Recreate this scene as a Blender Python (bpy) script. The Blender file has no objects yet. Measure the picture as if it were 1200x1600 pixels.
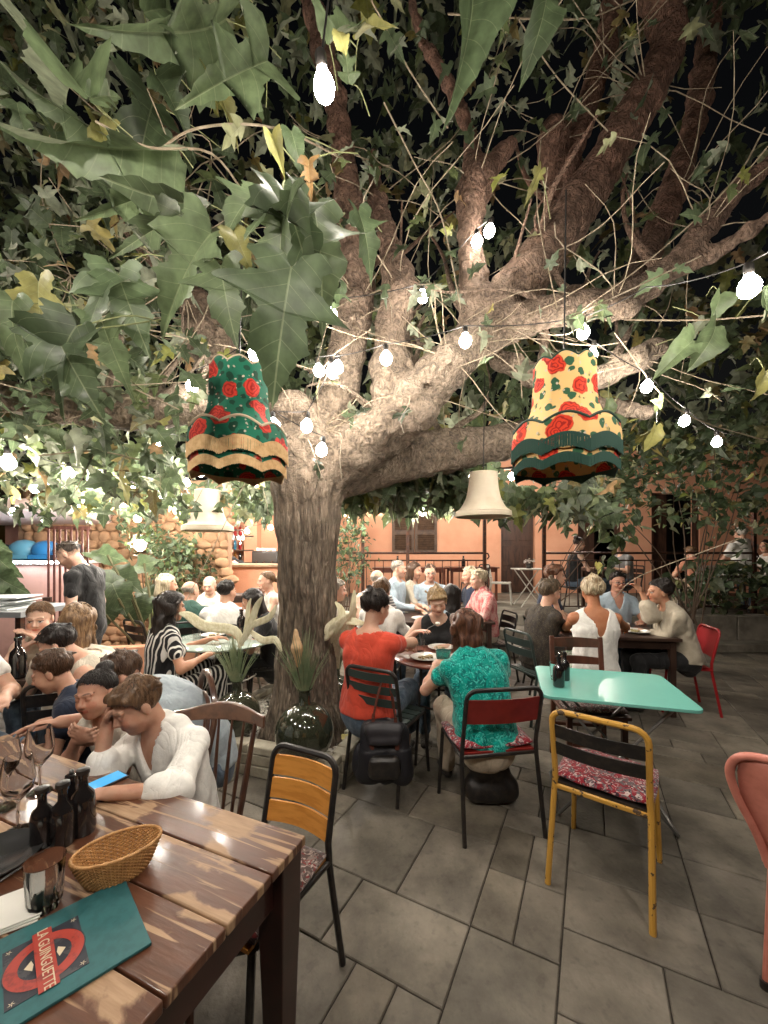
import bpy, bmesh, math, random, time
import numpy as np
from mathutils import Vector, Matrix, Euler, Quaternion
T0 = time.time()
random.seed(7); RNG = np.random.default_rng(7)
SC = bpy.context.scene
C = SC.collection
PI = math.pi
R = math.radians

# ------------------------------------------------------------------ camera
FPX, HOR, CZ = 620.0, 865.0, 1.55          # focal length and horizon row in photo pixels, eye height in metres
cam_d = bpy.data.cameras.new('camera'); cam = bpy.data.objects.new('camera', cam_d); C.objects.link(cam)
cam.location = (0, 0, CZ); cam.rotation_euler = (R(90), 0, 0)
cam_d.sensor_fit = 'VERTICAL'; cam_d.sensor_height = 36; cam_d.lens = 36 * FPX / 1600
cam_d.shift_y = (HOR - 800) / 1600
cam_d.clip_start = 0.05; cam_d.clip_end = 300
SC.camera = cam
# ------------------------------------------------------------------ world, faint night sky
W = bpy.data.worlds.new('World'); SC.world = W; W.use_nodes = True
wn = W.node_tree.nodes; wl = W.node_tree.links
sky = wn.new('ShaderNodeTexSky'); sky.sky_type = 'NISHITA'; sky.sun_disc = False
sky.sun_elevation = R(4); sky.sun_rotation = R(200)
tint = wn.new('ShaderNodeMix'); tint.data_type = 'RGBA'; tint.blend_type = 'MULTIPLY'; tint.inputs[0].default_value = 1
tint.inputs[7].default_value = (1.0, 0.72, 0.62, 1)
wl.new(sky.outputs[0], tint.inputs[6]); wl.new(tint.outputs[2], wn['Background'].inputs[0])
wn['Background'].inputs[1].default_value = 0.004
# ------------------------------------------------------------------ exposure and sampling
SC.view_settings.view_transform = 'Standard'; SC.view_settings.look = 'None'
SC.view_settings.gamma = 1; SC.view_settings.exposure = 0.12; SC.view_settings.use_curve_mapping = False
SC.render.engine = 'CYCLES'
cy = SC.cycles
cy.use_denoising = True
try: cy.denoiser = 'OPENIMAGEDENOISE'; cy.denoising_input_passes = 'RGB_ALBEDO_NORMAL'; cy.denoising_prefilter = 'ACCURATE'
except Exception: pass
cy.max_bounces = 7; cy.diffuse_bounces = 3; cy.glossy_bounces = 3; cy.transmission_bounces = 7; cy.transparent_max_bounces = 10
cy.caustics_reflective = False; cy.caustics_refractive = False
cy.sample_clamp_indirect = 3; cy.use_light_tree = True
LAMP = 1.0                                   # scale of all lamps
BULB_E = 300 * LAMP                          # radiance of the clear string bulbs
WARM = (1.0, 0.91, 0.80)

def P(px, py, Y):
    "point of the place seen at a photo pixel, Y metres away"
    return Vector(((px - 600) * Y / FPX, Y, CZ - (py - HOR) * Y / FPX))
def G(px, py, z=0.0):
    Y = (CZ - z) * FPX / (py - HOR)
    return Vector(((px - 600) * Y / FPX, Y, z))

# ------------------------------------------------------------------ materials
def mat(name, col, rough=0.6, metal=0.0, col2=None, scale=8.0, lo=0.4, hi=0.65, detail=6, bump=0.0, bscale=40.0,
        spec=0.5, coat=0.0, trans=0.0, ior=1.45, emit=None, stretch=None, sheen=0.0, sss=0.0, attr=None, rough2=None):
    m = bpy.data.materials.new(name); m.use_nodes = True
    n = m.node_tree.nodes; l = m.node_tree.links
    b = n['Principled BSDF']
    b.inputs['Base Color'].default_value = (*col, 1); b.inputs['Roughness'].default_value = rough
    b.inputs['Metallic'].default_value = metal; b.inputs['Specular IOR Level'].default_value = spec
    b.inputs['Coat Weight'].default_value = coat; b.inputs['Coat Roughness'].default_value = 0.12
    b.inputs['Transmission Weight'].default_value = trans; b.inputs['IOR'].default_value = ior
    b.inputs['Sheen Weight'].default_value = sheen
    if sss: b.inputs['Subsurface Weight'].default_value = sss; b.inputs['Subsurface Scale'].default_value = 0.02
    if emit: b.inputs['Emission Color'].default_value = (*emit[0], 1); b.inputs['Emission Strength'].default_value = emit[1]
    tc = n.new('ShaderNodeTexCoord'); vec = tc.outputs['Object']
    if stretch:
        mp = n.new('ShaderNodeMapping'); mp.inputs['Scale'].default_value = stretch; l.new(vec, mp.inputs[0]); vec = mp.outputs[0]
    src = None
    if col2 is not None:
        no = n.new('ShaderNodeTexNoise'); no.inputs['Scale'].default_value = scale; no.inputs['Detail'].default_value = detail
        no.inputs['Roughness'].default_value = 0.6
        l.new(vec, no.inputs['Vector'])
        mr = n.new('ShaderNodeMapRange'); mr.inputs[1].default_value = lo; mr.inputs[2].default_value = hi; mr.interpolation_type = 'SMOOTHSTEP'
        l.new(no.outputs['Fac'], mr.inputs[0])
        mx = n.new('ShaderNodeMix'); mx.data_type = 'RGBA'; mx.inputs[6].default_value = (*col, 1); mx.inputs[7].default_value = (*col2, 1)
        l.new(mr.outputs[0], mx.inputs[0]); src = mx.outputs[2]
        if rough2 is not None:
            m2 = n.new('ShaderNodeMapRange'); m2.inputs[3].default_value = rough; m2.inputs[4].default_value = rough2
            l.new(mr.outputs[0], m2.inputs[0]); l.new(m2.outputs[0], b.inputs['Roughness'])
    if attr:
        at = n.new('ShaderNodeAttribute'); at.attribute_name = attr
        mm = n.new('ShaderNodeMix'); mm.data_type = 'RGBA'; mm.blend_type = 'MULTIPLY'; mm.inputs[0].default_value = 1
        l.new(at.outputs['Color'], mm.inputs[7])
        if src: l.new(src, mm.inputs[6])
        else: mm.inputs[6].default_value = (*col, 1)
        src = mm.outputs[2]
    if src: l.new(src, b.inputs['Base Color'])
    if bump:
        nb = n.new('ShaderNodeTexNoise'); nb.inputs['Scale'].default_value = bscale; nb.inputs['Detail'].default_value = 5
        l.new(vec, nb.inputs['Vector'])
        bp = n.new('ShaderNodeBump'); bp.inputs['Strength'].default_value = bump; bp.inputs['Distance'].default_value = 0.01
        l.new(nb.outputs['Fac'], bp.inputs['Height']); l.new(bp.outputs[0], b.inputs['Normal'])
    return m
def nodes(m): return m.node_tree.nodes, m.node_tree.links, m.node_tree.nodes['Principled BSDF']
_mc = {}
def creases(m, sc=6.5, st=.45):
    "soft creases of worn cloth: a warped ridged noise as relief under the weave"
    n, l, b = nodes(m); tc = [q for q in n if q.type == 'TEX_COORD'][0]
    mp = n.new('ShaderNodeMapping'); mp.inputs['Scale'].default_value = (1, 1, .5); mp.inputs['Rotation'].default_value = (.3, .5, .2); l.new(tc.outputs['Object'], mp.inputs[0])
    no = n.new('ShaderNodeTexNoise'); no.inputs['Scale'].default_value = sc; no.inputs['Detail'].default_value = 2.5; no.inputs['Distortion'].default_value = 1.6; l.new(mp.outputs[0], no.inputs[0])
    a = n.new('ShaderNodeMath'); a.operation = 'SUBTRACT'; a.inputs[1].default_value = .5; l.new(no.outputs['Fac'], a.inputs[0])
    c = n.new('ShaderNodeMath'); c.operation = 'ABSOLUTE'; l.new(a.outputs[0], c.inputs[0])
    s_ = n.new('ShaderNodeMath'); s_.operation = 'POWER'; s_.inputs[1].default_value = .7; l.new(c.outputs[0], s_.inputs[0])
    bp = n.new('ShaderNodeBump'); bp.inputs['Strength'].default_value = st; bp.inputs['Distance'].default_value = .03; l.new(s_.outputs[0], bp.inputs['Height'])
    prev = b.inputs['Normal'].links[0].from_node if b.inputs['Normal'].links else None
    if prev: l.new(bp.outputs[0], prev.inputs['Normal'])
    else: l.new(bp.outputs[0], b.inputs['Normal'])
def fabric(col, col2=None, rough=0.85, scale=30, lo=.4, hi=.6, key=None):
    k = ('fab', tuple(col), tuple(col2) if col2 else None, scale)
    if k not in _mc:
        c2 = col2 or tuple(min(1, c * 0.9) for c in col)
        m = _mc[k] = mat('fabric', col, rough, col2=c2, scale=scale, lo=lo, hi=hi, bump=0.12, bscale=180, sheen=0.15, spec=.2)
        creases(m)
    return _mc[k]

# ------------------------------------------------------------------ mesh building
class MB:
    def __init__(s): s.v = []; s.f = []; s.n = 0; s.col = []
    def add(s, v, f):
        v = [tuple(p) for p in v]
        s.v += v; s.f += [tuple(i + s.n for i in q) for q in f]; s.n += len(v); return s
    def box(s, c, size, rot=None, taper=1.0):
        x, y, z = [a / 2 for a in size]
        pts = [Vector((sx * x * (taper if sz < 0 else 1), sy * y * (taper if sz < 0 else 1), sz * z)) for sx in (-1, 1) for sy in (-1, 1) for sz in (-1, 1)]
        if rot is not None:
            M = rot if isinstance(rot, Matrix) else Euler(rot).to_matrix()
            pts = [M @ p for p in pts]
        c = Vector(c); pts = [p + c for p in pts]
        return s.add(pts, [(0, 1, 3, 2), (4, 6, 7, 5), (0, 4, 5, 1), (2, 3, 7, 6), (0, 2, 6, 4), (1, 5, 7, 3)])
    def bar(s, a, b, w, h=None, up=(0, 0, 1)):
        a = Vector(a); b = Vector(b); d = b - a; L = d.length; d.normalize(); h = h or w
        u = Vector(up)
        if abs(d.dot(u)) > .99: u = Vector((0, 1, 0))
        x = d.cross(u).normalized(); y = x.cross(d)
        M = Matrix((x, d, y)).transposed()
        return s.box((a + b) / 2, (w, L, h), M)
    def tube(s, pts, r, n=8, cap=True):
        pts = [Vector(p) for p in pts]; m = len(pts)
        rs = [r] * m if isinstance(r, (int, float)) else list(r)
        t0 = (pts[1] - pts[0]).normalized()
        u = t0.orthogonal().normalized(); V = []; prev = t0
        for i, p in enumerate(pts):
            if i == 0: t = t0
            elif i == m - 1: t = (pts[i] - pts[i - 1]).normalized()
            else: t = ((pts[i + 1] - pts[i]).normalized() + (pts[i] - pts[i - 1]).normalized()).normalized()
            if t.length < .5: t = prev
            u = (prev.rotation_difference(t) @ u).normalized(); prev = t
            w = t.cross(u)
            for k in range(n):
                a = 2 * PI * k / n
                V.append(p + (u * math.cos(a) + w * math.sin(a)) * rs[i])
        Fc = []
        for i in range(m - 1):
            for k in range(n):
                Fc.append((i * n + k, i * n + (k + 1) % n, (i + 1) * n + (k + 1) % n, (i + 1) * n + k))
        if cap: Fc.append(tuple(range(n))[::-1]); Fc.append(tuple(range((m - 1) * n, m * n)))
        return s.add(V, Fc)
    def lathe(s, prof, n=24, c=(0, 0, 0), M=None, closed=False, rfun=None):
        c = Vector(c); V = []; m = len(prof)
        for i, (r, z) in enumerate(prof):
            for k in range(n):
                a = 2 * PI * k / n; q = rfun(a, i) if rfun else (1, 0)
                p = Vector((r * q[0] * math.cos(a), r * q[0] * math.sin(a), z + q[1]))
                if M is not None: p = M @ p
                V.append(p + c)
        Fc = []
        for i in range(m if closed else m - 1):
            j = (i + 1) % m
            for k in range(n): Fc.append((i * n + k, i * n + (k + 1) % n, j * n + (k + 1) % n, j * n + k))
        return s.add(V, Fc)
    def ball(s, c, r, n=10):
        r = (r, r, r) if isinstance(r, (int, float)) else r
        V = [(c[0], c[1], c[2] - r[2])]; h = n // 2
        for i in range(1, h):
            ph = PI * i / h
            for k in range(n):
                a = 2 * PI * k / n
                V.append((c[0] + r[0] * math.sin(ph) * math.cos(a), c[1] + r[1] * math.sin(ph) * math.sin(a), c[2] - r[2] * math.cos(ph)))
        V.append((c[0], c[1], c[2] + r[2])); Fc = []
        for k in range(n):
            Fc.append((0, 1 + (k + 1) % n, 1 + k))
            e = len(V) - 1; b = 1 + (h - 2) * n
            Fc.append((e, b + k, b + (k + 1) % n))
        for i in range(h - 2):
            for k in range(n):
                a = 1 + i * n
                Fc.append((a + k, a + (k + 1) % n, a + n + (k + 1) % n, a + n + k))
        return s.add(V, Fc)
    def mesh(s, name, m, smooth=True):
        me = bpy.data.meshes.new(name); me.from_pydata(s.v, [], s.f)
        for q in (m if isinstance(m, (list, tuple)) else [m]): me.materials.append(q)
        if smooth: me.polygons.foreach_set('use_smooth', [True] * len(me.polygons))
        me.update(); return me
    def obj(s, name, m, parent=None, smooth=True, bevel=0, loc=None, sub=0, edge=None):
        me = s.mesh(name, m, smooth)
        if smooth and edge is not False:
            try: me.set_sharp_from_angle(angle=R(edge or 40))
            except Exception: pass
        return link(name, me, parent, bevel, loc)
def link(name, me, parent=None, bevel=0, loc=None):
    o = bpy.data.objects.new(name, me); C.objects.link(o)
    if parent is not None: o.parent = parent
    if loc is not None: o.location = loc
    if bevel:
        b = o.modifiers.new('b', 'BEVEL'); b.width = bevel; b.segments = 2; b.limit_method = 'ANGLE'; b.angle_limit = R(50)
    return o
def tag(o, label, cat, group=None, kind=None):
    if label: o['label'] = label
    if cat: o['category'] = cat
    if group: o['group'] = group
    if kind: o['kind'] = kind
    return o
def thing(name, label, cat, loc=(0, 0, 0), rz=0.0, group=None):
    o = bpy.data.objects.new(name, None); C.objects.link(o); o.empty_display_size = .1
    o.location = loc; o.rotation_euler = (0, 0, rz)
    return tag(o, label, cat, group)
def struct(o, label=None):
    o['kind'] = 'structure'
    if label: o['label'] = label
    return o
def stuff(o): o['kind'] = 'stuff'; return o
def dup(root, label=None, loc=None, rz=None, parent=None, scale=None):
    c = root.copy(); C.objects.link(c)
    if parent is not None: c.parent = parent
    for ch in list(root.children): dup(ch, parent=c)
    if label: c['label'] = label
    if loc is not None: c.location = loc
    if rz is not None: c.rotation_euler = (0, 0, rz)
    if scale is not None: c.scale = (scale,) * 3
    return c
def np_mesh(name, V, Fq, m, smooth=True, tri=False):
    me = bpy.data.meshes.new(name); V = np.asarray(V, np.float32); Fq = np.asarray(Fq, np.int32)
    k = Fq.shape[1]
    me.vertices.add(len(V)); me.vertices.foreach_set('co', V.ravel())
    me.loops.add(Fq.size); me.loops.foreach_set('vertex_index', Fq.ravel())
    me.polygons.add(len(Fq)); me.polygons.foreach_set('loop_start', np.arange(0, Fq.size, k, dtype=np.int32))
    me.polygons.foreach_set('loop_total', np.full(len(Fq), k, np.int32))
    me.polygons.foreach_set('use_smooth', np.full(len(Fq), smooth))
    for q in (m if isinstance(m, (list, tuple)) else [m]): me.materials.append(q)
    me.update(calc_edges=True); return me
def spline(pts, n=6):
    "Catmull-Rom through points of any dimension"
    A = np.array([list(p) for p in pts], float); A = np.vstack([2 * A[0] - A[1], A, 2 * A[-1] - A[-2]]); out = []
    for i in range(1, len(A) - 2):
        p0, p1, p2, p3 = A[i - 1:i + 3]
        for t in np.linspace(0, 1, n, endpoint=False):
            out.append(.5 * ((2 * p1) + (-p0 + p2) * t + (2 * p0 - 5 * p1 + 4 * p2 - p3) * t * t + (-p0 + 3 * p1 - 3 * p2 + p3) * t ** 3))
    out.append(A[-2]); return out

# ------------------------------------------------------------------ signed distance bodies -> continuous meshes
def nz(p, f, seed=0.0):
    "cheap smooth noise in -1..1"
    x, y, z = p[..., 0] * f, p[..., 1] * f, p[..., 2] * f
    a = np.sin(x + 1.7 * np.sin(y * .9 + seed) + seed) + np.sin(y * 1.1 + 1.5 * np.sin(z * 1.05 + seed * 2) + 2) + np.sin(z * .95 + 1.6 * np.sin(x * .85 + seed * 3) + 4)
    return a / 3
class Sdf:
    def __init__(s): s.p = []; s.post = []
    def cap(s, a, b, ra, rb=None, k=.02, flat=None, q=1.0, sub=False):
        s.p.append(('c', np.array(a, float), np.array(b, float), ra, ra if rb is None else rb, k, None if flat is None else np.array(flat, float), q, sub)); return s
    def ell(s, c, rad, k=.02, M=None, sub=False):
        s.p.append(('e', np.array(c, float), np.array(rad, float), None if M is None else np.array(M, float), k, sub)); return s
    def bounds(s, m=.03):
        lo = np.full(3, 1e9); hi = -lo
        for p in s.p:
            if p[-1]: continue
            if p[0] == 'c':
                for c, r in ((p[1], p[3]), (p[2], p[4])): lo = np.minimum(lo, c - r); hi = np.maximum(hi, c + r)
            else: r = p[2].max(); lo = np.minimum(lo, p[1] - r); hi = np.maximum(hi, p[1] + r)
        return lo - m, hi + m
    def eval(s, ax, ay, az, h):
        D = np.full((len(ax), len(ay), len(az)), .2, np.float32)
        A = (ax, ay, az)
        for p in s.p:
            k = p[5] if p[0] == 'c' else p[4]
            if p[0] == 'c':
                lo = np.minimum(p[1] - p[3], p[2] - p[4]); hi = np.maximum(p[1] + p[3], p[2] + p[4])
            else: r = p[2].max(); lo = p[1] - r; hi = p[1] + r
            mg = k + 2.5 * h + .012; sl = []
            for i in range(3):
                i0 = np.searchsorted(A[i], lo[i] - mg); i1 = np.searchsorted(A[i], hi[i] + mg); sl.append(slice(i0, i1))
            if any(q.stop <= q.start for q in sl): continue
            X = np.stack(np.meshgrid(ax[sl[0]], ay[sl[1]], az[sl[2]], indexing='ij'), -1)
            if p[0] == 'c':
                _, a, b, ra, rb, _, fl, q, sub = p
                X = X - a; ba = b - a
                if fl is not None:
                    X = X + (X @ fl)[..., None] * fl * (1 / q - 1); ba = ba + ba.dot(fl) * fl * (1 / q - 1)
                L = max(ba.dot(ba), 1e-9); t = np.clip(X @ ba / L, 0, 1)
                d = np.linalg.norm(X - t[..., None] * ba, axis=-1) - (ra + (rb - ra) * t)
            else:
                _, c, rad, M, _, sub = p
                X = X - c
                if M is not None: X = X @ M      # columns of M are the local axes
                k0 = np.linalg.norm(X / rad, axis=-1); k1 = np.linalg.norm(X / rad ** 2, axis=-1)
                d = k0 * (k0 - 1) / np.maximum(k1, 1e-6)
            cur = D[sl[0], sl[1], sl[2]]
            if sub:
                hh = np.clip(k - np.abs(-cur + d), 0, None) / k if k > 0 else 0
                r_ = np.maximum(cur, -d) + hh * hh * k / 4
            else:
                hh = np.clip(k - np.abs(cur - d), 0, None) / k if k > 0 else 0
                r_ = np.minimum(cur, d) - hh * hh * k / 4
            D[sl[0], sl[1], sl[2]] = r_
        if s.post:
            near = np.abs(D) < .06 + 2 * h
            I = np.nonzero(near); X = np.stack([ax[I[0]], ay[I[1]], az[I[2]]], -1)
            v = D[I]
            for f in s.post: v = f(X, v)
            D[I] = v
        return D
    def surf(s, h, box=None):
        lo, hi = box if box else s.bounds()
        ax, ay, az = [np.arange(lo[i], hi[i] + h, h) for i in range(3)]
        D = s.eval(ax, ay, az, h)
        return nets(D, np.array([ax[0], ay[0], az[0]]), h)
def nets(D, org, h):
    S = D < 0
    cnt = np.zeros(tuple(n - 1 for n in D.shape), np.uint8)
    for i in (0, 1):
        for j in (0, 1):
            for k in (0, 1): cnt += S[i:S.shape[0] - 1 + i, j:S.shape[1] - 1 + j, k:S.shape[2] - 1 + k]
    I = np.argwhere((cnt > 0) & (cnt < 8))
    if not len(I): return np.zeros((0, 3)), np.zeros((0, 4), int)
    idx = np.full(cnt.shape, -1, np.int64); idx[I[:, 0], I[:, 1], I[:, 2]] = np.arange(len(I))
    pos = np.zeros((len(I), 3)); num = np.zeros(len(I))
    for ax_ in range(3):
        o1, o2 = [q for q in range(3) if q != ax_]
        for a in (0, 1):
            for b in (0, 1):
                c0 = I.copy(); c0[:, o1] += a; c0[:, o2] += b; c1 = c0.copy(); c1[:, ax_] += 1
                d0 = D[c0[:, 0], c0[:, 1], c0[:, 2]]; d1 = D[c1[:, 0], c1[:, 1], c1[:, 2]]
                m = (d0 < 0) != (d1 < 0); t = np.where(m, d0 / np.where(m, d0 - d1, 1), 0)
                q = (c0 - I).astype(float); q[:, ax_] = t
                pos[m] += q[m]; num[m] += 1
    V = org + (I + pos / num[:, None]) * h
    Fs = []
    for ax_ in range(3):
        o1, o2 = [q for q in range(3) if q != ax_]
        sl0 = [slice(None)] * 3; sl1 = [slice(None)] * 3; sl0[ax_] = slice(0, -1); sl1[ax_] = slice(1, None)
        sg = S[tuple(sl0)] != S[tuple(sl1)]
        E = np.argwhere(sg)
        E = E[(E[:, o1] > 0) & (E[:, o2] > 0) & (E[:, o1] < D.shape[o1] - 1) & (E[:, o2] < D.shape[o2] - 1)]
        def at(a, b):
            c = E.copy(); c[:, o1] -= a; c[:, o2] -= b; return idx[c[:, 0], c[:, 1], c[:, 2]]
        Q = np.stack([at(1, 1), at(0, 1), at(0, 0), at(1, 0)], 1)
        flip = S[E[:, 0], E[:, 1], E[:, 2]]
        if ax_ == 1: flip = ~flip
        Q[~flip] = Q[~flip][:, ::-1]
        Fs.append(Q)
    Fq = np.vstack(Fs); Fq = Fq[(Fq >= 0).all(1)]
    return V, Fq
def sdf_mesh(name, sdf, h, m, patches=()):
    V, Q = sdf.surf(h); Vs = [V]; Qs = []
    keep = np.ones(len(Q), bool)
    cen = V[Q].mean(1)
    for (c, r, hh) in patches:
        c = np.array(c); r = np.array(r) if not np.isscalar(r) else np.full(3, r)
        keep &= ~(np.abs(cen - c) < r - h * .9).all(1)
    Qs.append(Q[keep]); n = len(V)
    for (c, r, hh) in patches:
        c = np.array(c, float); r = np.array(r) if not np.isscalar(r) else np.full(3, r)
        v, q = sdf.surf(hh, (c - r, c + r)); Vs.append(v); Qs.append(q + n); n += len(v)
    return np_mesh(name, np.vstack(Vs), np.vstack(Qs), m)
# ------------------------------------------------------------------ people
def skin_mat(col):
    k = ('skin', tuple(col))
    if k not in _mc:
        _mc[k] = mat('skin', col, 0.5, sss=0.12, attr='Col', spec=.35, bump=.05, bscale=260, col2=tuple(c * q for c, q in zip(col, (.9, .82, .8))), scale=22)
    return _mc[k]
def hair_mat(col, col2=None):
    k = ('hair', tuple(col), col2)
    if k not in _mc:
        _mc[k] = mat('hair', col, 0.42, col2=col2 or tuple(c * .45 for c in col), scale=34, lo=.35, hi=.65, stretch=(2.2, 2.2, .35), bump=.6, bscale=60, spec=.45)
    return _mc[k]
def U(v): v = np.array(v, float); return v / max(np.linalg.norm(v), 1e-9)
def rotv(v, ax, deg):
    return np.array(Quaternion(Vector(ax), R(deg)) @ Vector(v))
def ik(S, T, a, b, hint):
    S = np.array(S, float); T = np.array(T, float); d = T - S; L = np.linalg.norm(d)
    Lm = min(max(L, abs(a - b) + .02), (a + b) * .995); d = d / max(L, 1e-6); T = S + d * Lm
    x = (a * a - b * b + Lm * Lm) / (2 * Lm); y = math.sqrt(max(a * a - x * x, 0))
    hint = np.array(hint, float); hint = hint - hint.dot(d) * d; hint = U(hint)
    return S + d * x + hint * y, T
SKIN_A = (.58, .35, .25); SKIN_B = (.5, .27, .17); SKIN_C = (.62, .4, .3)
_pc = [0]
def head_local(sit, s, hs, lean, side, head):
    X = np.array((1., 0, 0)); Yv = np.array((0., 1, 0)); Z = np.array((0., 0, 1)); seated = sit is not None
    hz = (sit + .095 * s) if seated else .92 * s
    sd = lambda v, a: rotv(v, Yv, a)
    def dirn(a): return sd(rotv(Z, X, -a), side)
    p3 = np.array((0, 0, hz)) + dirn(lean * .4) * .17 * s + dirn(lean * .8) * .19 * s + dirn(lean * 1.15) * .135 * s
    hb = p3 + dirn(lean * .9 + 8 + head[0] * .4) * .085 * s
    hy = rotv(rotv(Yv, X, -head[0]), Z, head[1]); hx = rotv(X, Z, head[1]); hzv = np.cross(hx, hy)
    if len(head) > 2: hzv = rotv(hzv, hy, head[2])
    return hb + hzv * .105 * hs + hy * .022 * hs + hzv * .02 * hs
def hair_strands(root, hc, HM, hs, kd, v_, ns, hair, yy, zz, hang, seed):
    r_ = np.random.default_rng(int(seed * 7) + 1); V = []; Fq = []; crown = np.array((.012, -.05, .12)); E_ = np.array((.0785 + v_, .0975 + v_, .084 + v_)) + .0015; c0 = np.array((0, -.016, .040))
    longk = kd in ('long', 'bob'); Ll = hair.get('len', .12 if kd == 'bob' else .28); hl = HM.T @ hang
    for i in range(ns):
        th, ph = r_.uniform(0, 2 * PI), math.acos(r_.uniform(-.25 if not longk else .0, 1)); d = np.array((math.sin(ph) * math.cos(th), math.sin(ph) * math.sin(th), math.cos(ph)))
        p = c0 + d * E_; pts = [p]; L = r_.uniform(.05, .09) if not longk else r_.uniform(.12, .2) + Ll * .9; n = 6 if not longk else 12; st = L / n; wv = r_.uniform(0, 6); rand = r_.normal(0, .22, 3); out = .0; ok = True
        for k in range(n):
            g = (p - c0) / E_; gn = U(g / E_); fl = p - crown; fl = U(fl - fl.dot(gn) * gn + rand * .05)
            if longk and p[2] < .02: fl = U(hl + rand * .1 + np.array((math.cos(wv), 0, 0)) * .28 * math.sin(k * 1.1 + wv)); p = p + fl * st
            else:
                fl = U(fl * .8 + (hl * .35) + rand); fl = fl - fl.dot(gn) * gn * (.9 if k < n - 2 else .6); p = p + U(fl) * st
                q = (p - c0) / E_; m_ = np.linalg.norm(q); tgt = 1.0 + .03 * abs(rand[0]) + (.03 if k >= n - 2 else 0); p = c0 + q / m_ * max(min(m_, tgt), 1.0) * E_
            if not longk and p[2] < np.interp(p[1], yy, zz) - .012: break
            if longk and p[1] > .04 and p[2] < .05: break
            if p[1] > .02 and p[2] < .045 and abs(p[0]) < .055: break
            pts.append(p)
        if len(pts) < 3: continue
        W_ = np.array([hc + HM @ (q * hs) for q in pts]); m = len(W_); b0 = sum(len(x) for x in V); rr = .0011 if ns > 500 else .0016
        t_ = np.gradient(W_, axis=0); up = np.cross(t_, np.array((.3, .5, .8))); up /= np.linalg.norm(up, axis=1)[:, None] + 1e-9; s2 = np.cross(t_, up); s2 /= np.linalg.norm(s2, axis=1)[:, None] + 1e-9
        w = (rr * np.linspace(1, .35, m))[:, None]; V.append(np.stack([W_ + up * w, W_ - up * w * .5 + s2 * w, W_ - up * w * .5 - s2 * w], 1).reshape(-1, 3))
        for k in range(m - 1):
            for a in range(3): Fq.append((b0 + k * 3 + a, b0 + k * 3 + (a + 1) % 3, b0 + k * 3 + 3 + (a + 1) % 3, b0 + k * 3 + 3 + a))
    if V: stuff(link('hair_strands', np_mesh('hair_strands', np.vstack(V), np.array(Fq), hair_mat(tuple(min(1, c * 1.5) for c in hair['col']), hair.get('col2'))), root))
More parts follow.
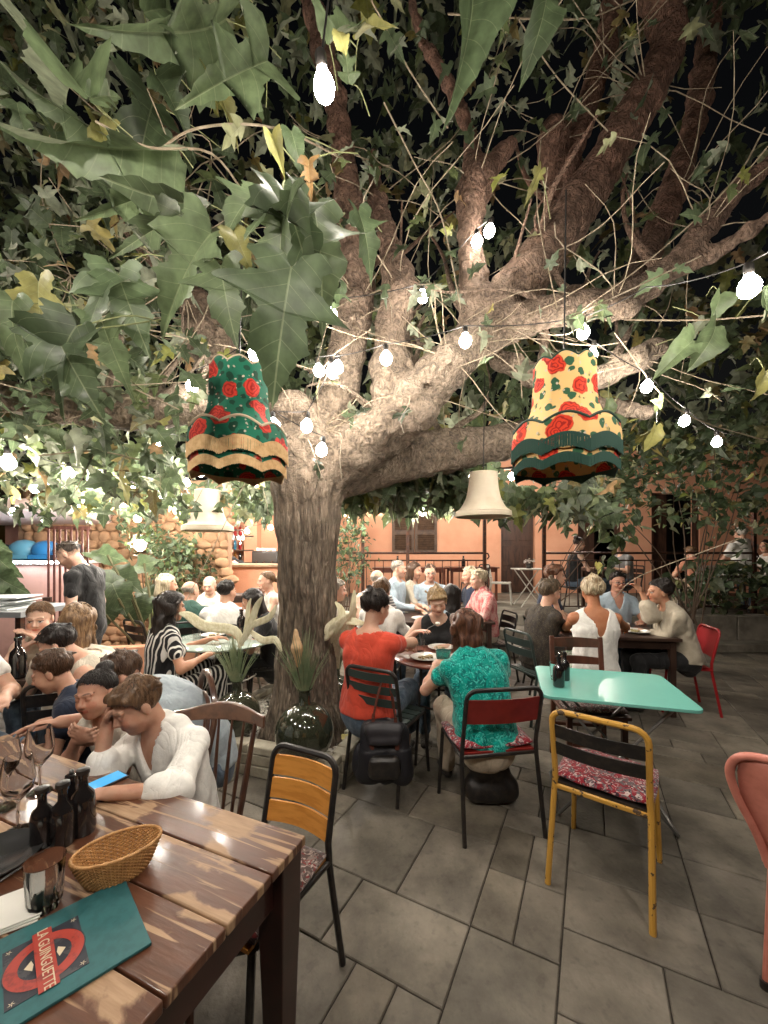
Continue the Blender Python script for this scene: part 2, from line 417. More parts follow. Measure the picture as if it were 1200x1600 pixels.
def person(label, loc, face, sit=.46, lean=8, side=0, head=(5, 0), hL=None, hR=None, eL=None, eR=None, s=1.0, hs=1.0, fem=False,
           wide=1.0, skin=SKIN_A, top=None, bottom=None, hair=None, res=.013, hres=.008, handres=None, glasses=None, shoes=(.03, .025, .02),
           kneeout=.02, legs=(.43, .43), curl=25, eyes='open', noleg=False, neck='crew', group=None, beard=None, ankle_y=None, palmL=None, palmR=None,
           strap=False):
    top = dict(top or {}); bottom = dict(bottom or {}); hair = dict(hair or dict(kind='short', col=(.03, .02, .015)))
    seated = sit is not None
    root = thing('person', label, 'person', (loc[0], loc[1], loc[2] if len(loc) > 2 else 0), R(face - 90), group)
    X = np.array((1., 0, 0)); Yv = np.array((0., 1, 0)); Z = np.array((0., 0, 1))
    hz = (sit + .095 * s) if seated else .92 * s
    sd = lambda v, a: rotv(v, Yv, a)
    def dirn(a): return sd(rotv(Z, X, -a), side)
    p0 = np.array((0, 0, hz)); u1 = dirn(lean * .4); u2 = dirn(lean * .8); u3 = dirn(lean * 1.15)
    p1 = p0 + u1 * .17 * s; p2 = p1 + u2 * .19 * s; p3 = p2 + u3 * .135 * s
    fw = sd(rotv(Yv, X, -lean), side); fw1 = sd(rotv(Yv, X, -lean * .4), side)
    rt = sd(X, side)
    sw = (.155 if fem else .18) * s * wide
    shL = p3 - u3 * .05 * s - rt * sw; shR = p3 - u3 * .05 * s + rt * sw
    la, lb = .275 * s, .245 * s
    tL = np.array(hL) if hL is not None else np.array((-.14, .36, .78)) * s
    tR = np.array(hR) if hR is not None else np.array((.14, .36, .78)) * s
    if not seated:
        if hL is None: tL = shL + np.array((-.06, .06, -.5)) * s
        if hR is None: tR = shR + np.array((.06, .06, -.5)) * s
    if isinstance(eL, tuple) and eL[0] == 't': eL = eL[1] - (shL + tL) / 2
    if isinstance(eR, tuple) and eR[0] == 't': eR = eR[1] - (shR + tR) / 2
    elL, wL = ik(shL, tL, la, lb, (-.7, -.35, -.8) if eL is None else eL); elR, wR = ik(shR, tR, la, lb, (.7, -.35, -.8) if eR is None else eR)
    # head frame
    nd = dirn(lean * .9 + 8 + head[0] * .4); hb = p3 + nd * .085 * s
    hy = rotv(rotv(Yv, X, -head[0]), Z, head[1]); hx = rotv(X, Z, head[1]); hzv = np.cross(hx, hy)
    if len(head) > 2: hx, hzv = rotv(hx, hy, head[2]), rotv(hzv, hy, head[2])
    hc = hb + hzv * .105 * hs + hy * .022 * hs
    HM = np.stack([hx, hy, hzv], 1)
    def hp(x, y, z): return hc + HM @ (np.array((x, y, z)) * hs)
    hipx = .085 * s
    kneeL = kneeR = None
    if seated:
        ay = (legs[0] + .02) * s if ankle_y is None else ankle_y
        ankL = (-hipx - kneeout, ay, .075); ankR = (hipx + kneeout, ay, .075)
        h0L = p0 + (-hipx, .03, -.01); h0R = p0 + (hipx, .03, -.01)
        kneeL, ankL = ik(h0L, ankL, legs[0] * s, legs[1] * s, (-.1, .5, 1)); kneeR, ankR = ik(h0R, ankR, legs[0] * s, legs[1] * s, (.1, .5, 1))
    else:
        h0L = p0 + (-hipx, 0, -.02); h0R = p0 + (hipx, 0, -.02)
        kneeL, ankL = ik(h0L, (-hipx - .03, .08, .08), .43 * s, .42 * s, (0, 1, 0)); kneeR, ankR = ik(h0R, (hipx + .03, -.04, .08), .43 * s, .42 * s, (0, 1, 0))
    w = wide
    def torso(S, o, full=True, k=.05):
        q = .64 if fem else .68
        S.cap(p0 + u1 * .0, p1, (.165 if fem else .155) * s * w + o, (.128 if fem else .145) * s * w + o, k, fw1, q + .06)
        S.cap(p1, p2, (.128 if fem else .145) * s * w + o, (.145 if fem else .16) * s * w + o, k, fw, q)
        S.cap(p2, p2 + u3 * .06 * s, (.145 if fem else .16) * s * w + o, (.12 if fem else .14) * s * w + o, k, fw, q)
        if fem:
            for sx in (-1, 1): S.ell(p2 + rt * sx * .06 * s + fw * .075 * s * w - u2 * .02, (.058 * s + o, .055 * s + o, .056 * s + o), .03)
        if w > 1.08: S.ell(p1 + fw * .06 - u1 * .03, (.13 * w + o, .11 * w + o, .13 + o), .05)
    def shoulders(S, o, inset=0.0):
        for a, sx in ((shL, -1), (shR, 1)):
            S.cap(p3 - u3 * .015 * s + rt * sx * .035 * s, a + u3 * .0 - rt * sx * inset, .05 * s + o * .7, .052 * s + o, .035)
        S.cap(shL * .7 + shR * .3, shR * .7 + shL * .3, .062 * s + o, .062 * s + o, .04)
    def arm(S, a, e, wr, o, t1=1.0, t2=1.0, loose=0.0):
        r0, r1, r2 = ((.043, .034, .024) if fem else (.05, .039, .028)); r0, r1, r2 = r0 * s, r1 * s, r2 * s
        S.cap(a, a + (e - a) * t1, r0 + o, r0 + (r1 - r0) * t1 + o * .8 + loose, .03)
        if t1 >= 1 and t2 > 0:
            m_ = e + (wr - e) * .3
            S.cap(e, e + (wr - e) * min(t2, 1), r1 + o + loose, (r1 + (r2 - r1) * t2) + o + loose, .02)
            if t2 >= 1 and o < .004: S.ell(m_, (r1 * 1.02,) * 3, .03)
    B = Sdf(); torso(B, 0); shoulders(B, 0)
    B.cap(p3 - u3 * .02, hb + hzv * .05 * hs, .053 * s, .050 * hs * (0.95 if fem else 1.05), .03)
    for a, e, wr in ((shL, elL, wL), (shR, elR, wR)): arm(B, a, e, wr, 0)
    for h0, kn, an in ((h0L, kneeL, ankL), (h0R, kneeR, ankR)):
        B.cap(h0, kn, .082 * s * w, .055 * s, .03); B.cap(kn, kn + (an - kn) * .4, .052 * s, .053 * s, .02); B.cap(kn + (an - kn) * .4, an, .052 * s, .034 * s, .02)
    # hands
    hands = []
    for wr, e, sx, pm in ((wL, elL, -1, palmL), (wR, elR, 1, palmR)):
        if pm: d, n_ = U(pm[0]), U(pm[1]); cu = pm[2] if len(pm) > 2 else curl
        else:
            d = U(wr - e); cu = curl
            d = U(d * .8 + np.array((-sx * .25, .3, -.15))); n_ = np.array((0, -.15, -1.)) if seated else np.array((-sx * 1., 0, 0))
        n_ = U(n_ - n_.dot(d) * d); sdv = np.cross(d, n_) ; th = sdv if sdv.dot(X) * -sx > 0 else -sdv
        z = s * .96
        B.ell(wr + d * .048 * z, (.040 * z, .055 * z, .017 * z), .012, M=np.stack([th, d, n_], 1))
        for i, L in zip(range(4), (.93, 1.0, .94, .75)):
            off = (1.5 - i) * .0195 * z; b0 = wr + d * .088 * z + th * off; sp = (1.5 - i) * 3
            d1 = rotv(d, np.cross(d, n_), cu * .6); d1 = rotv(d1, n_, 0); d1 = U(d1 + th * sp * .015)
            b1 = b0 + d1 * .042 * L * z; d2 = rotv(d1, np.cross(d, n_), cu); b2 = b1 + d2 * .026 * L * z
            d3 = rotv(d2, np.cross(d, n_), cu * .6); b3 = b2 + d3 * .018 * L * z
            kk = .004
            B.cap(b0 - d * .02, b1, .0098 * z, .0088 * z, .006); B.cap(b1, b2, .0086 * z, .0078 * z, kk); B.cap(b2, b3, .0078 * z, .0068 * z, kk)
        t0 = wr + d * .022 * z + th * .022 * z; t1 = t0 + U(d * .8 + th * .75 + n_ * .35) * .045 * z; t2 = t1 + U(d * 1.0 + th * .25 + n_ * .4) * .032 * z
        B.cap(t0, t1, .015 * z, .0105 * z, .01); B.cap(t1, t2, .0105 * z, .0085 * z, .004)
        hands.append(wr + d * .085 * z)
    # head
    E = lambda c, r, k=.02, sub=False: B.ell(hp(*c), np.array(r) * hs, k * hs, M=HM, sub=sub)
    def K(a, b, ra, rb, k=.01, sub=False): B.cap(hp(*a), hp(*b), ra * hs, rb * hs, k * hs, sub=sub)
    E((0, -.012, .034), (.074, .094, .083), .02); E((0, .03, -.03), (.058 if fem else .061, .058, .072), .03)
    E((0, .055, -.09), (.032 if fem else .037, .028, .024), .03)
    for sx in (-1, 1):
        E((sx * .034, .062, -.03), (.027, .024, .028), .02)
        B.ell(hp(sx * .031, .103, .004), np.array((.020, .014, .0115)) * hs, .014 * hs, M=HM, sub=True)
        E((sx * .031, .079, .002), (.0145, .0135, .0135), .004)
        E((sx * .077, -.008, -.008), (.008, .019, .031), .008)
        K((sx * .012, .089, .024), (sx * .046, .076, .024), .009, .008, .012)
        E((sx * .0105, .096, -.03), (.008, .009, .007), .006)
    K((0, .087, .012), (0, .108, -.024), .0085, .0115, .01)
    E((0, .083, -.0535), (.019, .012, .0055), .005); E((0, .082, -.0635), (.016, .012, .006), .005)
    if hs < 0.97 or 'child' in label: E((0, .04, -.04), (.064, .05, .05), .02)
    patches = [(hp(0, .0, 0), .155 * hs, hres)]
    if handres: patches += [(c, .1 * s, handres) for c in hands]
    sm = skin_mat(skin); me = sdf_mesh('body', B, res, sm, patches)
    # painted features of the face: brows, eyes, lips
    n = len(me.vertices); co = np.zeros(n * 3, np.float32); me.vertices.foreach_get('co', co); co = co.reshape(-1, 3)
    q = (co - hc) @ HM / hs; col = np.ones((n, 4), np.float32)
    hd = (np.abs(q) < .13).all(1)
    hcol = np.array(hair.get('brow', hair['col'])); bc = np.clip(hcol / np.array(skin) * 1.2, .03, .8)
    ax_ = np.abs(q[:, 0])
    bw = hd & (q[:, 1] > .04) & (ax_ > .011) & (ax_ < .05) & (np.abs(q[:, 2] - (.0265 + .004 * np.sin((ax_ - .01) * 80))) < max(.003, hres * .4))
    col[bw, :3] = .6 * bc + .3
    ck = hd & (np.hypot(ax_ - .042, q[:, 2] + .03) < .02) & (q[:, 1] > .03); col[ck, :3] = (1.02, .86, .82)
    lp = hd & (ax_ < .023) & (np.abs(q[:, 2] + .0585) < .0085) & (q[:, 1] > .082); col[lp, :3] = (.86, .5, .48)
    ml = hd & (ax_ < .021) & (np.abs(q[:, 2] + .0592) < max(.0016, hres * .3)) & (q[:, 1] > .07); col[ml, :3] = (.3, .13, .12)
    ex = ax_ - .031; ez = q[:, 2] - .002
    if eyes == 'open':
        op = hd & (q[:, 1] > .06) & ((ex / .0145) ** 2 + (ez / .0068) ** 2 < 1); col[op, :3] = np.array((.75, .74, .72)) / np.array(skin) * .8
        ir = hd & (q[:, 1] > .06) & (ex ** 2 + ez ** 2 < .0062 ** 2); col[ir, :3] = (.05, .04, .04)
        lash = hd & (q[:, 1] > .06) & (np.abs(ex) < .017) & (np.abs(ez - .0072 + ex * ex * 14) < .0028); col[lash, :3] = (.12, .09, .08)
    else:
        lash = hd & (q[:, 1] > .06) & (np.abs(ex) < .016) & (np.abs(ez + .006 - ex * ex * 12) < max(.0016, hres * .32)); col[lash, :3] = (.34, .22, .18)
        lid = hd & (q[:, 1] > .06) & (np.abs(ex) < .015) & (np.abs(ez) < .006); col[lid, :3] = (.86, .72, .68)
    if beard is not None:
        bd = hd & (q[:, 2] < -.035) & (q[:, 1] > -.01) & ~lp; col[bd, :3] = beard
    a_ = me.color_attributes.new('Col', 'FLOAT_COLOR', 'POINT'); a_.data.foreach_set('color', col.ravel())
    link('body', me, root)
    # ---- clothes
    seed = _pc[0] * 1.37; _pc[0] += 1
    def folds(amp, fr=26):
        return lambda Xp, v: v + amp * (1.1 - 2.6 * np.abs(nz(Xp * np.array((1, 1, .5)) + .02 * nz(Xp, 17, seed)[:, None], fr * 1.0, seed))) * 1.1 + amp * .35 * nz(Xp, fr * 2.6, seed + 5)
    if top.get('mat') is not None:
        S = Sdf(); o = top.get('o', .012); sl = top.get('sleeve', 'short'); lo = top.get('loose', .006)
        torso(S, o + lo * .6 + .005)
        if sl != 'strapless':
            shoulders(S, o, inset=.05 * s if sl == 'none' else 0)
            if sl != 'none':
                t1, t2 = dict(short=(.5, 0), elbow=(.85, 0), half=(1, .35), long=(1, .9), cap=(.3, 0))[sl]
                for a, e, wr in ((shL, elL, wL), (shR, elR, wR)): arm(S, a, e, wr, o, t1, t2, lo)
        if top.get('collar'):
            for i in range(10):
                a = 2 * PI * i / 10; b = 2 * PI * (i + 1) / 10
                if abs(((a + b) / 2) % (2 * PI) - PI / 2) < .35: continue
                f = lambda t: p3 + u3 * (.012 + .008 * math.sin(-t)) * s + rt * .066 * s * math.cos(t) + fw * .066 * s * math.sin(t)
                S.cap(f(a), f(b), .013, .013, .01)
        nk = top.get('neck', neck)
        if nk in ('crew', 'v', 'vback', 'scoop', 'low'):
            r_ = dict(crew=.075, v=.075, vback=.09, scoop=.11, low=.14)[nk] * s
            S.ell(p3 + u3 * .03 * s + fw * .02, (r_, r_, .05 * s if nk in ('crew', 'v', 'vback') else .1 * s), .006, sub=True)
        if nk == 'v':
            S.cap(p3 + fw * .09 * s, p3 - u3 * .13 * s + fw * .13 * s, .055 * s, .008, .006, sub=True)
        if nk == 'vback':
            S.cap(p3 - fw * .06 * s + u3 * .02, p3 - u3 * .2 * s - fw * .13 * s, .10 * s, .01, .006, sub=True)
        if nk == 'tank':
            S.ell(p3 + u3 * .03 * s, (.085 * s, .1, .1), .006, sub=True)
        S.post.append(folds(top.get('fold', .0055)))
        if seated and top.get('hem', 0) is not None:
            hm = top.get('hem') or (sit + .075 * s); S.post.append(lambda Xp, v: np.maximum(v, (hm - Xp[:, 2])))
        link(top.get('name', 'shirt'), sdf_mesh(top.get('name', 'shirt'), S, top.get('res', res), top['mat']), root)
    if bottom.get('mat') is not None and not noleg:
        S = Sdf(); o = .011; kd = bottom.get('kind', 'trousers')
        S.cap(p0 - u1 * .01, p0 + u1 * .05 * s, (.165 if fem else .155) * s * w + .005, (.14 if fem else .15) * s * w + .004, .04, fw1, .72)
        for h0, kn, an in ((h0L, kneeL, ankL), (h0R, kneeR, ankR)):
            t = dict(trousers=(1, .93), shorts=(.75, 0), skirt=(1, .1), long_skirt=(1, .7), capri=(1, .6))[kd]
            S.cap(h0, h0 + (kn - h0) * t[0], .084 * s * w + o, (.058 + .02 * (kd != 'trousers')) * s + o, .04)
            if t[1] > 0: S.cap(kn, kn + (an - kn) * t[1], .058 * s + o, (.045 if kd == 'trousers' else .07) * s + o, .03)
        if 'skirt' in kd:
            S.cap((h0L + h0R) / 2, (kneeL + kneeR) / 2, .1 * s, .08 * s, .06)
            S.cap((kneeL + kneeR) / 2, (kneeL + kneeR) / 2 + (ankL - kneeL) * t[1], .09 * s, .09 * s, .06)
        S.post.append(folds(.005, 22))
        link(kd, sdf_mesh(kd, S, res, bottom['mat']), root)
    for an in (ankL, ankR):
        S = Sdf(); an = np.array(an); S.cap(an + (0, -.02, -.035), an + (0, .15 * s, -.045), .036 * s, .028 * s, .02, (0, 0, 1.), .8); S.cap(an, an + (0, .02, -.03), .034, .036, .02)
        link('shoe', sdf_mesh('shoe', S, max(res, .011), fabric(shoes)), root)
    # ---- hair
    kd = hair.get('kind', 'short'); hm_ = hair_mat(hair['col'], hair.get('col2'))
    v_ = hair.get('vol', .0)
    if kd != 'none':
        S = Sdf()
        def HE(c, r, k=.02, sub=False): S.ell(hp(*c), np.array(r) * hs, k, M=HM, sub=sub)
        def HK(a, b, ra, rb, k=.03, fl=None, q_=1): S.cap(a, b, ra * hs, rb * hs, k, fl, q_)
        hang = U(-hzv * .35 - Z * .65); back = U(-hy)
        def HK(a, b, ra, rb, k=.03, fl=None, q_=1): S.cap(a, b, ra * hs, rb * hs, k, fl, q_)
        HE((0, -.016, .040), (.077 + v_, .096 + v_, .0825 + v_))
        rh = random.Random(int(seed * 10) + 3)
        if kd in ('short', 'bob'):
            crown = np.array((.01, -.045, .115)); amt = hair.get('rough', .003)
            for i in range(34):
                th_, ph_ = rh.uniform(0, 2 * PI), rh.uniform(.15, 1.45)
                d_ = np.array((math.sin(ph_) * math.cos(th_), math.sin(ph_) * math.sin(th_), math.cos(ph_)))
                p_ = np.array((0, -.016, .040)) + d_ * np.array((.077, .096, .082)) + d_ * v_
                fl_ = p_ - crown; fl_ = fl_ - fl_.dot(d_) * d_ * .85; fl_ = U(fl_ + np.array([rh.gauss(0, .25) for _ in range(3)]))
                L_ = rh.uniform(.025, .042); q_ = p_ + fl_ * L_ + d_ * rh.uniform(-.006, .002 + amt * .4) * (1 if kd != 'bun' else .2)
                HK(hp(*p_), hp(*q_), rh.uniform(.007, .0115), .004, .014)
        yy, zz = hair.get('line', ([-.11, -.06, -.015, .02, .05, .08, .1], [-.095, -.07, -.015, .04, .068, .085, .1]))
        if kd in ('bob', 'long', 'curly_long'):
            L = hair.get('len', .12 if kd == 'bob' else .28)
            a0 = hp(0, -.06, .02); b0 = a0 + hang * L + back * .03
            HK(a0, b0, .075 + v_, .07 + v_ * .6, .03, hy, .7)
            for sx in (-1, 1):
                a1 = hp(sx * .06, -.015, .03); b1 = hp(sx * .072, -.02, -.02) + hang * (L * (.8 if kd != 'bob' else .75))
                HK(a1, b1, .03 + v_, .028 + v_ * .7, .03)
            if hair.get('bang'): HE((0, .07, .06), (.055, .028, .03))
        elif kd == 'bun': HE((0, -.075, .115), (.042, .042, .038), .012)
        elif kd == 'lowbun': HE((0, -.125, .0), (.038, .035, .036), .012)
        elif kd == 'pony':
            a0 = hp(0, -.1, .05); HK(a0, a0 + back * .04 * 1, .025, .03); HK(a0 + back * .04, a0 + back * .05 + hang * hair.get('len', .2), .03, .018)
        if hair.get('fringe'): HE((hair['fringe'], .062, .07), (.06, .034, .028), .02); 
        def clip(Xp, v):
            g = (Xp - hc) @ HM / hs
            line = np.interp(g[:, 1], yy, zz) + .010 * nz(g, 70, seed) + .006 * nz(g, 190, seed + 1)
            inner = g[:, 2] < (-.06 if kd in ('bob', 'long', 'curly_long') else -9)
            facecut = np.maximum(line - g[:, 2], 0) if kd not in ('bob', 'long', 'curly_long') else np.maximum(np.where((g[:, 1] > .01) & (g[:, 2] > -.4), line - g[:, 2], -1), -.2)
            facecut = np.where(facecut > 0, facecut, line - g[:, 2] if kd not in ('bob', 'long', 'curly_long') else -1)
            am = hair.get('rough', .003)
            st = am * nz(g * np.array((1, .45, .35)), 110, seed) + am * 1.2 * nz(g * np.array((1, .6, .5)), 48, seed + 3)
            return np.maximum(v + st, facecut * .8 * hs)
        def bald(Xp, v):
            g = (Xp - hc) @ HM / hs
            return np.maximum(clip(Xp, v), np.maximum(g[:, 2] - .045, g[:, 1] - .02) * hs)
        S.post.append(bald if kd == 'bald' else clip)
        ns = hair.get('strands', 240 if hres > .0062 else 900)
        if hres < .0085 and kd != 'bald': hair_strands(root, hc, HM, hs, kd, v_, ns, hair, yy, zz, hang, seed)
        link('hair', sdf_mesh('hair', S, hair.get('res', hres * 1.0), hm_), root)
    if glasses:
        b = MB()
        for sx in (-1, 1):
            c = hp(sx * .033, .103, .0); b.tube([c + hx * .023 * hs * math.cos(t) + hzv * .017 * hs * math.sin(t) for t in np.linspace(0, 2 * PI, 13)], .0022 * hs, 5)
            b.tube([hp(sx * .056, .1, .004), hp(sx * .078, .0, .0)], .0018, 5)
        b.tube([hp(-.011, .106, .003), hp(.011, .106, .003)], .002, 5)
        b.obj('glasses', mat('glasses_frame', glasses, .3), root)
    return root
# ------------------------------------------------------------------ setting: ground, paving, planter, house, bar
def uvz_mix(name, f): return f
M_ground = mat('earth', (.05, .042, .034), .9, col2=(.03, .026, .02), scale=5, bump=.4)
g = MB(); g.box((0, 10, -.06), (80, 80, .04)); struct(g.obj('ground', M_ground, edge=False))
# paving: every slab near enough to be told apart is its own piece
def slab_mat(i):
    a = [(.215, .188, .15), (.185, .163, .13), (.235, .205, .162), (.198, .17, .13)][i]
    m = mat('paving_stone', a, .5, col2=tuple(c * .62 for c in a), scale=3.2, lo=.35, hi=.7, detail=9, bump=.35, bscale=55, spec=.4, rough2=.62)
    n, l, b = nodes(m)
    oi = n.new('ShaderNodeObjectInfo'); hs = n.new('ShaderNodeHueSaturation')
    mr = n.new('ShaderNodeMapRange'); mr.inputs[3].default_value = .78; mr.inputs[4].default_value = 1.16
    l.new(oi.outputs['Random'], mr.inputs[0]); l.new(mr.outputs[0], hs.inputs['Value'])
    src = b.inputs['Base Color'].links[0].from_socket
    # fine dark speckle of dirt
    no = n.new('ShaderNodeTexNoise'); no.inputs['Scale'].default_value = 21; no.inputs['Detail'].default_value = 6
    tc = [q for q in n if q.type == 'TEX_COORD'][0]; l.new(tc.outputs['Object'], no.inputs['Vector'])
    m2 = n.new('ShaderNodeMapRange'); m2.inputs[1].default_value = .34; m2.inputs[2].default_value = .44; m2.inputs[3].default_value = .8; m2.inputs[4].default_value = 1
    l.new(no.outputs['Fac'], m2.inputs[0])
    mx = n.new('ShaderNodeMix'); mx.data_type = 'RGBA'; mx.blend_type = 'MULTIPLY'; mx.inputs[0].default_value = 1
    l.new(src, mx.inputs[6]); l.new(m2.outputs[0], mx.inputs[7])
    ge = n.new('ShaderNodeNewGeometry'); st = n.new('ShaderNodeTexNoise'); st.inputs['Scale'].default_value = 1.7; st.inputs['Detail'].default_value = 8; st.inputs['Roughness'].default_value = .65; l.new(ge.outputs['Position'], st.inputs[0])
    m3 = n.new('ShaderNodeMapRange'); m3.inputs[1].default_value = .36; m3.inputs[2].default_value = .6; m3.inputs[3].default_value = .5; m3.inputs[4].default_value = 1.1; l.new(st.outputs['Fac'], m3.inputs[0])
    mz = n.new('ShaderNodeMix'); mz.data_type = 'RGBA'; mz.blend_type = 'MULTIPLY'; mz.inputs[0].default_value = 1; l.new(mx.outputs[2], mz.inputs[6]); l.new(m3.outputs[0], mz.inputs[7]); l.new(mz.outputs[2], hs.inputs['Color']); l.new(hs.outputs[0], b.inputs['Base Color'])
    return m
SLAB = [slab_mat(i) for i in range(4)]
gr = MB(); gr.box((1, 6, -.025), (26, 24, .03)); paving = struct(gr.obj('paving', mat('joint_mortar', (.06, .052, .042), .95, col2=(.035, .03, .025), scale=30), edge=False))
U_ = .172; TA = R(-27.5); tx = Vector((math.cos(TA), math.sin(TA), 0)); ty = Vector((-math.sin(TA), math.cos(TA), 0))
NG = 66; occ = np.zeros((NG, NG), bool); org = Vector((0, 3.2, 0)) - (tx + ty) * (NG * U_ / 2)
_tm = {}
def tile_mesh(w, h, mi):
    k = (w, h, mi)
    if k not in _tm:
        b = MB(); j = .0031; W_, H_ = w * U_ - 2 * j, h * U_ - 2 * j; c = .004
        def ring(ins, z): return [(-W_ / 2 + ins, -H_ / 2 + ins, z), (W_ / 2 - ins, -H_ / 2 + ins, z), (W_ / 2 - ins, H_ / 2 - ins, z), (-W_ / 2 + ins, H_ / 2 - ins, z)]
        V = ring(0, -.012) + ring(0, -c) + ring(c, 0)
        F_ = [(0, 1, 5, 4), (1, 2, 6, 5), (2, 3, 7, 6), (3, 0, 4, 7), (4, 5, 9, 8), (5, 6, 10, 9), (6, 7, 11, 10), (7, 4, 8, 11), (8, 9, 10, 11)]
        b.add(V, F_); _tm[k] = b.mesh('paving_stone', SLAB[mi], smooth=False)
    return _tm[k]
_rr = random.Random(11); cnt = 0; rest = [MB() for _ in range(4)]; tiles = []
for i in range(NG):
    for j in range(NG):
        if occ[i, j]: continue
        opts = [(3, 2), (2, 3), (3, 3), (2, 2), (2, 2), (3, 2), (1, 2), (2, 1), (1, 1)]
        for w, h in _rr.sample(opts[:7], 7) + [(2, 1), (1, 2), (1, 1)]:
            if i + w <= NG and j + h <= NG and not occ[i:i + w, j:j + h].any(): break
        occ[i:i + w, j:j + h] = True
        c = org + tx * (i + w / 2) * U_ + ty * (j + h / 2) * U_
        if c.y < -.4 or c.y > 7.2 or abs(c.x) > max(1.1, c.y * .98) + .5 or c.x < -4.4: continue
        tiles.append((c, w, h, _rr.randrange(4)))
tiles.sort(key=lambda t: (t[0] - Vector((.3, 0, 0))).length)
for q, (c, w, h, mi) in enumerate(tiles):
    z = _rr.uniform(-.0015, .0015)
    if q < 296:
        o = link('paving_stone', tile_mesh(w, h, mi), paving, loc=(c.x, c.y, z)); o.rotation_euler = (_rr.uniform(-.0025, .0025), _rr.uniform(-.0025, .0025), TA)
    else:
        me = tile_mesh(w, h, mi); Mx = Matrix.Translation((c.x, c.y, z)) @ Matrix.Rotation(TA, 4, 'Z')
        rest[mi].add([Mx @ v.co for v in me.vertices], [tuple(p.vertices) for p in me.polygons])
for mi in range(4):
    if rest[mi].v: stuff(rest[mi].obj('paving_stone', SLAB[mi], paving, smooth=False))

# stone planter round the tree: kerb blocks, pebbles
M_kerb = mat('kerb_stone', (.46, .42, .33), .75, col2=(.26, .23, .17), scale=7, lo=.35, hi=.7, bump=.5, bscale=38)
M_peb = mat('pebble', (.72, .69, .62), .6, col2=(.3, .27, .22), scale=9, lo=.4, hi=.6)
A0 = Vector((-.315, 2.54, 0)); pu = Vector((-.942, .335, 0)); pv = Vector((.335, .942, 0)); PL, PW, PH, PT = 1.32, 1.5, .215, .085
planter = thing('stone_planter', 'low planter of pale stone blocks round the trunk filled with white pebbles', 'planter', A0)
def pl(a, b, z=0): return pu * a + pv * b + Vector((0, 0, z))
rp = random.Random(3)
def block_row(p0, d, L, n_in, z0, z1, off, t, jag=.0):
    x = -off; 
    while x < L - .01:
        w = rp.uniform(.2, .34); x1 = min(x + w, L); x0 = max(x, 0)
        if L - x1 < .09: x1 = L
        if x1 - x0 > .03:
            c = p0 + d * ((x0 + x1) / 2) + n_in * (t / 2 + rp.uniform(-.004, .004)) + Vector((0, 0, (z0 + z1) / 2))
            b = MB(); ang = math.atan2(d.y, d.x); b.box((0, 0, 0), (x1 - x0 - .006, t, z1 - z0 - .005))
            o = b.obj('stone_block', M_kerb, planter, bevel=.007, loc=c); o.rotation_euler = (rp.uniform(-.01, .01), rp.uniform(-.006, .006), ang)
        x = x1
Zv = Vector((0, 0, 0))
for z0, z1, of in ((0, .078, .1), (.078, .156, .0), (.158, PH, .16)):
    tt = PT if z0 < .15 else PT + .03
    block_row(Zv, pu, PL, pv, z0, z1, of, tt); block_row(pl(PT, 0.03 + PT), pv, PW - PT - .03, -pu, z0, z1, of + .05, tt)
    block_row(pl(0, PW), pu, PL, -pv, z0, z1, of, tt); block_row(pl(PL - PT, PT + .03), pv, PW - 2 * PT - .06, pu, z0, z1, of, tt)
soil = MB(); soil.add([pl(.05, .05, .14), pl(PL - .05, .05, .14), pl(PL - .05, PW - .05, .14), pl(.05, PW - .05, .14)], [(0, 3, 2, 1)])
soil.obj('soil', M_ground, planter)
peb = MB()
for _ in range(2600):
    a, b = rp.uniform(.1, PL - .1), rp.uniform(.1, PW - .1); r = rp.uniform(.008, .02)
    c = pl(a, b, .143 + rp.uniform(0, .012)); peb.ball(c, (r * rp.uniform(.8, 1.4), r * rp.uniform(.8, 1.4), r * .6), 6)
stuff(peb.obj('pebbles', M_peb, planter))
# ------------------------------------------------------------------ terrace and house
M_stucco = mat('salmon_stucco', (.74, .38, .24), .85, col2=(.64, .30, .18), scale=1.6, lo=.3, hi=.75, detail=9, bump=.35, bscale=35)
M_wood = mat('dark_wood', (.075, .035, .022), .5, col2=(.035, .018, .012), scale=12, stretch=(1, 1, .2), bump=.3)
M_iron = mat('dark_iron', (.05, .03, .025), .5, metal=.6, col2=(.11, .045, .025), scale=20)
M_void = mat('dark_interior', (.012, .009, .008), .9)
M_conc = mat('terrace_concrete', (.24, .215, .175), .8, col2=(.13, .115, .09), scale=4, lo=.35, hi=.7, bump=.4)
TZ = .5
b = MB(); b.box((5.3, 9.6, TZ / 2 - .002), (12.4, 5.8, TZ)); terrace = struct(b.obj('terrace_floor', M_conc, edge=False))
low = thing('terrace_wall', 'low pale concrete wall edging the raised terrace', 'low wall', (4.6, 6.62, 0))
for k in range(5):
    b = MB(); b.box((0, 0, 0), (1.38, .22, .52)); o = b.obj('wall_block', M_conc, low, bevel=.012, loc=(-.9 + k * 1.4, rp.uniform(-.005, .005), .262)); 
for k in range(4):
    b = MB(); b.box((0, 0, 0), (1.75, .3, .13)); b.obj('bench_slab', M_conc, low, bevel=.012, loc=(-.6 + k * 1.8, -.27, .066))
st = thing('stone_steps', 'two worn stone steps leading up to the terrace', 'steps', (2.3, 6.3, 0))
for k in range(2):
    b = MB(); b.box((0, 0, 0), (1.5, .4, .17)); b.obj('step', M_conc, st, bevel=.02, loc=(0, -.2 + k * .38, .09 + k * .17))
house = thing('house', 'salmon rendered house with brown shutters behind the terrace', 'house', (3, 10.6, TZ))
HY = 10.6
def hx(px): return (px - 600) * HY / FPX
def hz(py): return CZ - (py - HOR) * HY / FPX
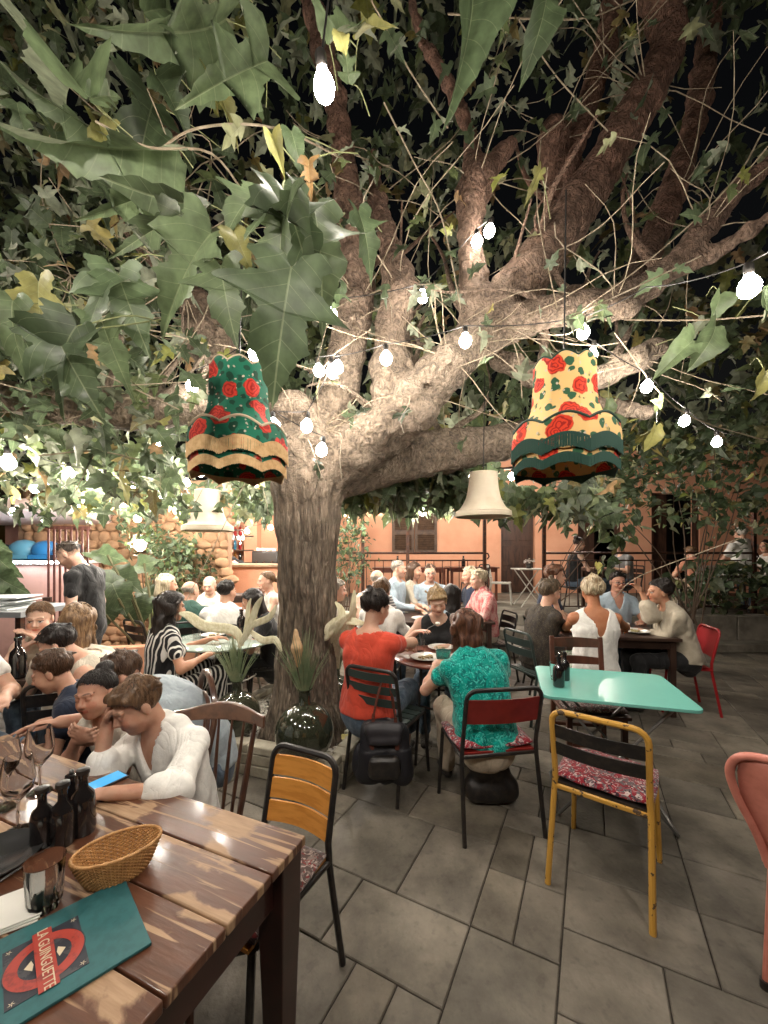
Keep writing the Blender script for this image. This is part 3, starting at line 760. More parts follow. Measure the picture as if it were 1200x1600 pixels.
def wallbox(x0, x1, z0, z1):
    b = MB(); b.box(((x0 + x1) / 2 - 3, .15, (z0 + z1) / 2 - TZ), (x1 - x0, .3, z1 - z0)); b.obj('wall', M_stucco, house, smooth=False)
cuts = [(783, 836), (903, 970), (1018, 1093)]
xs = hx(505); dt = hz(770)
for a, b_ in cuts: wallbox(xs, hx(a), TZ - .1, dt); xs = hx(b_)
wallbox(xs, hx(1300), TZ - .1, dt); wallbox(hx(505), hx(1300), dt, 4.3)
# doors
def panel_door(a, c_, label=None):
    x0, x1 = hx(a) + .02, hx(c_) - .02; d = MB(); d.box(((x0 + x1) / 2 - 3, .12, (dt + TZ) / 2 - TZ), (x1 - x0, .05, dt - TZ - .02)); d = d.obj('door', M_wood, house)
    for i in range(2):
        for k in range(4):
            w = (x1 - x0) / 2; h = (dt - TZ) / 4; b = MB()
            b.box((x0 + w * (i + .5) - 3, .088, h * (k + .5)), (w - .1, .02, h - .12)); b.obj('door_panel', M_wood, d, bevel=.008)
    b = MB(); b.ball((x1 - .12 - 3, .06, 1.0), .025); b.obj('handle', M_iron, d)
panel_door(783, 836)
for a, c_ in cuts[1:]:
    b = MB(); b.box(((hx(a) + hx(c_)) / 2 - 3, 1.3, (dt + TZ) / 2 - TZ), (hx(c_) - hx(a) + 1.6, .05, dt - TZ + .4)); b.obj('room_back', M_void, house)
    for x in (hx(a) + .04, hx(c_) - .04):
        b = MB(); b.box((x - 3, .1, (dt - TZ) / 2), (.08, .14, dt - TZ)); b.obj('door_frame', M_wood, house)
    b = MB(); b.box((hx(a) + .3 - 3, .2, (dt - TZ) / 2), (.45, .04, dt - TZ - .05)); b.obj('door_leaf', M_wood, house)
# shutters with separate slats
M_shut = mat('shutter_paint', (.115, .07, .045), .55, col2=(.07, .042, .028), scale=10, bump=.2)
x0, x1, z0, z1 = hx(612), hx(683), hz(864), hz(802)
for i in range(2):
    w = (x1 - x0) / 2; cx = x0 + w * (i + .5) - 3; cz = (z0 + z1) / 2 - TZ; H_ = z1 - z0
    b = MB(); b.box((cx, -.015, cz), (w - .02, .02, H_)); sh = b.obj('shutter', M_wood, house)
    b = MB()
    for sx in (-1, 1): b.box((cx + sx * (w / 2 - .045), -.04, cz), (.07, .045, H_))
    for zz in (-H_ / 2 + .04, 0, H_ / 2 - .04): b.box((cx, -.04, cz + zz), (w - .16, .044, .08))
    b.obj('shutter_frame', M_shut, sh)
    for half in (0, 1):
        nsl = 7
        for k in range(nsl):
            b = MB(); zz = cz - H_ / 2 + .09 + half * H_ / 2 + (k + .5) * (H_ / 2 - .13) / nsl
            b.box((cx, -.042, zz), (w - .16, .012, .075), (R(35), 0, 0)); b.obj('slat', M_shut, sh)
# wall lantern
M_glow = mat('lantern_glass', (.9, .85, .75), .4, emit=((1, .86, .66), 60 * LAMP))
lx, lz = hx(588), hz(795)
ln = thing('wall_lantern', 'lit square lantern fixed on the salmon wall left of the shutters', 'wall lamp', (lx, HY - .1, lz))
b = MB(); b.box((0, .05, -.02), (.05, .1, .04)); b.box((0, 0, .14), (.2, .16, .03)); b.box((0, 0, -.14), (.16, .14, .02)); b.obj('bracket', M_iron, ln)
b = MB(); b.lathe([(.001, -.125), (.075, -.125), (.09, .12), (.001, .12)], 4); b.obj('lantern_glass', M_glow, ln, smooth=False)
# posts and railing at the terrace edge
rail = thing('terrace_railing', 'rust brown iron railing with posts along the terrace edge', 'railing', (2.0, 7.0, TZ))
def rl(px, Y=7.0): return (px - 600) * Y / FPX - 2.0
for px in (567, 637, 757, 850, 1178):
    b = MB(); b.box((rl(px), 0, .9 if px == 1178 else 1.3), (.055, .055, 1.8 if px == 1178 else 2.6)); b.obj('post', M_iron, rail)
def railing(px0, px1):
    a, c_ = rl(px0), rl(px1); b = MB(); b.tube([(a, 0, 1.06), (c_, 0, 1.06)], .02, 8); b.obj('top_rail', M_iron, rail)
    b = MB(); b.tube([(a, 0, .93), (c_, 0, .93)], .013, 6); b.tube([(a, 0, .12), (c_, 0, .12)], .013, 6); b.obj('rail', M_iron, rail)
    n = int((c_ - a) / .145)
    for i in range(n + 1):
        x = a + (c_ - a) * i / n; b = MB(); b.tube([(x, 0, .12), (x, 0, .93)], .0075, 5, cap=False); b.obj('baluster', M_iron, rail)
    b = MB(); b.tube([(c_, 0, 1.06), (c_ + .06, 0, 1.05), (c_ + .08, 0, 1.0), (c_ + .05, 0, .95)], .014, 6); b.obj('scroll', M_iron, rail)
railing(520, 757); railing(850, 1178)
# string wire beam under the leaves on the house side
b = MB(); b.tube([(rl(500) + 0, .0, hz(795) - TZ), (rl(850), 0, 2.62)], .018, 6); b.obj('top_bar', M_iron, rail)

# ------------------------------------------------------------------ bar at the back left
barY = 7.0
def bx(px, Y=barY): return (px - 600) * Y / FPX
def bz(py, Y=barY): return CZ - (py - HOR) * Y / FPX
bar = thing('bar_counter', 'salmon painted bar counter with a pale top behind the diners', 'bar counter', (bx(392), barY, 0))
b = MB(); w = bx(455) - bx(336); b.box((0, .28, bz(886) / 2), (w, .5, bz(886))); b.obj('counter_front', M_stucco, bar)
b = MB(); b.box((0, .25, bz(886) + .026), (w + .12, .66, .05)); b.obj('counter_top', mat('bar_top', (.42, .3, .2), .35, col2=(.3, .2, .13), scale=9), bar, bevel=.008)
bw = thing('bar_back_wall', 'salmon back wall of the bar', 'wall', (bx(370, 8.8), 8.8, 0))
b = MB(); b.box((0, .1, 1.4), (3.6, .2, 2.8)); b.obj('wall', M_stucco, bw)
b = MB(); b.box((bx(398, 8.8) - bx(370, 8.8), -.15, 1.6), (.28, .3, 2.4)); b.obj('pillar', M_stucco, bw, bevel=.01)
shf = thing('bar_shelves', 'wooden shelves with bottles and glasses on the bar wall', 'shelves', (bx(345, 8.6), 8.6, 0))
GL = mat('bar_glass', (.75, .82, .8), .05, trans=.85)
for zz in (1.35, 1.62, 1.92):
    b = MB(); b.box((0, 0, zz), (1.5, .24, .03)); b.obj('shelf', M_shut, shf)
bcols = [(.05, .12, .06), (.3, .12, .03), (.02, .02, .02), (.5, .45, .35), (.05, .2, .3), (.35, .03, .03)]
bmat = [mat('bottle_glass', c, .12, spec=.7) for c in bcols]
bp_ = [(.028, 0), (.034, .01), (.034, .15), (.03, .18), (.012, .21), (.012, .27), (.001, .27)]
for zz in (1.365, 1.635, 1.935):
    for k in range(13):
        b = MB(); b.lathe([(r * 1.0, z * rp.uniform(.7, 1)) for r, z in bp_], 8); o = b.obj('bottle', bmat[rp.randrange(6)], None, loc=(shf.location.x - .68 + k * .112, 8.55, zz + .001))
        tag(o, 'small bottle in a row on the shelves behind the barman', 'bottle', 'bottles on the bar shelves')
cm = thing('coffee_machine', 'dark coffee machine with cups stacked on top by the bar pillar', 'coffee machine', (bx(418, 7.9), 7.9, 1.2))
b = MB(); b.box((0, 0, .22), (.5, .4, .36)); b.box((0, -.22, .1), (.46, .1, .06)); b.obj('body', mat('machine_steel', (.06, .06, .06), .3, metal=.7), cm, bevel=.02)
for k in range(3):
    b = MB(); b.tube([(-.15 + k * .15, -.2, .2), (-.15 + k * .15, -.3, .17)], .018, 6); b.obj('handle', M_iron, cm)
for k in range(8):
    b = MB(); b.lathe([(.02, 0), (.034, .05), (.03, .05), (.018, .005)], 8, ((k % 4) * .1 - .17, -.08 + (k // 4) * .14, .41)); b.obj('cup', mat('white_china', (.75, .72, .66), .25), cm)
b = MB(); b.box((0, 0, .6), (1.1, .5, 1.2)); tag(b.obj('back_counter', M_stucco, loc=(bx(418, 7.9), 7.9, 0)), 'back counter carrying the coffee machine', 'counter')
# shelf of hanging glasses over the bar
hg = thing('glass_rack', 'rack of hanging glasses above the bar', 'glass rack', (bx(345, 7.4), 7.4, bz(828, 7.4)))
b = MB(); b.box((0, 0, 0), (.9, .3, .02)); b.obj('rack', M_iron, hg)
for k in range(10):
    b = MB(); b.lathe([(.03, -.01), (.004, -.02), (.004, -.09), (.036, -.12), (.03, -.19)], 8, (-.4 + k * .09, 0, 0)); b.obj('glass', GL, hg)
# ------------------------------------------------------------------ rough stone wall and light, left
M_rock = mat('rough_stone', (.50, .30, .17), .9, col2=(.32, .19, .11), scale=5, lo=.35, hi=.65, bump=.9, bscale=18)
rw = thing('rough_stone_wall', 'rough ochre stone wall lit by a spotlight', 'stone wall', (bx(190, 6.2), 6.2, 0))
rs = Sdf(); 
z = .1
while z < 2.5:
    x = -1.5 + rp.uniform(-.1, .1); hh = rp.uniform(.09, .15)
    while x < 1.6:
        w = rp.uniform(.09, .24); rs = None
        b = MB(); b.ball((0, 0, 0), (w * .6, .075, hh * .68), 10); b.v = [tuple(q * rp.uniform(.84, 1.14) for q in v) for v in b.v]
        if 0 < z: 
            o = b.obj('stone', M_rock, rw, loc=(x + w / 2, rp.uniform(-.02, .03), z)); o.rotation_euler = (0, rp.uniform(-.1, .1), 0)
        x += w
    z += hh * 1.05
b = MB(); b.box((0, .12, 1.35), (3.3, .16, 2.7)); b.obj('mortar', mat('wall_mortar', (.42, .27, .17), .95, col2=(.34, .2, .12), scale=8), rw)
SPOT = mat('spot_glass', (1, 1, 1), .3, emit=((1, .9, .75), 220 * LAMP))
sp = thing('spotlight', 'bright round garden spotlight on the rough stone wall', 'spotlight', (bx(222, 5.8), 5.8, bz(852, 5.8)))
b = MB(); b.lathe([(.001, .03), (.09, .03), (.11, -.06), (.001, -.06)], 20, M=Matrix.Rotation(R(75), 3, 'X')); b.obj('housing', M_iron, sp)
b = MB(); b.ball((0, -.05, 0), (.085, .05, .085), 12); b.obj('lens', SPOT, sp)
b = MB(); b.tube([(0, 0, 0), (0, .25, .05)], .015); b.obj('bracket', M_iron, sp)
pw = thing('clay_trough', 'terracotta coloured low wall in front of the big leafy plants', 'low wall', G(185, 1050, .0))
pw.location = (-2.55, 4.2, 0)
b = MB(); b.box((0, 0, .29), (1.9, .12, .58), (0, 0, R(12))); b.obj('wall', M_stucco, pw, bevel=.01)
# iron gate
gt = thing('iron_gate', 'brown iron bar gate standing open beside the waiter', 'gate', (-3.72, 4.4, 0)); gt.rotation_euler = (0, 0, R(20))
M_gate = mat('gate_iron', (.14, .05, .04), .5, metal=.3, col2=(.09, .03, .025), scale=15)
for k in range(8):
    b = MB(); b.box((k * .052, 0, 1.0), (.018, .018, 1.72)); b.obj('bar', M_gate, gt)
for zz in (.16, .95, 1.84):
    b = MB(); b.box((.18, .0, zz), (.42, .012, .04)); b.obj('cross_rail', M_gate, gt)
b = MB(); b.box((.0, -.03, 1.0), (.07, .05, .14)); b.tube([(0, -.05, 1.02), (.0, -.1, 1.02), (.09, -.1, 1.02)], .01); b.obj('lock', M_iron, gt)
# pink kiosk at the far left
M_pink = mat('pink_render', (.72, .42, .36), .7, col2=(.6, .33, .28), scale=3)
ks = thing('service_kiosk', 'pink kiosk with a lit shelf of blue gear at the far left', 'kiosk', (-5.45, 5.8, 0))
b = MB(); b.box((.1, .9, 1.2), (2.0, .1, 2.4)); b.obj('back_wall', M_pink, ks)
b = MB(); b.box((.1, 0, .72), (2.0, .5, 1.38)); b.obj('counter_front', M_pink, ks)
b = MB(); b.box((.1, -.02, 1.43), (2.1, .6, .04)); b.obj('counter_top', mat('white_laminate', (.75, .75, .72), .3), ks)
b = MB(); b.box((.1, -.33, 1.425), (2.0, .012, .02)); b.obj('light_strip', mat('light_strip', (.8, .9, 1), .3, emit=((.75, .9, 1.), 70)), ks)
b = MB(); b.box((.1, -.05, 2.14), (2.2, 1.0, .16), (R(-8), 0, 0)); b.obj('awning', mat('pale_awning', (.8, .62, .58), .8), ks, bevel=.02)
BL = [mat('blue_gear', c, .35) for c in ((.03, .2, .5), (.02, .03, .05), (.1, .3, .45))]
for k, (x, sz) in enumerate(((-.5, .2), (-.15, .17), (.2, .21), (.52, .2), (.84, .2))):
    b = MB(); b.ball((0, 0, sz * .7), (sz, .16, sz * .75), 12); b.box((0, -.02, .05), (sz * 1.5, .25, .06)); tag(b.obj('helmet', BL[k % 3], loc=(-5.45 + x, 5.8, 1.452)), ['shiny blue helmet at the shelf\'s far left', 'small black helmet on the lit kiosk shelf', 'pale blue helmet in the middle of the lit shelf', 'blue helmet right of the pale one on the kiosk shelf', 'black helmet at the right end of the kiosk shelf'][k], 'helmet')
side = thing('side_table', 'grey side table stacked with folded paper mats at the far left', 'side table', (-3.75, 3.9, 0))
b = MB(); b.box((0, 0, 1.0), (1.0, .7, .05)); b.obj('table_top', mat('grey_metal', (.25, .26, .27), .4), side)
for sx in (-1, 1):
    for sy in (-1, 1):
        b = MB(); b.box((sx * .45, sy * .3, .49), (.05, .05, .97)); b.obj('leg', M_iron, side)
for k in range(9):
    b = MB(); b.box((0, 0, 0), (rp.uniform(.4, .6), .35, .012)); o = b.obj('paper_mat', mat('paper', (.62, .66, .66), .7) if k == 0 else o.data.materials[0], None, loc=(-3.75 + rp.uniform(-.08, .08), 3.85, 1.032 + k * .0125)); o.rotation_euler = (0, 0, rp.uniform(-.3, .3))
    tag(o, 'sheet in the pile of pale paper mats on the grey side table', 'paper', 'paper mats piled on the side table')
# ------------------------------------------------------------------ the old mulberry tree
def bark():
    m = mat('bark', (.30, .235, .175), .9, col2=(.19, .145, .105), scale=7, lo=.35, hi=.68, detail=10)
    n, l, b = nodes(m)
    tc = n.new('ShaderNodeTexCoord')
    # lower trunk: vertical furrows; limbs: knotty reddish skin. Mixed by height (a real change of the bark)
    mp = n.new('ShaderNodeMapping'); mp.inputs['Scale'].default_value = (26, 26, 4.5); l.new(tc.outputs['Object'], mp.inputs[0])
    f1 = n.new('ShaderNodeTexNoise'); f1.inputs['Scale'].default_value = 1; f1.inputs['Detail'].default_value = 7; f1.inputs['Distortion'].default_value = .6; l.new(mp.outputs[0], f1.inputs[0])
    f2 = n.new('ShaderNodeTexNoise'); f2.inputs['Scale'].default_value = 13; f2.inputs['Detail'].default_value = 11; f2.inputs['Roughness'].default_value = .62; f2.inputs['Distortion'].default_value = 2.4; l.new(tc.outputs['Object'], f2.inputs[0])
    sx = n.new('ShaderNodeSeparateXYZ'); l.new(tc.outputs['Object'], sx.inputs[0])
    h = n.new('ShaderNodeMapRange'); h.inputs[1].default_value = 1.7; h.inputs[2].default_value = 2.3; l.new(sx.outputs[2], h.inputs[0])
    mh = n.new('ShaderNodeMix'); l.new(h.outputs[0], mh.inputs[0]); l.new(f1.outputs['Fac'], mh.inputs[2]); l.new(f2.outputs['Fac'], mh.inputs[3])
    bp = n.new('ShaderNodeBump'); bp.inputs['Strength'].default_value = 1; bp.inputs['Distance'].default_value = .06; l.new(mh.outputs[0], bp.inputs['Height']); l.new(bp.outputs[0], b.inputs['Normal'])
    cr = n.new('ShaderNodeMapRange'); cr.inputs[1].default_value = .38; cr.inputs[2].default_value = .6; cr.inputs[3].default_value = .5; cr.inputs[4].default_value = 1.15; l.new(mh.outputs[0], cr.inputs[0]); cm_ = n.new('ShaderNodeMapRange'); cm_.inputs[3].default_value = .5; cm_.inputs[4].default_value = .5; l.new(h.outputs[0], cm_.inputs[0]); l.new(cm_.outputs[0], cr.inputs[3])
    src = b.inputs['Base Color'].links[0].from_socket
    red = n.new('ShaderNodeMapRange'); red.inputs[1].default_value = 3.0; red.inputs[2].default_value = 4.4; l.new(sx.outputs[2], red.inputs[0])
    def crack(stretch, dist_, w_):
        q = n.new('ShaderNodeMapping'); q.inputs['Scale'].default_value = stretch; l.new(tc.outputs['Object'], q.inputs[0])
        dn = n.new('ShaderNodeTexNoise'); dn.inputs['Scale'].default_value = 1.3; dn.inputs['Detail'].default_value = 4; l.new(q.outputs[0], dn.inputs[0])
        am = n.new('ShaderNodeMix'); am.data_type = 'RGBA'; am.blend_type = 'ADD'; am.inputs[0].default_value = dist_; l.new(q.outputs[0], am.inputs[6]); l.new(dn.outputs['Color'], am.inputs[7])
        vo = n.new('ShaderNodeTexVoronoi'); vo.feature = 'DISTANCE_TO_EDGE'; vo.inputs['Scale'].default_value = 1; l.new(am.outputs[2], vo.inputs[0])
        r_ = n.new('ShaderNodeMapRange'); r_.inputs[1].default_value = 0; r_.inputs[2].default_value = w_; l.new(vo.outputs['Distance'], r_.inputs[0]); return r_.outputs[0]
    k1 = crack((44, 44, 6.5), 1.8, .3); k2 = crack((17, 17, 9), 3.6, .16)
    kk = n.new('ShaderNodeMix'); l.new(h.outputs[0], kk.inputs[0]); l.new(k1, kk.inputs[2]); k3 = n.new('ShaderNodeMapRange'); k3.inputs[3].default_value = .62; l.new(k2, k3.inputs[0]); l.new(k3.outputs[0], kk.inputs[3])
    b2 = n.new('ShaderNodeBump'); b2.inputs['Strength'].default_value = .9; b2.inputs['Distance'].default_value = .014; l.new(kk.outputs[0], b2.inputs['Height']); l.new(bp.outputs[0], b2.inputs['Normal']); l.new(b2.outputs[0], b.inputs['Normal'])
    kc = n.new('ShaderNodeMapRange'); kc.inputs[3].default_value = .68; kc.inputs[4].default_value = 1.05; l.new(kk.outputs[0], kc.inputs[0])
    mk = n.new('ShaderNodeMix'); mk.data_type = 'RGBA'; mk.blend_type = 'MULTIPLY'; mk.inputs[0].default_value = 1; l.new(src, mk.inputs[6]); l.new(kc.outputs[0], mk.inputs[7]); src = mk.outputs[2]
    m1 = n.new('ShaderNodeMix'); m1.data_type = 'RGBA'; m1.inputs[7].default_value = (.27, .15, .105, 1); l.new(red.outputs[0], m1.inputs[0]); l.new(src, m1.inputs[6])
    m2 = n.new('ShaderNodeMix'); m2.data_type = 'RGBA'; m2.blend_type = 'MULTIPLY'; m2.inputs[0].default_value = 1; l.new(m1.outputs[2], m2.inputs[6]); l.new(cr.outputs[0], m2.inputs[7])
    l.new(m2.outputs[2], b.inputs['Base Color'])
    return m
M_bark = bark()
TB = Vector((-.62, 3.12, 0))
tree = thing('mulberry_tree', 'huge old mulberry tree with furrowed trunk and spreading knotty limbs over the courtyard', 'tree', TB)
def loc3(px, py, Y): return np.array(P(px, py, Y) - TB)
BR = [
 [(500, 745, 3.12, 50), (560, 700, 3.08, 56), (620, 655, 3.0, 50), (680, 592, 2.95, 44), (735, 542, 2.9, 38), (800, 505, 2.85, 30), (880, 485, 2.8, 26), (960, 470, 2.8, 24), (1040, 425, 2.8, 22), (1100, 360, 2.8, 19), (1160, 290, 2.8, 16), (1230, 240, 2.8, 13)],
 [(520, 742, 3.2, 48), (600, 722, 3.35, 46), (690, 705, 3.6, 42), (790, 690, 3.9, 34), (880, 670, 4.3, 26), (980, 640, 4.8, 20)],
 [(735, 542, 2.9, 38), (775, 475, 2.92, 36), (845, 405, 2.95, 44), (905, 320, 3.0, 40), (960, 230, 3.02, 37), (1012, 140, 3.05, 34), (1045, 60, 3.1, 30), (1010, -40, 3.1, 26)],
 [(745, 490, 2.9, 30), (738, 410, 2.86, 21), (735, 345, 2.85, 17), (742, 296, 2.8, 23), (775, 250, 2.8, 13), (800, 225, 2.8, 10)],
 [(742, 292, 2.8, 20), (735, 215, 2.8, 11), (700, 130, 2.78, 7), (660, 60, 2.75, 5.5), (640, -20, 2.7, 5)],
 [(610, 620, 3.0, 34), (610, 530, 2.95, 25), (622, 452, 2.9, 27), (608, 385, 2.9, 17), (590, 310, 2.95, 12), (585, 240, 3.0, 9)],
 [(500, 700, 3.2, 32), (530, 610, 3.1, 32), (548, 520, 3.0, 27), (560, 440, 2.95, 29), (546, 330, 2.9, 22), (535, 230, 2.85, 19), (515, 120, 2.8, 17), (480, -20, 2.8, 16)],
 [(462, 735, 3.12, 46), (400, 668, 2.98, 46), (320, 630, 2.85, 42), (220, 645, 2.75, 38), (120, 640, 2.65, 35), (20, 622, 2.55, 33), (-90, 600, 2.45, 28)],
 [(360, 645, 3.05, 30), (337, 565, 3.1, 33), (322, 505, 3.15, 34), (300, 465, 3.2, 20)],
 [(300, 500, 3.3, 14), (285, 400, 3.4, 12), (272, 300, 3.45, 14), (268, 200, 3.5, 10)],
 [(850, 405, 3.15, 22), (872, 320, 3.25, 19), (888, 250, 3.35, 18), (915, 170, 3.45, 17), (945, 80, 3.5, 16), (960, -30, 3.5, 15)],
 [(868, 300, 3.3, 16), (862, 226, 3.25, 22), (866, 200, 3.3, 16)],
 [(985, 455, 3.0, 24), (1025, 365, 3.4, 21), (1060, 270, 3.6, 19), (1092, 160, 3.7, 17), (1110, 20, 3.8, 15)],
 [(780, 560, 3.3, 18), (860, 592, 3.15, 17), (935, 590, 3.0, 17), (1000, 560, 2.92, 17), (1030, 540, 2.9, 10)],
 [(860, 610, 3.4, 13), (930, 632, 3.3, 11), (1010, 646, 3.3, 11)],
 [(840, 470, 3.0, 12), (848, 530, 3.2, 9), (845, 600, 3.3, 8)],
 [(505, 690, 3.1, 24), (470, 640, 2.95, 24), (440, 640, 2.9, 20)],
 [(1030, 430, 2.9, 12), (1110, 400, 2.75, 9), (1200, 340, 2.6, 8)],
]
S = Sdf()
def K3(a, b, ra, rb, k=.09): S.cap(a, b, ra, rb, k)
tz = [(0, .36), (.12, .3), (.3, .245), (.7, .222), (1.3, .215), (1.8, .235), (2.1, .27), (2.3, .27)]
for (z0, r0), (z1, r1) in zip(tz, tz[1:]): K3((0, 0, z0), (0.02 * z1, 0, z1), r0, r1, .05)
for k in range(6):
    a = k * 1.05 + .4; K3((.12 * math.cos(a), .12 * math.sin(a), .5), (.33 * math.cos(a), .33 * math.sin(a), .06), .1, .06, .08)
rk = random.Random(5); KN = []
for br in BR:
    kf = .66 if br is BR[7] else .76 if br in (BR[0], BR[1], BR[2]) else .9
    pts = [tuple(loc3(x, y, Y)) + (r * kf * Y / FPX,) for x, y, Y, r in br]
    sp_ = spline(pts, 3)
    for a, b in zip(sp_, sp_[1:]): K3(a[:3], b[:3], max(a[3], .012), max(b[3], .012), .05)
    for q in sp_[1:]:
        if rk.random() < .5 and q[3] > .05:
            v = np.array([rk.gauss(0, 1) for _ in range(3)]); v /= np.linalg.norm(v); r_ = q[3] * rk.uniform(.35, .6)
            S.ell(q[:3] + v * q[3] * .75, (r_, r_, r_), .05)
for px, py, Y, r in ((640, 620, 2.85, 26), (598, 668, 2.9, 26), (700, 560, 2.8, 20), (560, 505, 2.85, 16), (562, 470, 2.85, 14), (742, 286, 2.8, 20), (622, 455, 2.85, 20), (865, 215, 3.2, 22), (322, 520, 3.05, 30), (450, 700, 2.95, 26), (660, 650, 2.85, 22), (960, 480, 2.75, 18), (985, 480, 2.7, 14), (1000, 560, 2.85, 15)):
    S.ell(loc3(px, py, Y), (r * Y / FPX,) * 3, .05)
for px, py, Y, r in ((556, 512, 2.82, 9), (668, 606, 2.78, 10), (482, 268, 2.7, 6), (700, 574, 2.76, 7)):   # hollows
    S.ell(loc3(px, py, Y), (r * Y / FPX,) * 3, .02, sub=True)
def ridges(X, v):
    a = np.arctan2(X[:, 1], X[:, 0]); w = np.clip((2.25 - X[:, 2]) / .3, 0, 1)
    fl = np.sin(a * 19 + 2.2 * np.sin(X[:, 2] * 3.1) + 1.2 * np.sin(X[:, 2] * 9 + a * 3)) * .6 + np.sin(a * 31 + 3 * np.sin(X[:, 2] * 4.3 + 1)) * .35
    return v + w * fl * .0115 + (1 - w) * (nz(X, 24, 1) * .013 + (.3 - np.abs(nz(X, 37, 2))) * .02) + nz(X, 7, 3) * .012
S.post.append(ridges)
lo, hi = S.bounds(.06); hi[2] = min(hi[2], 5.6)
o_ = sdf_mesh('trunk', S, .024, M_bark, patches=[((0.0, 0, 1.0), (.42, .42, 1.1), .0125), ((.35, -.1, 2.45), (.75, .38, .35), .0165)])
link('trunk', o_, tree)

# ---- leaves
def leaf_mat(name, top, under, attr=False):
    m = bpy.data.materials.new(name); m.use_nodes = True; n, l, b = nodes(m)
    b.inputs['Roughness'].default_value = .45; b.inputs['Specular IOR Level'].default_value = .45
    ge = n.new('ShaderNodeNewGeometry'); mx = n.new('ShaderNodeMix'); mx.data_type = 'RGBA'; mx.inputs[6].default_value = (*top, 1); mx.inputs[7].default_value = (*under, 1)
    l.new(ge.outputs['Backfacing'], mx.inputs[0])
    uv = n.new('ShaderNodeUVMap'); se = n.new('ShaderNodeSeparateXYZ'); l.new(uv.outputs[0], se.inputs[0])
    def mth(op, a, b_=None, c=None):
        q = n.new('ShaderNodeMath'); q.operation = op
        for i, v in enumerate((a, b_, c)):
            if v is None: continue
            if isinstance(v, (int, float)): q.inputs[i].default_value = v
            else: l.new(v, q.inputs[i])
        return q.outputs[0]
    ax = mth('ABSOLUTE', se.outputs[0]); t = mth('SUBTRACT', se.outputs[1], mth('MULTIPLY', ax, .75))
    s_ = mth('ABSOLUTE', mth('SINE', mth('MULTIPLY', t, 21.0))); side_v = mth('LESS_THAN', s_, mth('ADD', .03, mth('MULTIPLY', mth('SUBTRACT', .5, ax), .10)))
    mid = mth('LESS_THAN', ax, .009); vein = mth('MAXIMUM', mid, mth('MULTIPLY', side_v, .7))
    if attr:
        at = n.new('ShaderNodeAttribute'); at.attribute_name = 'Col'; var = at.outputs['Color']
    else:
        oi = n.new('ShaderNodeObjectInfo'); r_ = n.new('ShaderNodeMapRange'); r_.inputs[3].default_value = .7; r_.inputs[4].default_value = 1.25; l.new(oi.outputs['Random'], r_.inputs[0]); var = r_.outputs[0]
    m3 = n.new('ShaderNodeMix'); m3.data_type = 'RGBA'; m3.blend_type = 'MULTIPLY'; m3.inputs[0].default_value = 1; l.new(mx.outputs[2], m3.inputs[6]); l.new(var, m3.inputs[7])
    m4 = n.new('ShaderNodeMix'); m4.data_type = 'RGBA'; m4.inputs[7].default_value = (.36, .40, .24, 1); l.new(mth('MULTIPLY', vein, .32), m4.inputs[0]); l.new(m3.outputs[2], m4.inputs[6])
    no = n.new('ShaderNodeTexNoise'); no.inputs['Scale'].default_value = 9; l.new(uv.outputs[0], no.inputs[0])
    bh = mth('ADD', mth('MULTIPLY', vein, -.6), no.outputs['Fac']); bp = n.new('ShaderNodeBump'); bp.inputs['Strength'].default_value = .45; bp.inputs['Distance'].default_value = .004; l.new(bh, bp.inputs['Height']); l.new(bp.outputs[0], b.inputs['Normal'])
    pn = n.new('ShaderNodeTexNoise'); pn.inputs['Scale'].default_value = 3.5; pn.inputs['Detail'].default_value = 7; ge2 = n.new('ShaderNodeNewGeometry'); sc_ = n.new('ShaderNodeVectorMath'); sc_.operation = 'SCALE'; sc_.inputs['Scale'].default_value = 6; l.new(ge2.outputs['Position'], sc_.inputs[0]); l.new(sc_.outputs[0], pn.inputs[0])
    pr_ = n.new('ShaderNodeMapRange'); pr_.inputs[1].default_value = .35; pr_.inputs[2].default_value = .7; pr_.inputs[3].default_value = .72; pr_.inputs[4].default_value = 1.35; l.new(pn.outputs['Fac'], pr_.inputs[0])
    m6 = n.new('ShaderNodeMix'); m6.data_type = 'RGBA'; m6.blend_type = 'MULTIPLY'; m6.inputs[0].default_value = 1; l.new(m4.outputs[2], m6.inputs[6]); l.new(pr_.outputs[0], m6.inputs[7]); m4 = m6
    l.new(m4.outputs[2], b.inputs['Base Color'])
    tr = n.new('ShaderNodeBsdfTranslucent'); l.new(m4.outputs[2], tr.inputs[0]); ms = n.new('ShaderNodeMixShader'); ms.inputs[0].default_value = .36
    out = n['Material Output']; l.new(b.outputs[0], ms.inputs[1]); l.new(tr.outputs[0], ms.inputs[2]); l.new(ms.outputs[0], out.inputs[0])
    return m
LG = leaf_mat('leaf_green', (.07, .10, .05), (.21, .23, .16)); LGA = leaf_mat('leaf_green_mass', (.08, .11, .058), (.19, .21, .145), True)
LY = leaf_mat('leaf_yellowing', (.27, .26, .09), (.31, .3, .15)); LD = leaf_mat('leaf_brown', (.2, .12, .05), (.25, .16, .08))
LP = leaf_mat('leaf_pale', (.11, .15, .075), (.19, .215, .14))
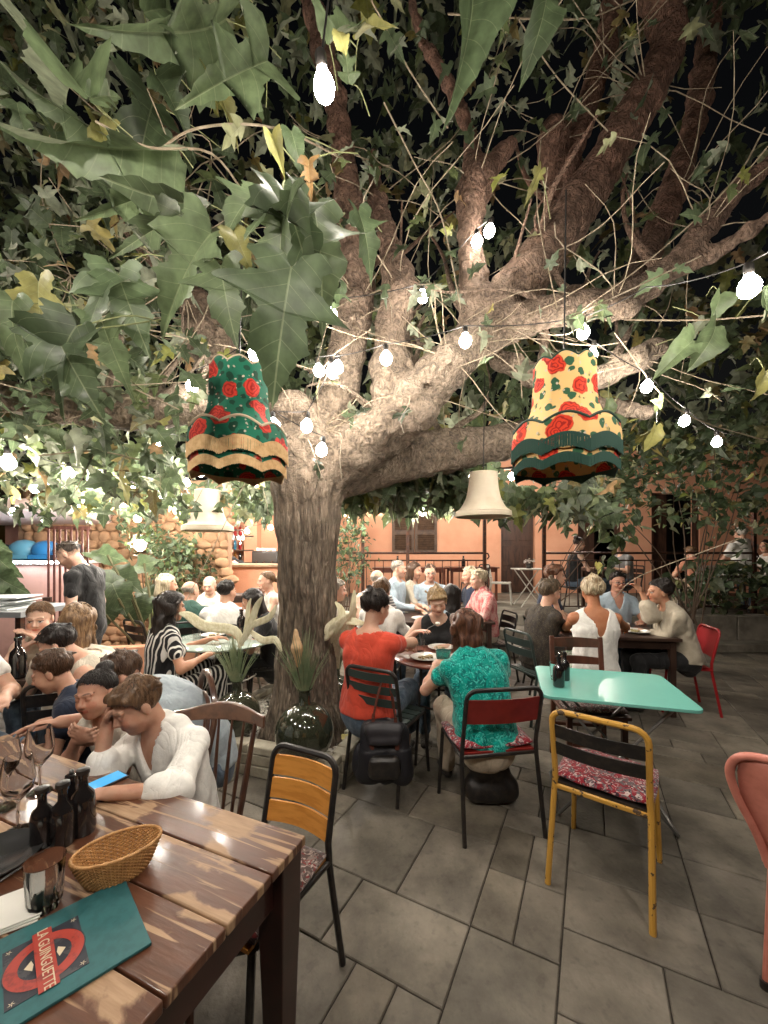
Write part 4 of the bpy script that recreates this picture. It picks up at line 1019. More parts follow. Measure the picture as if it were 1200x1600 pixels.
OUT = {
 'lobed': [(0, 0), (.10, -.10), (.23, -.12), (.39, -.03), (.31, .08), (.26, .15), (.40, .24), (.60, .40), (.44, .41), (.29, .42), (.21, .46), (.26, .58), (.30, .71), (.20, .75), (.13, .86), (.05, 1.0), (0, 1.12)],
 'deep': [(0, 0), (.10, -.05), (.24, .0), (.40, .12), (.50, .26), (.36, .26), (.20, .27), (.20, .38), (.36, .52), (.42, .68), (.28, .60), (.16, .60), (.15, .78), (.10, .92), (.04, 1.05), (0, 1.15)],
 'heart': [(0, 0), (.16, -.1), (.32, -.06), (.44, .1), (.46, .28), (.42, .46), (.34, .62), (.24, .76), (.12, .9), (0, 1.05)],
 'lance': [(0, 0), (.07, .08), (.13, .25), (.15, .45), (.12, .68), (.06, .88), (0, 1.0)],
}
def leaf_geo(kind, fold=.25, droop=.3, curl=.15, cols=2, seed=0):
    r_ = random.Random(seed); pts = OUT[kind]
    if cols > 2:
        q_ = []
        for (xa, ya), (xb, yb) in zip(pts, pts[1:]):
            q_ += [(xa, ya), ((2 * xa + xb) / 3 + (.012 if xa > 0 else 0), (2 * ya + yb) / 3), ((xa + 2 * xb) / 3 - .008 * (xb > 0), (ya + 2 * yb) / 3 - .006)]
        pts = q_ + [pts[-1]]
    n = len(pts); V = []; UV = []; Fc = []
    mids = [min(max(y, 0), 1.1) * .96 for x, y in pts]
    for j, (x, y) in enumerate(pts):
        my = mids[j]
        for sgn in (-1, 1):
            for c in range(cols + 1):
                t = c / cols; X_ = sgn * x * t; Y_ = my + (y - my) * t
                if t == 1 and 0 < j < n - 1 and cols > 1: X_ *= r_.uniform(.9, 1.07); Y_ += r_.uniform(-.012, .012)
                z = fold * abs(X_) - droop * max(Y_, 0) ** 2 + curl * math.sin(Y_ * 5 + seed) * X_ - .5 * fold * (abs(X_) ** 2) + .03 * math.sin(9 * Y_ + sgn * 3 + seed) * t
                V.append((X_, Y_, z)); UV.append((X_, Y_))
    st_ = 2 * (cols + 1)
    for j in range(n - 1):
        for si in (0, 1):
            for c in range(cols):
                a = j * st_ + si * (cols + 1) + c; q = (a, a + 1, a + 1 + st_, a + st_)
                Fc.append(q if si else q[::-1])
    return np.array(V), Fc, np.array(UV)
def leaf_me(kind, m, **kw):
    V, Fc, UV = leaf_geo(kind, **kw); me = bpy.data.meshes.new('leaf'); me.from_pydata([tuple(v) for v in V], [], Fc); me.materials.append(m)
    u = me.uv_layers.new(name='UVMap')
    for lp in me.loops: u.data[lp.index].uv = UV[lp.vertex_index]
    me.polygons.foreach_set('use_smooth', [True] * len(me.polygons)); return me
_lm = {}
def get_leaf(kind, mk, v):
    k = (kind, mk, v)
    if k not in _lm:
        _lm[k] = leaf_me(kind, dict(g=LG, y=LY, d=LD, p=LP)[mk], fold=[.25, .55, .15, .8][v % 4], droop=[.3, .6, .2, .45][v % 4], curl=[.2, .45, .4, .3][v % 4], cols=4, seed=v)
    return _lm[k]
def frame(dirv, nrm):
    y = Vector(dirv).normalized(); z = Vector(nrm); z = (z - y * z.dot(y)).normalized(); x = y.cross(z)
    return Matrix((x, y, z)).transposed()
nleaf = [0]
def put_leaf(base, tip, nrm, kind='lobed', mk='g', v=0, wid=1.0, parent=None):
    d = Vector(tip) - Vector(base); L = d.length; par = parent or tree
    o = link('leaf', get_leaf(kind, mk, v), par); M_ = frame(d, nrm).to_4x4(); M_.translation = Vector(base) - par.location
    o.matrix_local = M_ @ Matrix.Diagonal((L * wid, L, L, 1)); nleaf[0] += 1; return o
def hero(bx_, by_, tx_, ty_, Y0, Y1, n=(0, -1, .3), kind='lobed', mk='g', v=0, wid=1.0):
    b_, t_ = P(bx_, by_, Y0), P(tx_, ty_, Y1); put_leaf(b_, t_, n, kind, mk, v, wid)
    return b_
HL = [  # base px, tip px, depths, normal, kind, colour, variant, width
 (140, 152, 30, 25, 1.35, 1.5, (.6, -.6, -.5), 'lobed', 'p', 3, .6), (255, 228, -10, 280, 1.4, 1.25, (.1, -.15, -.98), 'lobed', 'p', 3, .42), (140, 155, 210, 135, 1.35, 1.4, (.1, -.7, -.7), 'deep', 'p', 1, .6),
 (150, 200, -20, 130, 1.5, 1.35, (.1, -.15, -.98), 'lobed', 'p', 3, .42), (352, 30, 235, 115, 1.6, 1.4, (.2, -.3, -.95), 'deep', 'p', 3, .8),
 (245, 120, 310, 205, 1.6, 1.6, (.5, -1, .2), 'lobed', 'g', 3, .7), (330, 120, 380, 200, 1.6, 1.6, (.5, -1, .1), 'lobed', 'y', 3, .6),
 (155, 195, 188, 290, 1.5, 1.5, (.5, -1, .1), 'lobed', 'y', 3, .5), 
 (240, 160, 200, 260, 1.7, 1.6, (.6, -1, .2), 'deep', 'g', 1, .8), (418, 95, 330, 125, 1.6, 1.45, (.1, -.7, -.7), 'deep', 'p', 3, .9),
 (280, 335, 165, 400, 1.35, 1.3, (.2, -.7, -.6), 'deep', 'p', 1, .55), (330, 365, 240, 470, 1.2, 1.15, (.1, -1, -.2), 'lobed', 'p', 3, .75),
 (345, 415, 355, 505, 1.15, 1.1, (0, -1, .2), 'lobed', 'p', 0, .9), 
 (455, 418, 425, 585, .95, .9, (.25, -1, .3), 'lobed', 'g', 0, .9), (450, 310, 415, 410, 1.1, 1.05, (-.2, -1, .1), 'lobed', 'p', 3, .8),
 (440, 300, 490, 400, 1.12, 1.08, (.1, -1, .4), 'lobed', 'g', 1, .9), (435, 315, 380, 350, 1.1, 1.05, (-.1, -.9, .5), 'lobed', 'g', 2, .9),
 (490, 325, 520, 440, 1.15, 1.1, (.4, -1, .1), 'lobed', 'p', 1, .9), (365, 360, 382, 398, 1.15, 1.13, (0, -1, .1), 'heart', 'y', 1, .9),
 (405, 300, 345, 330, 1.2, 1.1, (.1, -1, .6), 'lobed', 'p', 0, .8), (455, 205, 470, 250, 1.4, 1.4, (0, -1, .2), 'heart', 'g', 1, .8),
 (425, 210, 440, 256, 1.3, 1.3, (0, -1, .2), 'heart', 'y', 3, .6), (180, 425, 120, 500, 1.3, 1.2, (0, -1, .3), 'lobed', 'g', 2, .9),
 (185, 430, 215, 520, 1.3, 1.25, (.2, -1, .2), 'lobed', 'g', 0, .9), (120, 510, 45, 600, 1.1, 1.05, (.1, -1, .4), 'lobed', 'g', 1, .9),
 (85, 520, 135, 620, 1.1, 1.05, (.2, -1, .2), 'lobed', 'g', 2, .9), (160, 505, 185, 580, 1.3, 1.25, (.3, -1, .1), 'lobed', 'p', 3, .8),
 (20, 470, 5, 560, 1.4, 1.35, (.2, -1, .1), 'lobed', 'p', 1, .7), (60, 440, 55, 540, 1.5, 1.45, (.2, -1, .3), 'lobed', 'y', 0, .6),
  (240, 300, 130, 345, 1.5, 1.4, (.1, -.6, -.7), 'deep', 'p', 3, .5),
 (330, 320, 165, 330, 1.45, 1.3, (.1, -.4, -.9), 'lance', 'p', 1, 1.2), (560, 330, 590, 400, 1.9, 1.9, (.3, -1, .1), 'lobed', 'g', 1, .8),
 (515, 70, 570, 0, 1.3, 1.3, (-.3, -1, .1), 'deep', 'p', 3, .8), (560, 60, 600, 5, 1.35, 1.3, (.2, -1, .4), 'lobed', 'y', 1, .8),
 (545, 130, 540, 60, 1.35, 1.3, (.2, -1, .2), 'deep', 'p', 0, .8), (530, 50, 540, 80, 1.2, 1.2, (.1, -1, 0), 'heart', 'y', 2, .9),
 (855, -25, 862, 55, 1.5, 1.45, (.5, -1, .3), 'heart', 'g', 1, .62), (738, -10, 745, 108, 1.6, 1.5, (.6, -1, .2), 'heart', 'g', 3, .5),
 (310, -30, 300, 30, 1.5, 1.5, (.2, -1, -.3), 'lobed', 'p', 1, .9), (225, 20, 310, -10, 1.4, 1.5, (0, -.6, -.8), 'deep', 'p', 3, .7),
 (1083, 532, 1046, 562, 2.0, 1.95, (-.2, -1, .2), 'heart', 'p', 1, .7), (1118, 510, 1112, 556, 2.0, 1.95, (.3, -1, .2), 'heart', 'p', 1, 1.1),
 (1125, 460, 1120, 500, 2.0, 2.0, (.1, -1, .1), 'heart', 'p', 3, .9), (1190, 455, 1210, 490, 1.6, 1.6, (.1, -1, .1), 'heart', 'g', 3, .9),
 (1195, 580, 1190, 620, 1.7, 1.7, (.1, -1, .1), 'heart', 'y', 3, .9), (1025, 665, 1022, 700, 2.0, 2.0, (.1, -1, .1), 'heart', 'y', 1, .9),
 (950, 625, 955, 655, 2.0, 2.0, (.1, -1, .1), 'heart', 'p', 1, .9), (955, 650, 950, 690, 2.0, 2.0, (.2, -1, .1), 'heart', 'p', 3, .8),
 (482, 250, 484, 295, 1.4, 1.4, (.1, -1, .1), 'deep', 'd', 3, .8), (845, 265, 830, 300, 1.9, 1.9, (.1, -1, .1), 'lobed', 'y', 1, .6),
 (90, 672, 92, 695, 1.9, 1.9, (.1, -1, .1), 'heart', 'p', 1, 1.),
]
HL = [(h[0], h[1], h[0] + (h[2] - h[0]) * .8, h[1] + (h[3] - h[1]) * .8, h[4] * 1.06, h[5] * 1.06) + h[6:] if h[0] < 360 and h[1] < 360 else h for h in HL]
for h in HL: hero(h[0], h[1], h[2], h[3], h[4], h[5], h[6], h[7], h[8], h[9], h[10])
# petioles of the near leaves back to their shoots
pet = MB()
for h in HL:
    b_ = P(h[0], h[1], h[4]) - TB; e_ = b_ + Vector((rk.uniform(-.12, .2), rk.uniform(.1, .35), rk.uniform(.02, .2)))
    m_ = (b_ + e_) / 2 + Vector((0, 0, rk.uniform(-.01, .05))); pet.tube(spline([b_, m_, e_], 4), .0022, 5, cap=False)
# ---- shoots: long pale twigs out of the knobs
knobs = [(742, 286, 2.8), (622, 452, 2.9), (865, 215, 3.2), (562, 470, 2.9), (320, 510, 3.1), (535, 230, 2.85), (960, 475, 2.75), (1000, 560, 2.85), (450, 690, 3.0), (735, 540, 2.8), (850, 400, 2.9),
         (500, 670, 3.0), (790, 500, 2.8), (1100, 360, 2.8), (700, 560, 2.8), (590, 310, 2.95), (1012, 140, 3.0), (270, 300, 3.4), (200, 640, 2.7), (945, 100, 3.4), (1060, 300, 3.5), (640, 620, 2.9), (200, 500, 3.0), (110, 430, 2.8), (400, 560, 2.8), (330, 250, 2.6), (280, 430, 2.7)]
tw = MB(); ends = []
for kx, ky, kY in knobs:
    c = P(kx, ky, kY) - TB
    for _ in range(8):
        d = Vector((rk.gauss(0, 1), rk.gauss(-.15, .7), rk.gauss(.35, .8))).normalized(); L = rk.uniform(.35, 1.35); g_ = rk.uniform(-.5, .25)
        w_ = d.orthogonal().normalized(); pts = [c]
        for k in range(1, 7):
            t = k / 6; pts.append(c + d * L * t + Vector((0, 0, g_ * L * t * t)) + w_ * (math.sin(t * 3 + kx) - math.sin(kx)) * .13 * L + d.cross(w_) * (math.sin(t * 6 + _) - math.sin(_)) * .035 * L)
        if pts[-1].y + TB.y < 1.1: continue
        tw.tube(pts, [.0032 * (1 - .6 * k / 6) + .001 for k in range(7)], 5, cap=False); ends += pts[3:]
for line in ([(600, 160, 2.0), (650, 260, 2.2), (690, 340, 2.3), (720, 480, 2.4)], [(810, 30, 2.4), (870, 120, 2.5), (950, 205, 2.5)], [(1195, 200, 2.2), (1140, 290, 2.2), (1010, 410, 2.3), (900, 490, 2.4)], [(1095, 400, 2.2), (990, 450, 2.2), (860, 510, 2.4)],
             [(975, 500, 2.2), (1100, 500, 2.0), (1230, 490, 1.8)], [(845, 220, 2.6), (840, 330, 2.6), (870, 480, 2.6)], [(120, 510, 2.2), (230, 515, 2.3), (330, 540, 2.6)], [(140, 575, 2.2), (280, 640, 2.3)], [(155, 622, 2.3), (290, 622, 2.6)], [(225, 720, 2.3), (150, 705, 2.2), (60, 712, 2.1)],
             [(240, 240, 1.5), (310, 200, 1.5), (430, 200, 1.6), (540, 250, 1.9)], [(150, 190, 1.4), (230, 230, 1.4), (330, 240, 1.5), (400, 330, 1.4)], [(580, 0, 1.8), (640, 110, 2.0), (700, 200, 2.2)], [(990, 0, 2.4), (900, 30, 2.3), (700, 22, 2.0)],
             [(1200, 690, 2.8), (1060, 640, 2.7), (960, 520, 2.7)], [(1160, 840, 3.2), (1000, 900, 3.6), (960, 935, 3.8)]):
    p = [P(*q) - TB for q in line]; sp_ = spline(p, 5); tw.tube(sp_, .0042, 5, cap=False); ends += [Vector(q) for q in sp_[2:]]
M_twig = mat('twig_bark', (.34, .28, .2), .7, col2=(.2, .155, .1), scale=20)
stuff(tw.obj('twigs', M_twig, tree)); stuff(pet.obj('petioles', mat('petiole', (.22, .24, .1), .6), tree))
# ---- the mass of the crown
def mass(name, items, kinds, parent, m=LGA, cols=1):
    "items: list of (pos, dir, normal, length, colour, kind index)"
    geos = [leaf_geo(k, fold=.3, droop=.3, curl=.2, cols=cols, seed=i) for i, k in enumerate(kinds)]
    Vs, Fs, Us, Cs = [], [], [], []; n = 0
    for gi in range(len(kinds)):
        it = [q for q in items if q[5] == gi]
        if not it: continue
        V, Fc, UV = geos[gi]; Fc = np.array(Fc)
        Y_ = np.array([q[1] for q in it]); Y_ /= np.linalg.norm(Y_, axis=1)[:, None]
        N_ = np.array([q[2] for q in it]); N_ -= (N_ * Y_).sum(1)[:, None] * Y_; N_ /= np.linalg.norm(N_, axis=1)[:, None]
        X_ = np.cross(Y_, N_); L = np.array([q[3] for q in it]); Pp = np.array([q[0] for q in it]); wv = RNG.uniform(.7, 1.05, len(it))
        W_ = Pp[:, None, :] + L[:, None, None] * (V[None, :, 0:1] * wv[:, None, None] * X_[:, None, :] + V[None, :, 1:2] * Y_[:, None, :] + V[None, :, 2:3] * N_[:, None, :] * RNG.uniform(.5, 1.6, len(it))[:, None, None])
        Vs.append(W_.reshape(-1, 3)); Fs.append((Fc[None] + (np.arange(len(it)) * len(V))[:, None, None]).reshape(-1, 4) + n); n += len(it) * len(V)
        Us.append(np.tile(UV, (len(it), 1))); Cs.append(np.repeat(np.array([q[4] for q in it]), len(V), 0))
    V = np.vstack(Vs); Fq = np.vstack(Fs); UV = np.vstack(Us); Cc = np.vstack(Cs)
    me = np_mesh(name, V, Fq, m); u = me.uv_layers.new(name='UVMap'); u.data.foreach_set('uv', UV[Fq.ravel()].astype(np.float32).ravel())
    a = me.color_attributes.new('Col', 'FLOAT_COLOR', 'POINT'); a.data.foreach_set('color', np.hstack([Cc, np.ones((len(Cc), 1))]).astype(np.float32).ravel())
    return link(name, me, parent)
def lcol(r_):
    t = r_.random(); v = r_.uniform(.55, 1.35)
    if t < .03: return (2.6 * v, 2.0 * v, 1.0 * v)
    if t < .2: return (1.5 * v, 1.4 * v, 1.1 * v)
    if t < .26: return (1.9 * v, 1.1 * v, .8 * v)
    return (v, v, v)
rc = random.Random(21)
def item(pos, L, kinds_n, droop=.8, org_=TB, away=None):
    d = Vector((rc.gauss(0, .7), rc.gauss(-.1, .7), rc.gauss(-droop, .55))); nr = Vector((rc.gauss(0, .5), rc.gauss(-.5, .6), rc.gauss(.5, .5)))
    return (tuple(Vector(pos) - org_), tuple(d), tuple(nr), L, lcol(rc), rc.randrange(kinds_n))
its = []
def scatter(n, x0, x1, y0, y1, Ya, Yb, L0, L1, clump=6, spread=.25, keep=None, nk=2, droop=.8, zmin=None, zmax=7, tgt=None, org_=TB):
    tgt = its if tgt is None else tgt; k = 0; guard = 0
    while k < n and guard < n * 8:
        guard += 1
        px, py, Y = rc.uniform(x0, x1), rc.uniform(y0, y1), rc.uniform(Ya, Yb)
        if keep and rc.random() > keep(px, py, Y): continue
        c = P(px, py, Y)
        for _ in range(rc.randrange(2, clump + 1)):
            q = c + Vector((rc.gauss(0, spread), rc.gauss(0, spread), rc.gauss(0, spread * .8)))
            if q.y < 1.25 or q.z > zmax or (zmin and q.z < zmin): continue
            tgt.append(item(q, rc.uniform(L0, L1), nk, droop, org_)); k += 1
# crooked secondary branches rising from the limbs, each a part
starts = [(600, 655, 3.0), (660, 600, 2.95), (700, 575, 2.95), (780, 505, 2.85), (860, 480, 2.8), (930, 470, 2.8), (845, 405, 2.95), (905, 320, 3.0), (640, 560, 3.1), (400, 660, 2.95), (250, 640, 2.75), (150, 640, 2.65), (560, 440, 2.95), (1040, 430, 2.8), (320, 520, 3.1), (700, 700, 3.6), (500, 700, 3.1), (960, 560, 3.0)]
for px, py, Y in starts:
    for _ in range(2):
        c = P(px, py, Y) - TB; d = Vector((rk.gauss(0, .7), rk.gauss(.25, .5), rk.uniform(.3, 1.2))).normalized(); L = rk.uniform(.16, .3); r0 = rk.uniform(.016, .034); pts = [tuple(c) + (r0 * 1.5,)]
        for k in range(4):
            d = (d + Vector((rk.gauss(0, .4), rk.gauss(0, .35), rk.gauss(.1, .3)))).normalized(); c = c + d * L; pts.append(tuple(c) + (max(r0 * (1 - .2 * (k + 1)), .005) * rk.uniform(.85, 1.35),))
        if c.y + TB.y < 1.6: continue
        q = spline(pts, 4); b = MB(); b.tube([v[:3] for v in q], [max(v[3], .004) for v in q], 8); b.obj('branch', M_bark, tree); ends += [Vector(v[:3]) for v in q[8:]]
for e in ends:
    if rc.random() < .16 and e.y + TB.y > 1.5:
        its.append(item(tuple(e + TB), rc.uniform(.07, .16), 2, .6))
# far wall of the crown
scatter(2900, -250, 1450, -250, 720, 4.6, 7.5, .2, .36, 7, .3, lambda x, y, Y: .5 if (x > 540 and y < 480) else 1, zmin=2.35)
scatter(900, -300, 1500, -900, 0, 3.2, 6.0, .16, .28, 7, .3, zmax=7.5)
# nearer leaves: thick on the left, sparse before the limbs on the right
def kl(px, py, Y):
    if 330 < px < 560 and py > 500: return .1
    return 1 if px < 330 else (.35 if px < 520 else .0)
scatter(820, -120, 520, -80, 610, 2.1, 3.9, .10, .19, 5, .16, kl, zmin=2.2)
scatter(300, 480, 760, 20, 640, 3.4, 4.6, .12, .2, 4, .16, zmin=2.3)
scatter(150, 560, 1250, -60, 620, 3.6, 4.8, .12, .2, 4, .16, zmin=2.4)
scatter(90, 520, 1250, -60, 470, 2.2, 3.2, .08, .14, 3, .12, lambda x, y, Y: .5)
scatter(120, -120, 300, 560, 690, 2.15, 2.5, .10, .17, 4, .1, zmin=1.9)
# curtain of leaves hanging below the limbs
scatter(420, -60, 300, 690, 800, 3.0, 5.0, .12, .2, 6, .14, zmin=1.95, droop=1.3)
scatter(420, 525, 730, 730, 790, 3.7, 5.0, .17, .27, 6, .13, zmin=2.1, droop=1.5)
scatter(170, 785, 960, 755, 800, 3.4, 4.6, .14, .22, 6, .1, zmin=1.9, droop=1.6)
scatter(140, 360, 440, 745, 790, 4.0, 5.4, .12, .2, 6, .12, zmin=2.0, droop=1.4)
# nearest of the mass become pieces of their own, up to the limit
its.sort(key=lambda q: (Vector(q[0]) + TB - Vector((0, 0, CZ))).length / q[3])
inview = [q for q in its if abs((q[0][0] + TB.x) / (q[0][1] + TB.y)) < .99 and -.75 < ((q[0][2] - CZ) / (q[0][1] + TB.y)) < 1.42]
sel = inview[:max(0, 296 - nleaf[0])]; ids = set(id(q) for q in sel)
for i, q in enumerate(sel):
    b_ = Vector(q[0]) + TB; put_leaf(b_, b_ + Vector(q[1]).normalized() * q[3], q[2], ('lobed', 'deep')[q[5]], 'y' if q[4][0] > q[4][2] * 2.2 else ('p' if i % 5 == 0 else 'g'), i % 4, .9)
stuff(mass('foliage', [q for q in its if id(q) not in ids], ('lobed', 'deep'), tree))
print('tree', len(its), nleaf[0], time.time() - T0)
# ------------------------------------------------------------------ shrubs
M_stem = mat('shrub_stem', (.09, .06, .04), .8)
M_bushleaf = leaf_mat('shrub_leaf', (.055, .085, .04), (.16, .19, .11), True)
def shrub(name, label, base, regions, kinds=('lance', 'heart'), L=(.07, .13), cat='shrub', stems=9, droop=.2, sp_=.12):
    t = thing(name, label, cat, base); items = []; sb = MB()
    for (n, x0, x1, y0, y1, Ya, Yb) in regions:
        scatter(n, x0, x1, y0, y1, Ya, Yb, L[0], L[1], 8, sp_, nk=len(kinds), droop=droop, tgt=items, org_=Vector(base))
    for k in range(stems):
        e = Vector(rc.choice(items)[0]); m_ = e * .5 + Vector((rc.uniform(-.1, .1), rc.uniform(-.1, .1), .1)); sb.tube(spline([Vector((rc.uniform(-.08, .08), rc.uniform(-.08, .08), 0)), m_, e], 5), [.012 - .0009 * i for i in range(11)], 6)
    sb.obj('stem', M_stem, t); stuff(mass('foliage', items, kinds, t, M_bushleaf)); return t
shrub('evergreen_shrub', 'tall dark evergreen shrub reaching over the terrace on the right', 'x' and (4.6, 5.9, .5), [(900, 960, 1230, 650, 810, 4.2, 6.2), (160, 930, 1010, 720, 790, 4.6, 5.6), (120, 1120, 1230, 780, 860, 5.0, 6.0)])
shrub('young_rubber_plant', 'glossy leaved plant growing behind the man in the pale blue shirt', (2.75, 6.75, .5), [(46, 925, 985, 810, 900, 6.2, 6.5)], ('heart', 'lance'), (.13, .2), 'plant', 6, .3, .08)
shrub('ground_shrub', 'low spreading dark shrub on the terrace edge behind the red chair', (5.2, 6.9, .5), [(240, 1090, 1230, 880, 950, 6.1, 6.8), (60, 1040, 1100, 905, 935, 6.3, 6.8)], ('lance', 'heart'), (.12, .2), 'shrub', 7, .2, .1)
shrub('climbing_plant', 'small leaved bush against the terrace post right of the trunk', (-.75, 6.75, .0), [(420, 522, 572, 812, 905, 6.3, 6.8)], ('heart', 'lance'), (.05, .09), 'bush', 9, .4, .08)
shrub('potted_bush', 'leafy grey green bush beside the bar lit by the spotlight', (-3.4, 5.9, 0), [(520, 240, 300, 840, 925, 5.4, 6.0), (160, 185, 262, 815, 860, 5.6, 5.9)], ('heart', 'lance'), (.06, .11), 'bush', 9, .4, .08)
shrub('white_flower_display', 'mass of small pale flowers and glassware at the bar end', (-2.7, 6.3, 0), [(200, 295, 335, 865, 905, 6.0, 6.3)], ('heart', 'lance'), (.04, .08), 'flowers', 8, .2, .06)
# big leaved plant by the waiter
bl = thing('elephant_ear_plant', 'large round leaved plant with arching stems beside the waiter', 'plant', (-2.55, 4.45, 0))
for (cx_, cy_, Y, w_, h_, rot) in ((168, 867, 4.3, .44, .17, 0), (196, 905, 4.3, .42, .26, .4), (225, 880, 4.5, .35, .2, -.5), (185, 935, 4.2, .36, .3, 1.0), (215, 955, 4.4, .3, .34, 1.3), (165, 960, 4.2, .22, .3, 1.5), (238, 930, 4.6, .3, .2, .2)):
    c = P(cx_, cy_, Y); d = Vector((math.cos(rot), -.2, -math.sin(rot) - .15)).normalized()
    put_leaf(c - d * w_ / 2, c + d * w_ / 2, (.1, -.8, .6), 'heart', 'g', 2, h_ / w_ * 1.25, bl)
    e = c - bl.location; b = MB(); b.tube(spline([(rc.uniform(-.1, .1), 0, .05), (e.x * .4, e.y * .5, e.z * .6), tuple(e)], 5), .012, 6); b.obj('stem', mat('stem_green', (.1, .09, .04), .5), bl)
kl_ = thing('foreground_plant', 'dark leaves of a plant at the left edge before the kiosk', 'plant', (-4.4, 4.4, 0))
for (cx_, cy_, dx, dy) in ((-5, 870, 25, 30), (-5, 900, 35, 25), (0, 925, 22, 15), (-10, 850, 20, 10)):
    put_leaf(P(cx_, cy_, 4.2), P(cx_ + dx, cy_ + dy, 4.2), (.1, -1, .3), 'heart', 'g', 1, 1, kl_)
    b = MB(); e = P(cx_, cy_, 4.2) - kl_.location; b.tube([(0, 0, 0), tuple(e)], .01, 5); b.obj('stem', M_twig, kl_)
print('shrubs', time.time() - T0)
# ------------------------------------------------------------------ festoon strings
M_cable = mat('black_cable', (.012, .011, .01), .5)
M_sock = mat('bulb_socket', (.02, .018, .016), .4)
M_bulb = mat('lit_bulb', (1, .95, .85), .2, emit=(WARM, BULB_E))
bm_ = MB(); bm_.lathe([(.001, -.088), (.014, -.084), (.026, -.07), (.030, -.052), (.027, -.034), (.016, -.014), (.0125, 0)], 10); near_me = bm_.mesh('bulb', M_bulb)
bm_ = MB(); bm_.lathe([(.001, -.088), (.016, -.0855), (.029, -.075), (.0365, -.056), (.036, -.043), (.029, -.026), (.018, -.012), (.013, 0)], 14); bulb_me = bm_.mesh('bulb', M_bulb)
sm_ = MB(); sm_.lathe([(.0145, -.004), (.0165, .0), (.0165, .034), (.008, .044), (.001, .044)], 8); sock_me = sm_.mesh('socket', M_sock)
bulb_far = bulb_me.copy(); bulb_far.materials[0] = mat('lit_bulb_bright', (1, .95, .85), .2, emit=(WARM, BULB_E * 3.4))
bulb_dim = bulb_me.copy(); bulb_dim.materials[0] = mat('lit_bulb_soft', (1, .95, .85), .2, emit=(WARM, BULB_E * .3))
def festoon(label, pts, skip=(), bm=None):
    "points (px, py, Y) or Vectors, bulbs at each but those in skip"
    W_ = [p if isinstance(p, Vector) else P(*p) for p in pts]; o = W_[0]
    t = thing('string_lights', label, 'string lights', o); cab = MB(); path = []
    for a, b in zip(W_, W_[1:]):
        L = (b - a).length
        for k in range(8):
            u = k / 8; path.append(a.lerp(b, u) - Vector((0, 0, .12 * L * u * (1 - u))) + Vector((0, 0, .09)) - o)
    path.append(W_[-1] + Vector((0, 0, .09)) - o)
    cab.tube(path, .0032, 5, cap=False); cab.obj('cable', M_cable, t)
    for i, w in enumerate(W_):
        if i in skip: continue
        s_ = link('socket', sock_me, t, loc=w - o + Vector((0, 0, .045))); s_.rotation_euler = (rc.uniform(-.2, .2), rc.uniform(-.2, .2), 0)
        b_ = link('bulb', bm or bulb_me, t, loc=w - o + Vector((0, 0, .045))); b_.rotation_euler = s_.rotation_euler
festoon('string of lights hanging closest overhead with one bulb by the big leaves', [Vector((-.5, -.6, 3.0)), (525, -60, 1.15), (503, 130, 1.12), (520, 5, 2.1), (545, 60, 3.0)], skip=(0, 1, 3, 4), bm=near_me)
festoon('string of bulbs crossing below the main right limb to the trunk', [Vector((2.1, .3, 2.75)), (1170, 447, 1.5), (1010, 475, 2.1), (911, 518, 2.45), (727, 532, 2.4), (603, 560, 2.45), (518, 580, 2.5)], skip=(2,))
festoon('string of bulbs climbing from the green lampshade to the pale stub high right', [(298, 602, 2.6), (397, 552, 2.3), (400, 513, 2.3), (517, 489, 2.5), (660, 464, 2.6), (745, 378, 2.65), (767, 360, 2.7)], bm=bulb_dim)
festoon('string of bulbs running down behind the yellow lampshade into the shrub', [(850, 500, 2.8), (927, 553, 2.7), (1012, 604, 2.7), (1072, 657, 3.0), (1120, 690, 3.3), (1220, 700, 3.6)], skip=(0, 5))
festoon('string of bulbs over the left diners in front of the leaves', [(-60, 700, 1.9), (12, 722, 2.2), (165, 750, 3.4), (252, 781, 4.2), (292, 754, 4.4), (397, 760, 4.6)], skip=(0,))
festoon('string of bulbs over the terrace in front of the house', [(397, 762, 8.0), (583, 762, 8.4), (641, 757, 8.6), (723, 764, 8.6), (822, 782, 8.4), (862, 786, 8.2), (938, 762, 7.8), (1060, 730, 7.0)], skip=(0, 7), bm=bulb_far)
festoon('far string of bulbs from the bar to the cream lampshade', [(157, 775, 4.0), (216, 810, 4.6), (275, 797, 4.8), (380, 760, 5.0), (440, 800, 5.2), (527, 814, 5.6), (540, 802, 5.6), (555, 787, 5.4), (672, 782, 5.0), (700, 789, 5.0)], bm=bulb_far)
festoon('cluster of bulbs wound round the fork of the trunk', [(497, 579, 2.6), (528, 574, 2.58), (480, 665, 2.5), (427, 665, 2.4), (504, 703, 2.52)], bm=bulb_dim)
festoon('string of bulbs over the bar counter', [(345, 824, 7.2), (385, 830, 7.2), (422, 824, 7.2)], bm=bulb_far)
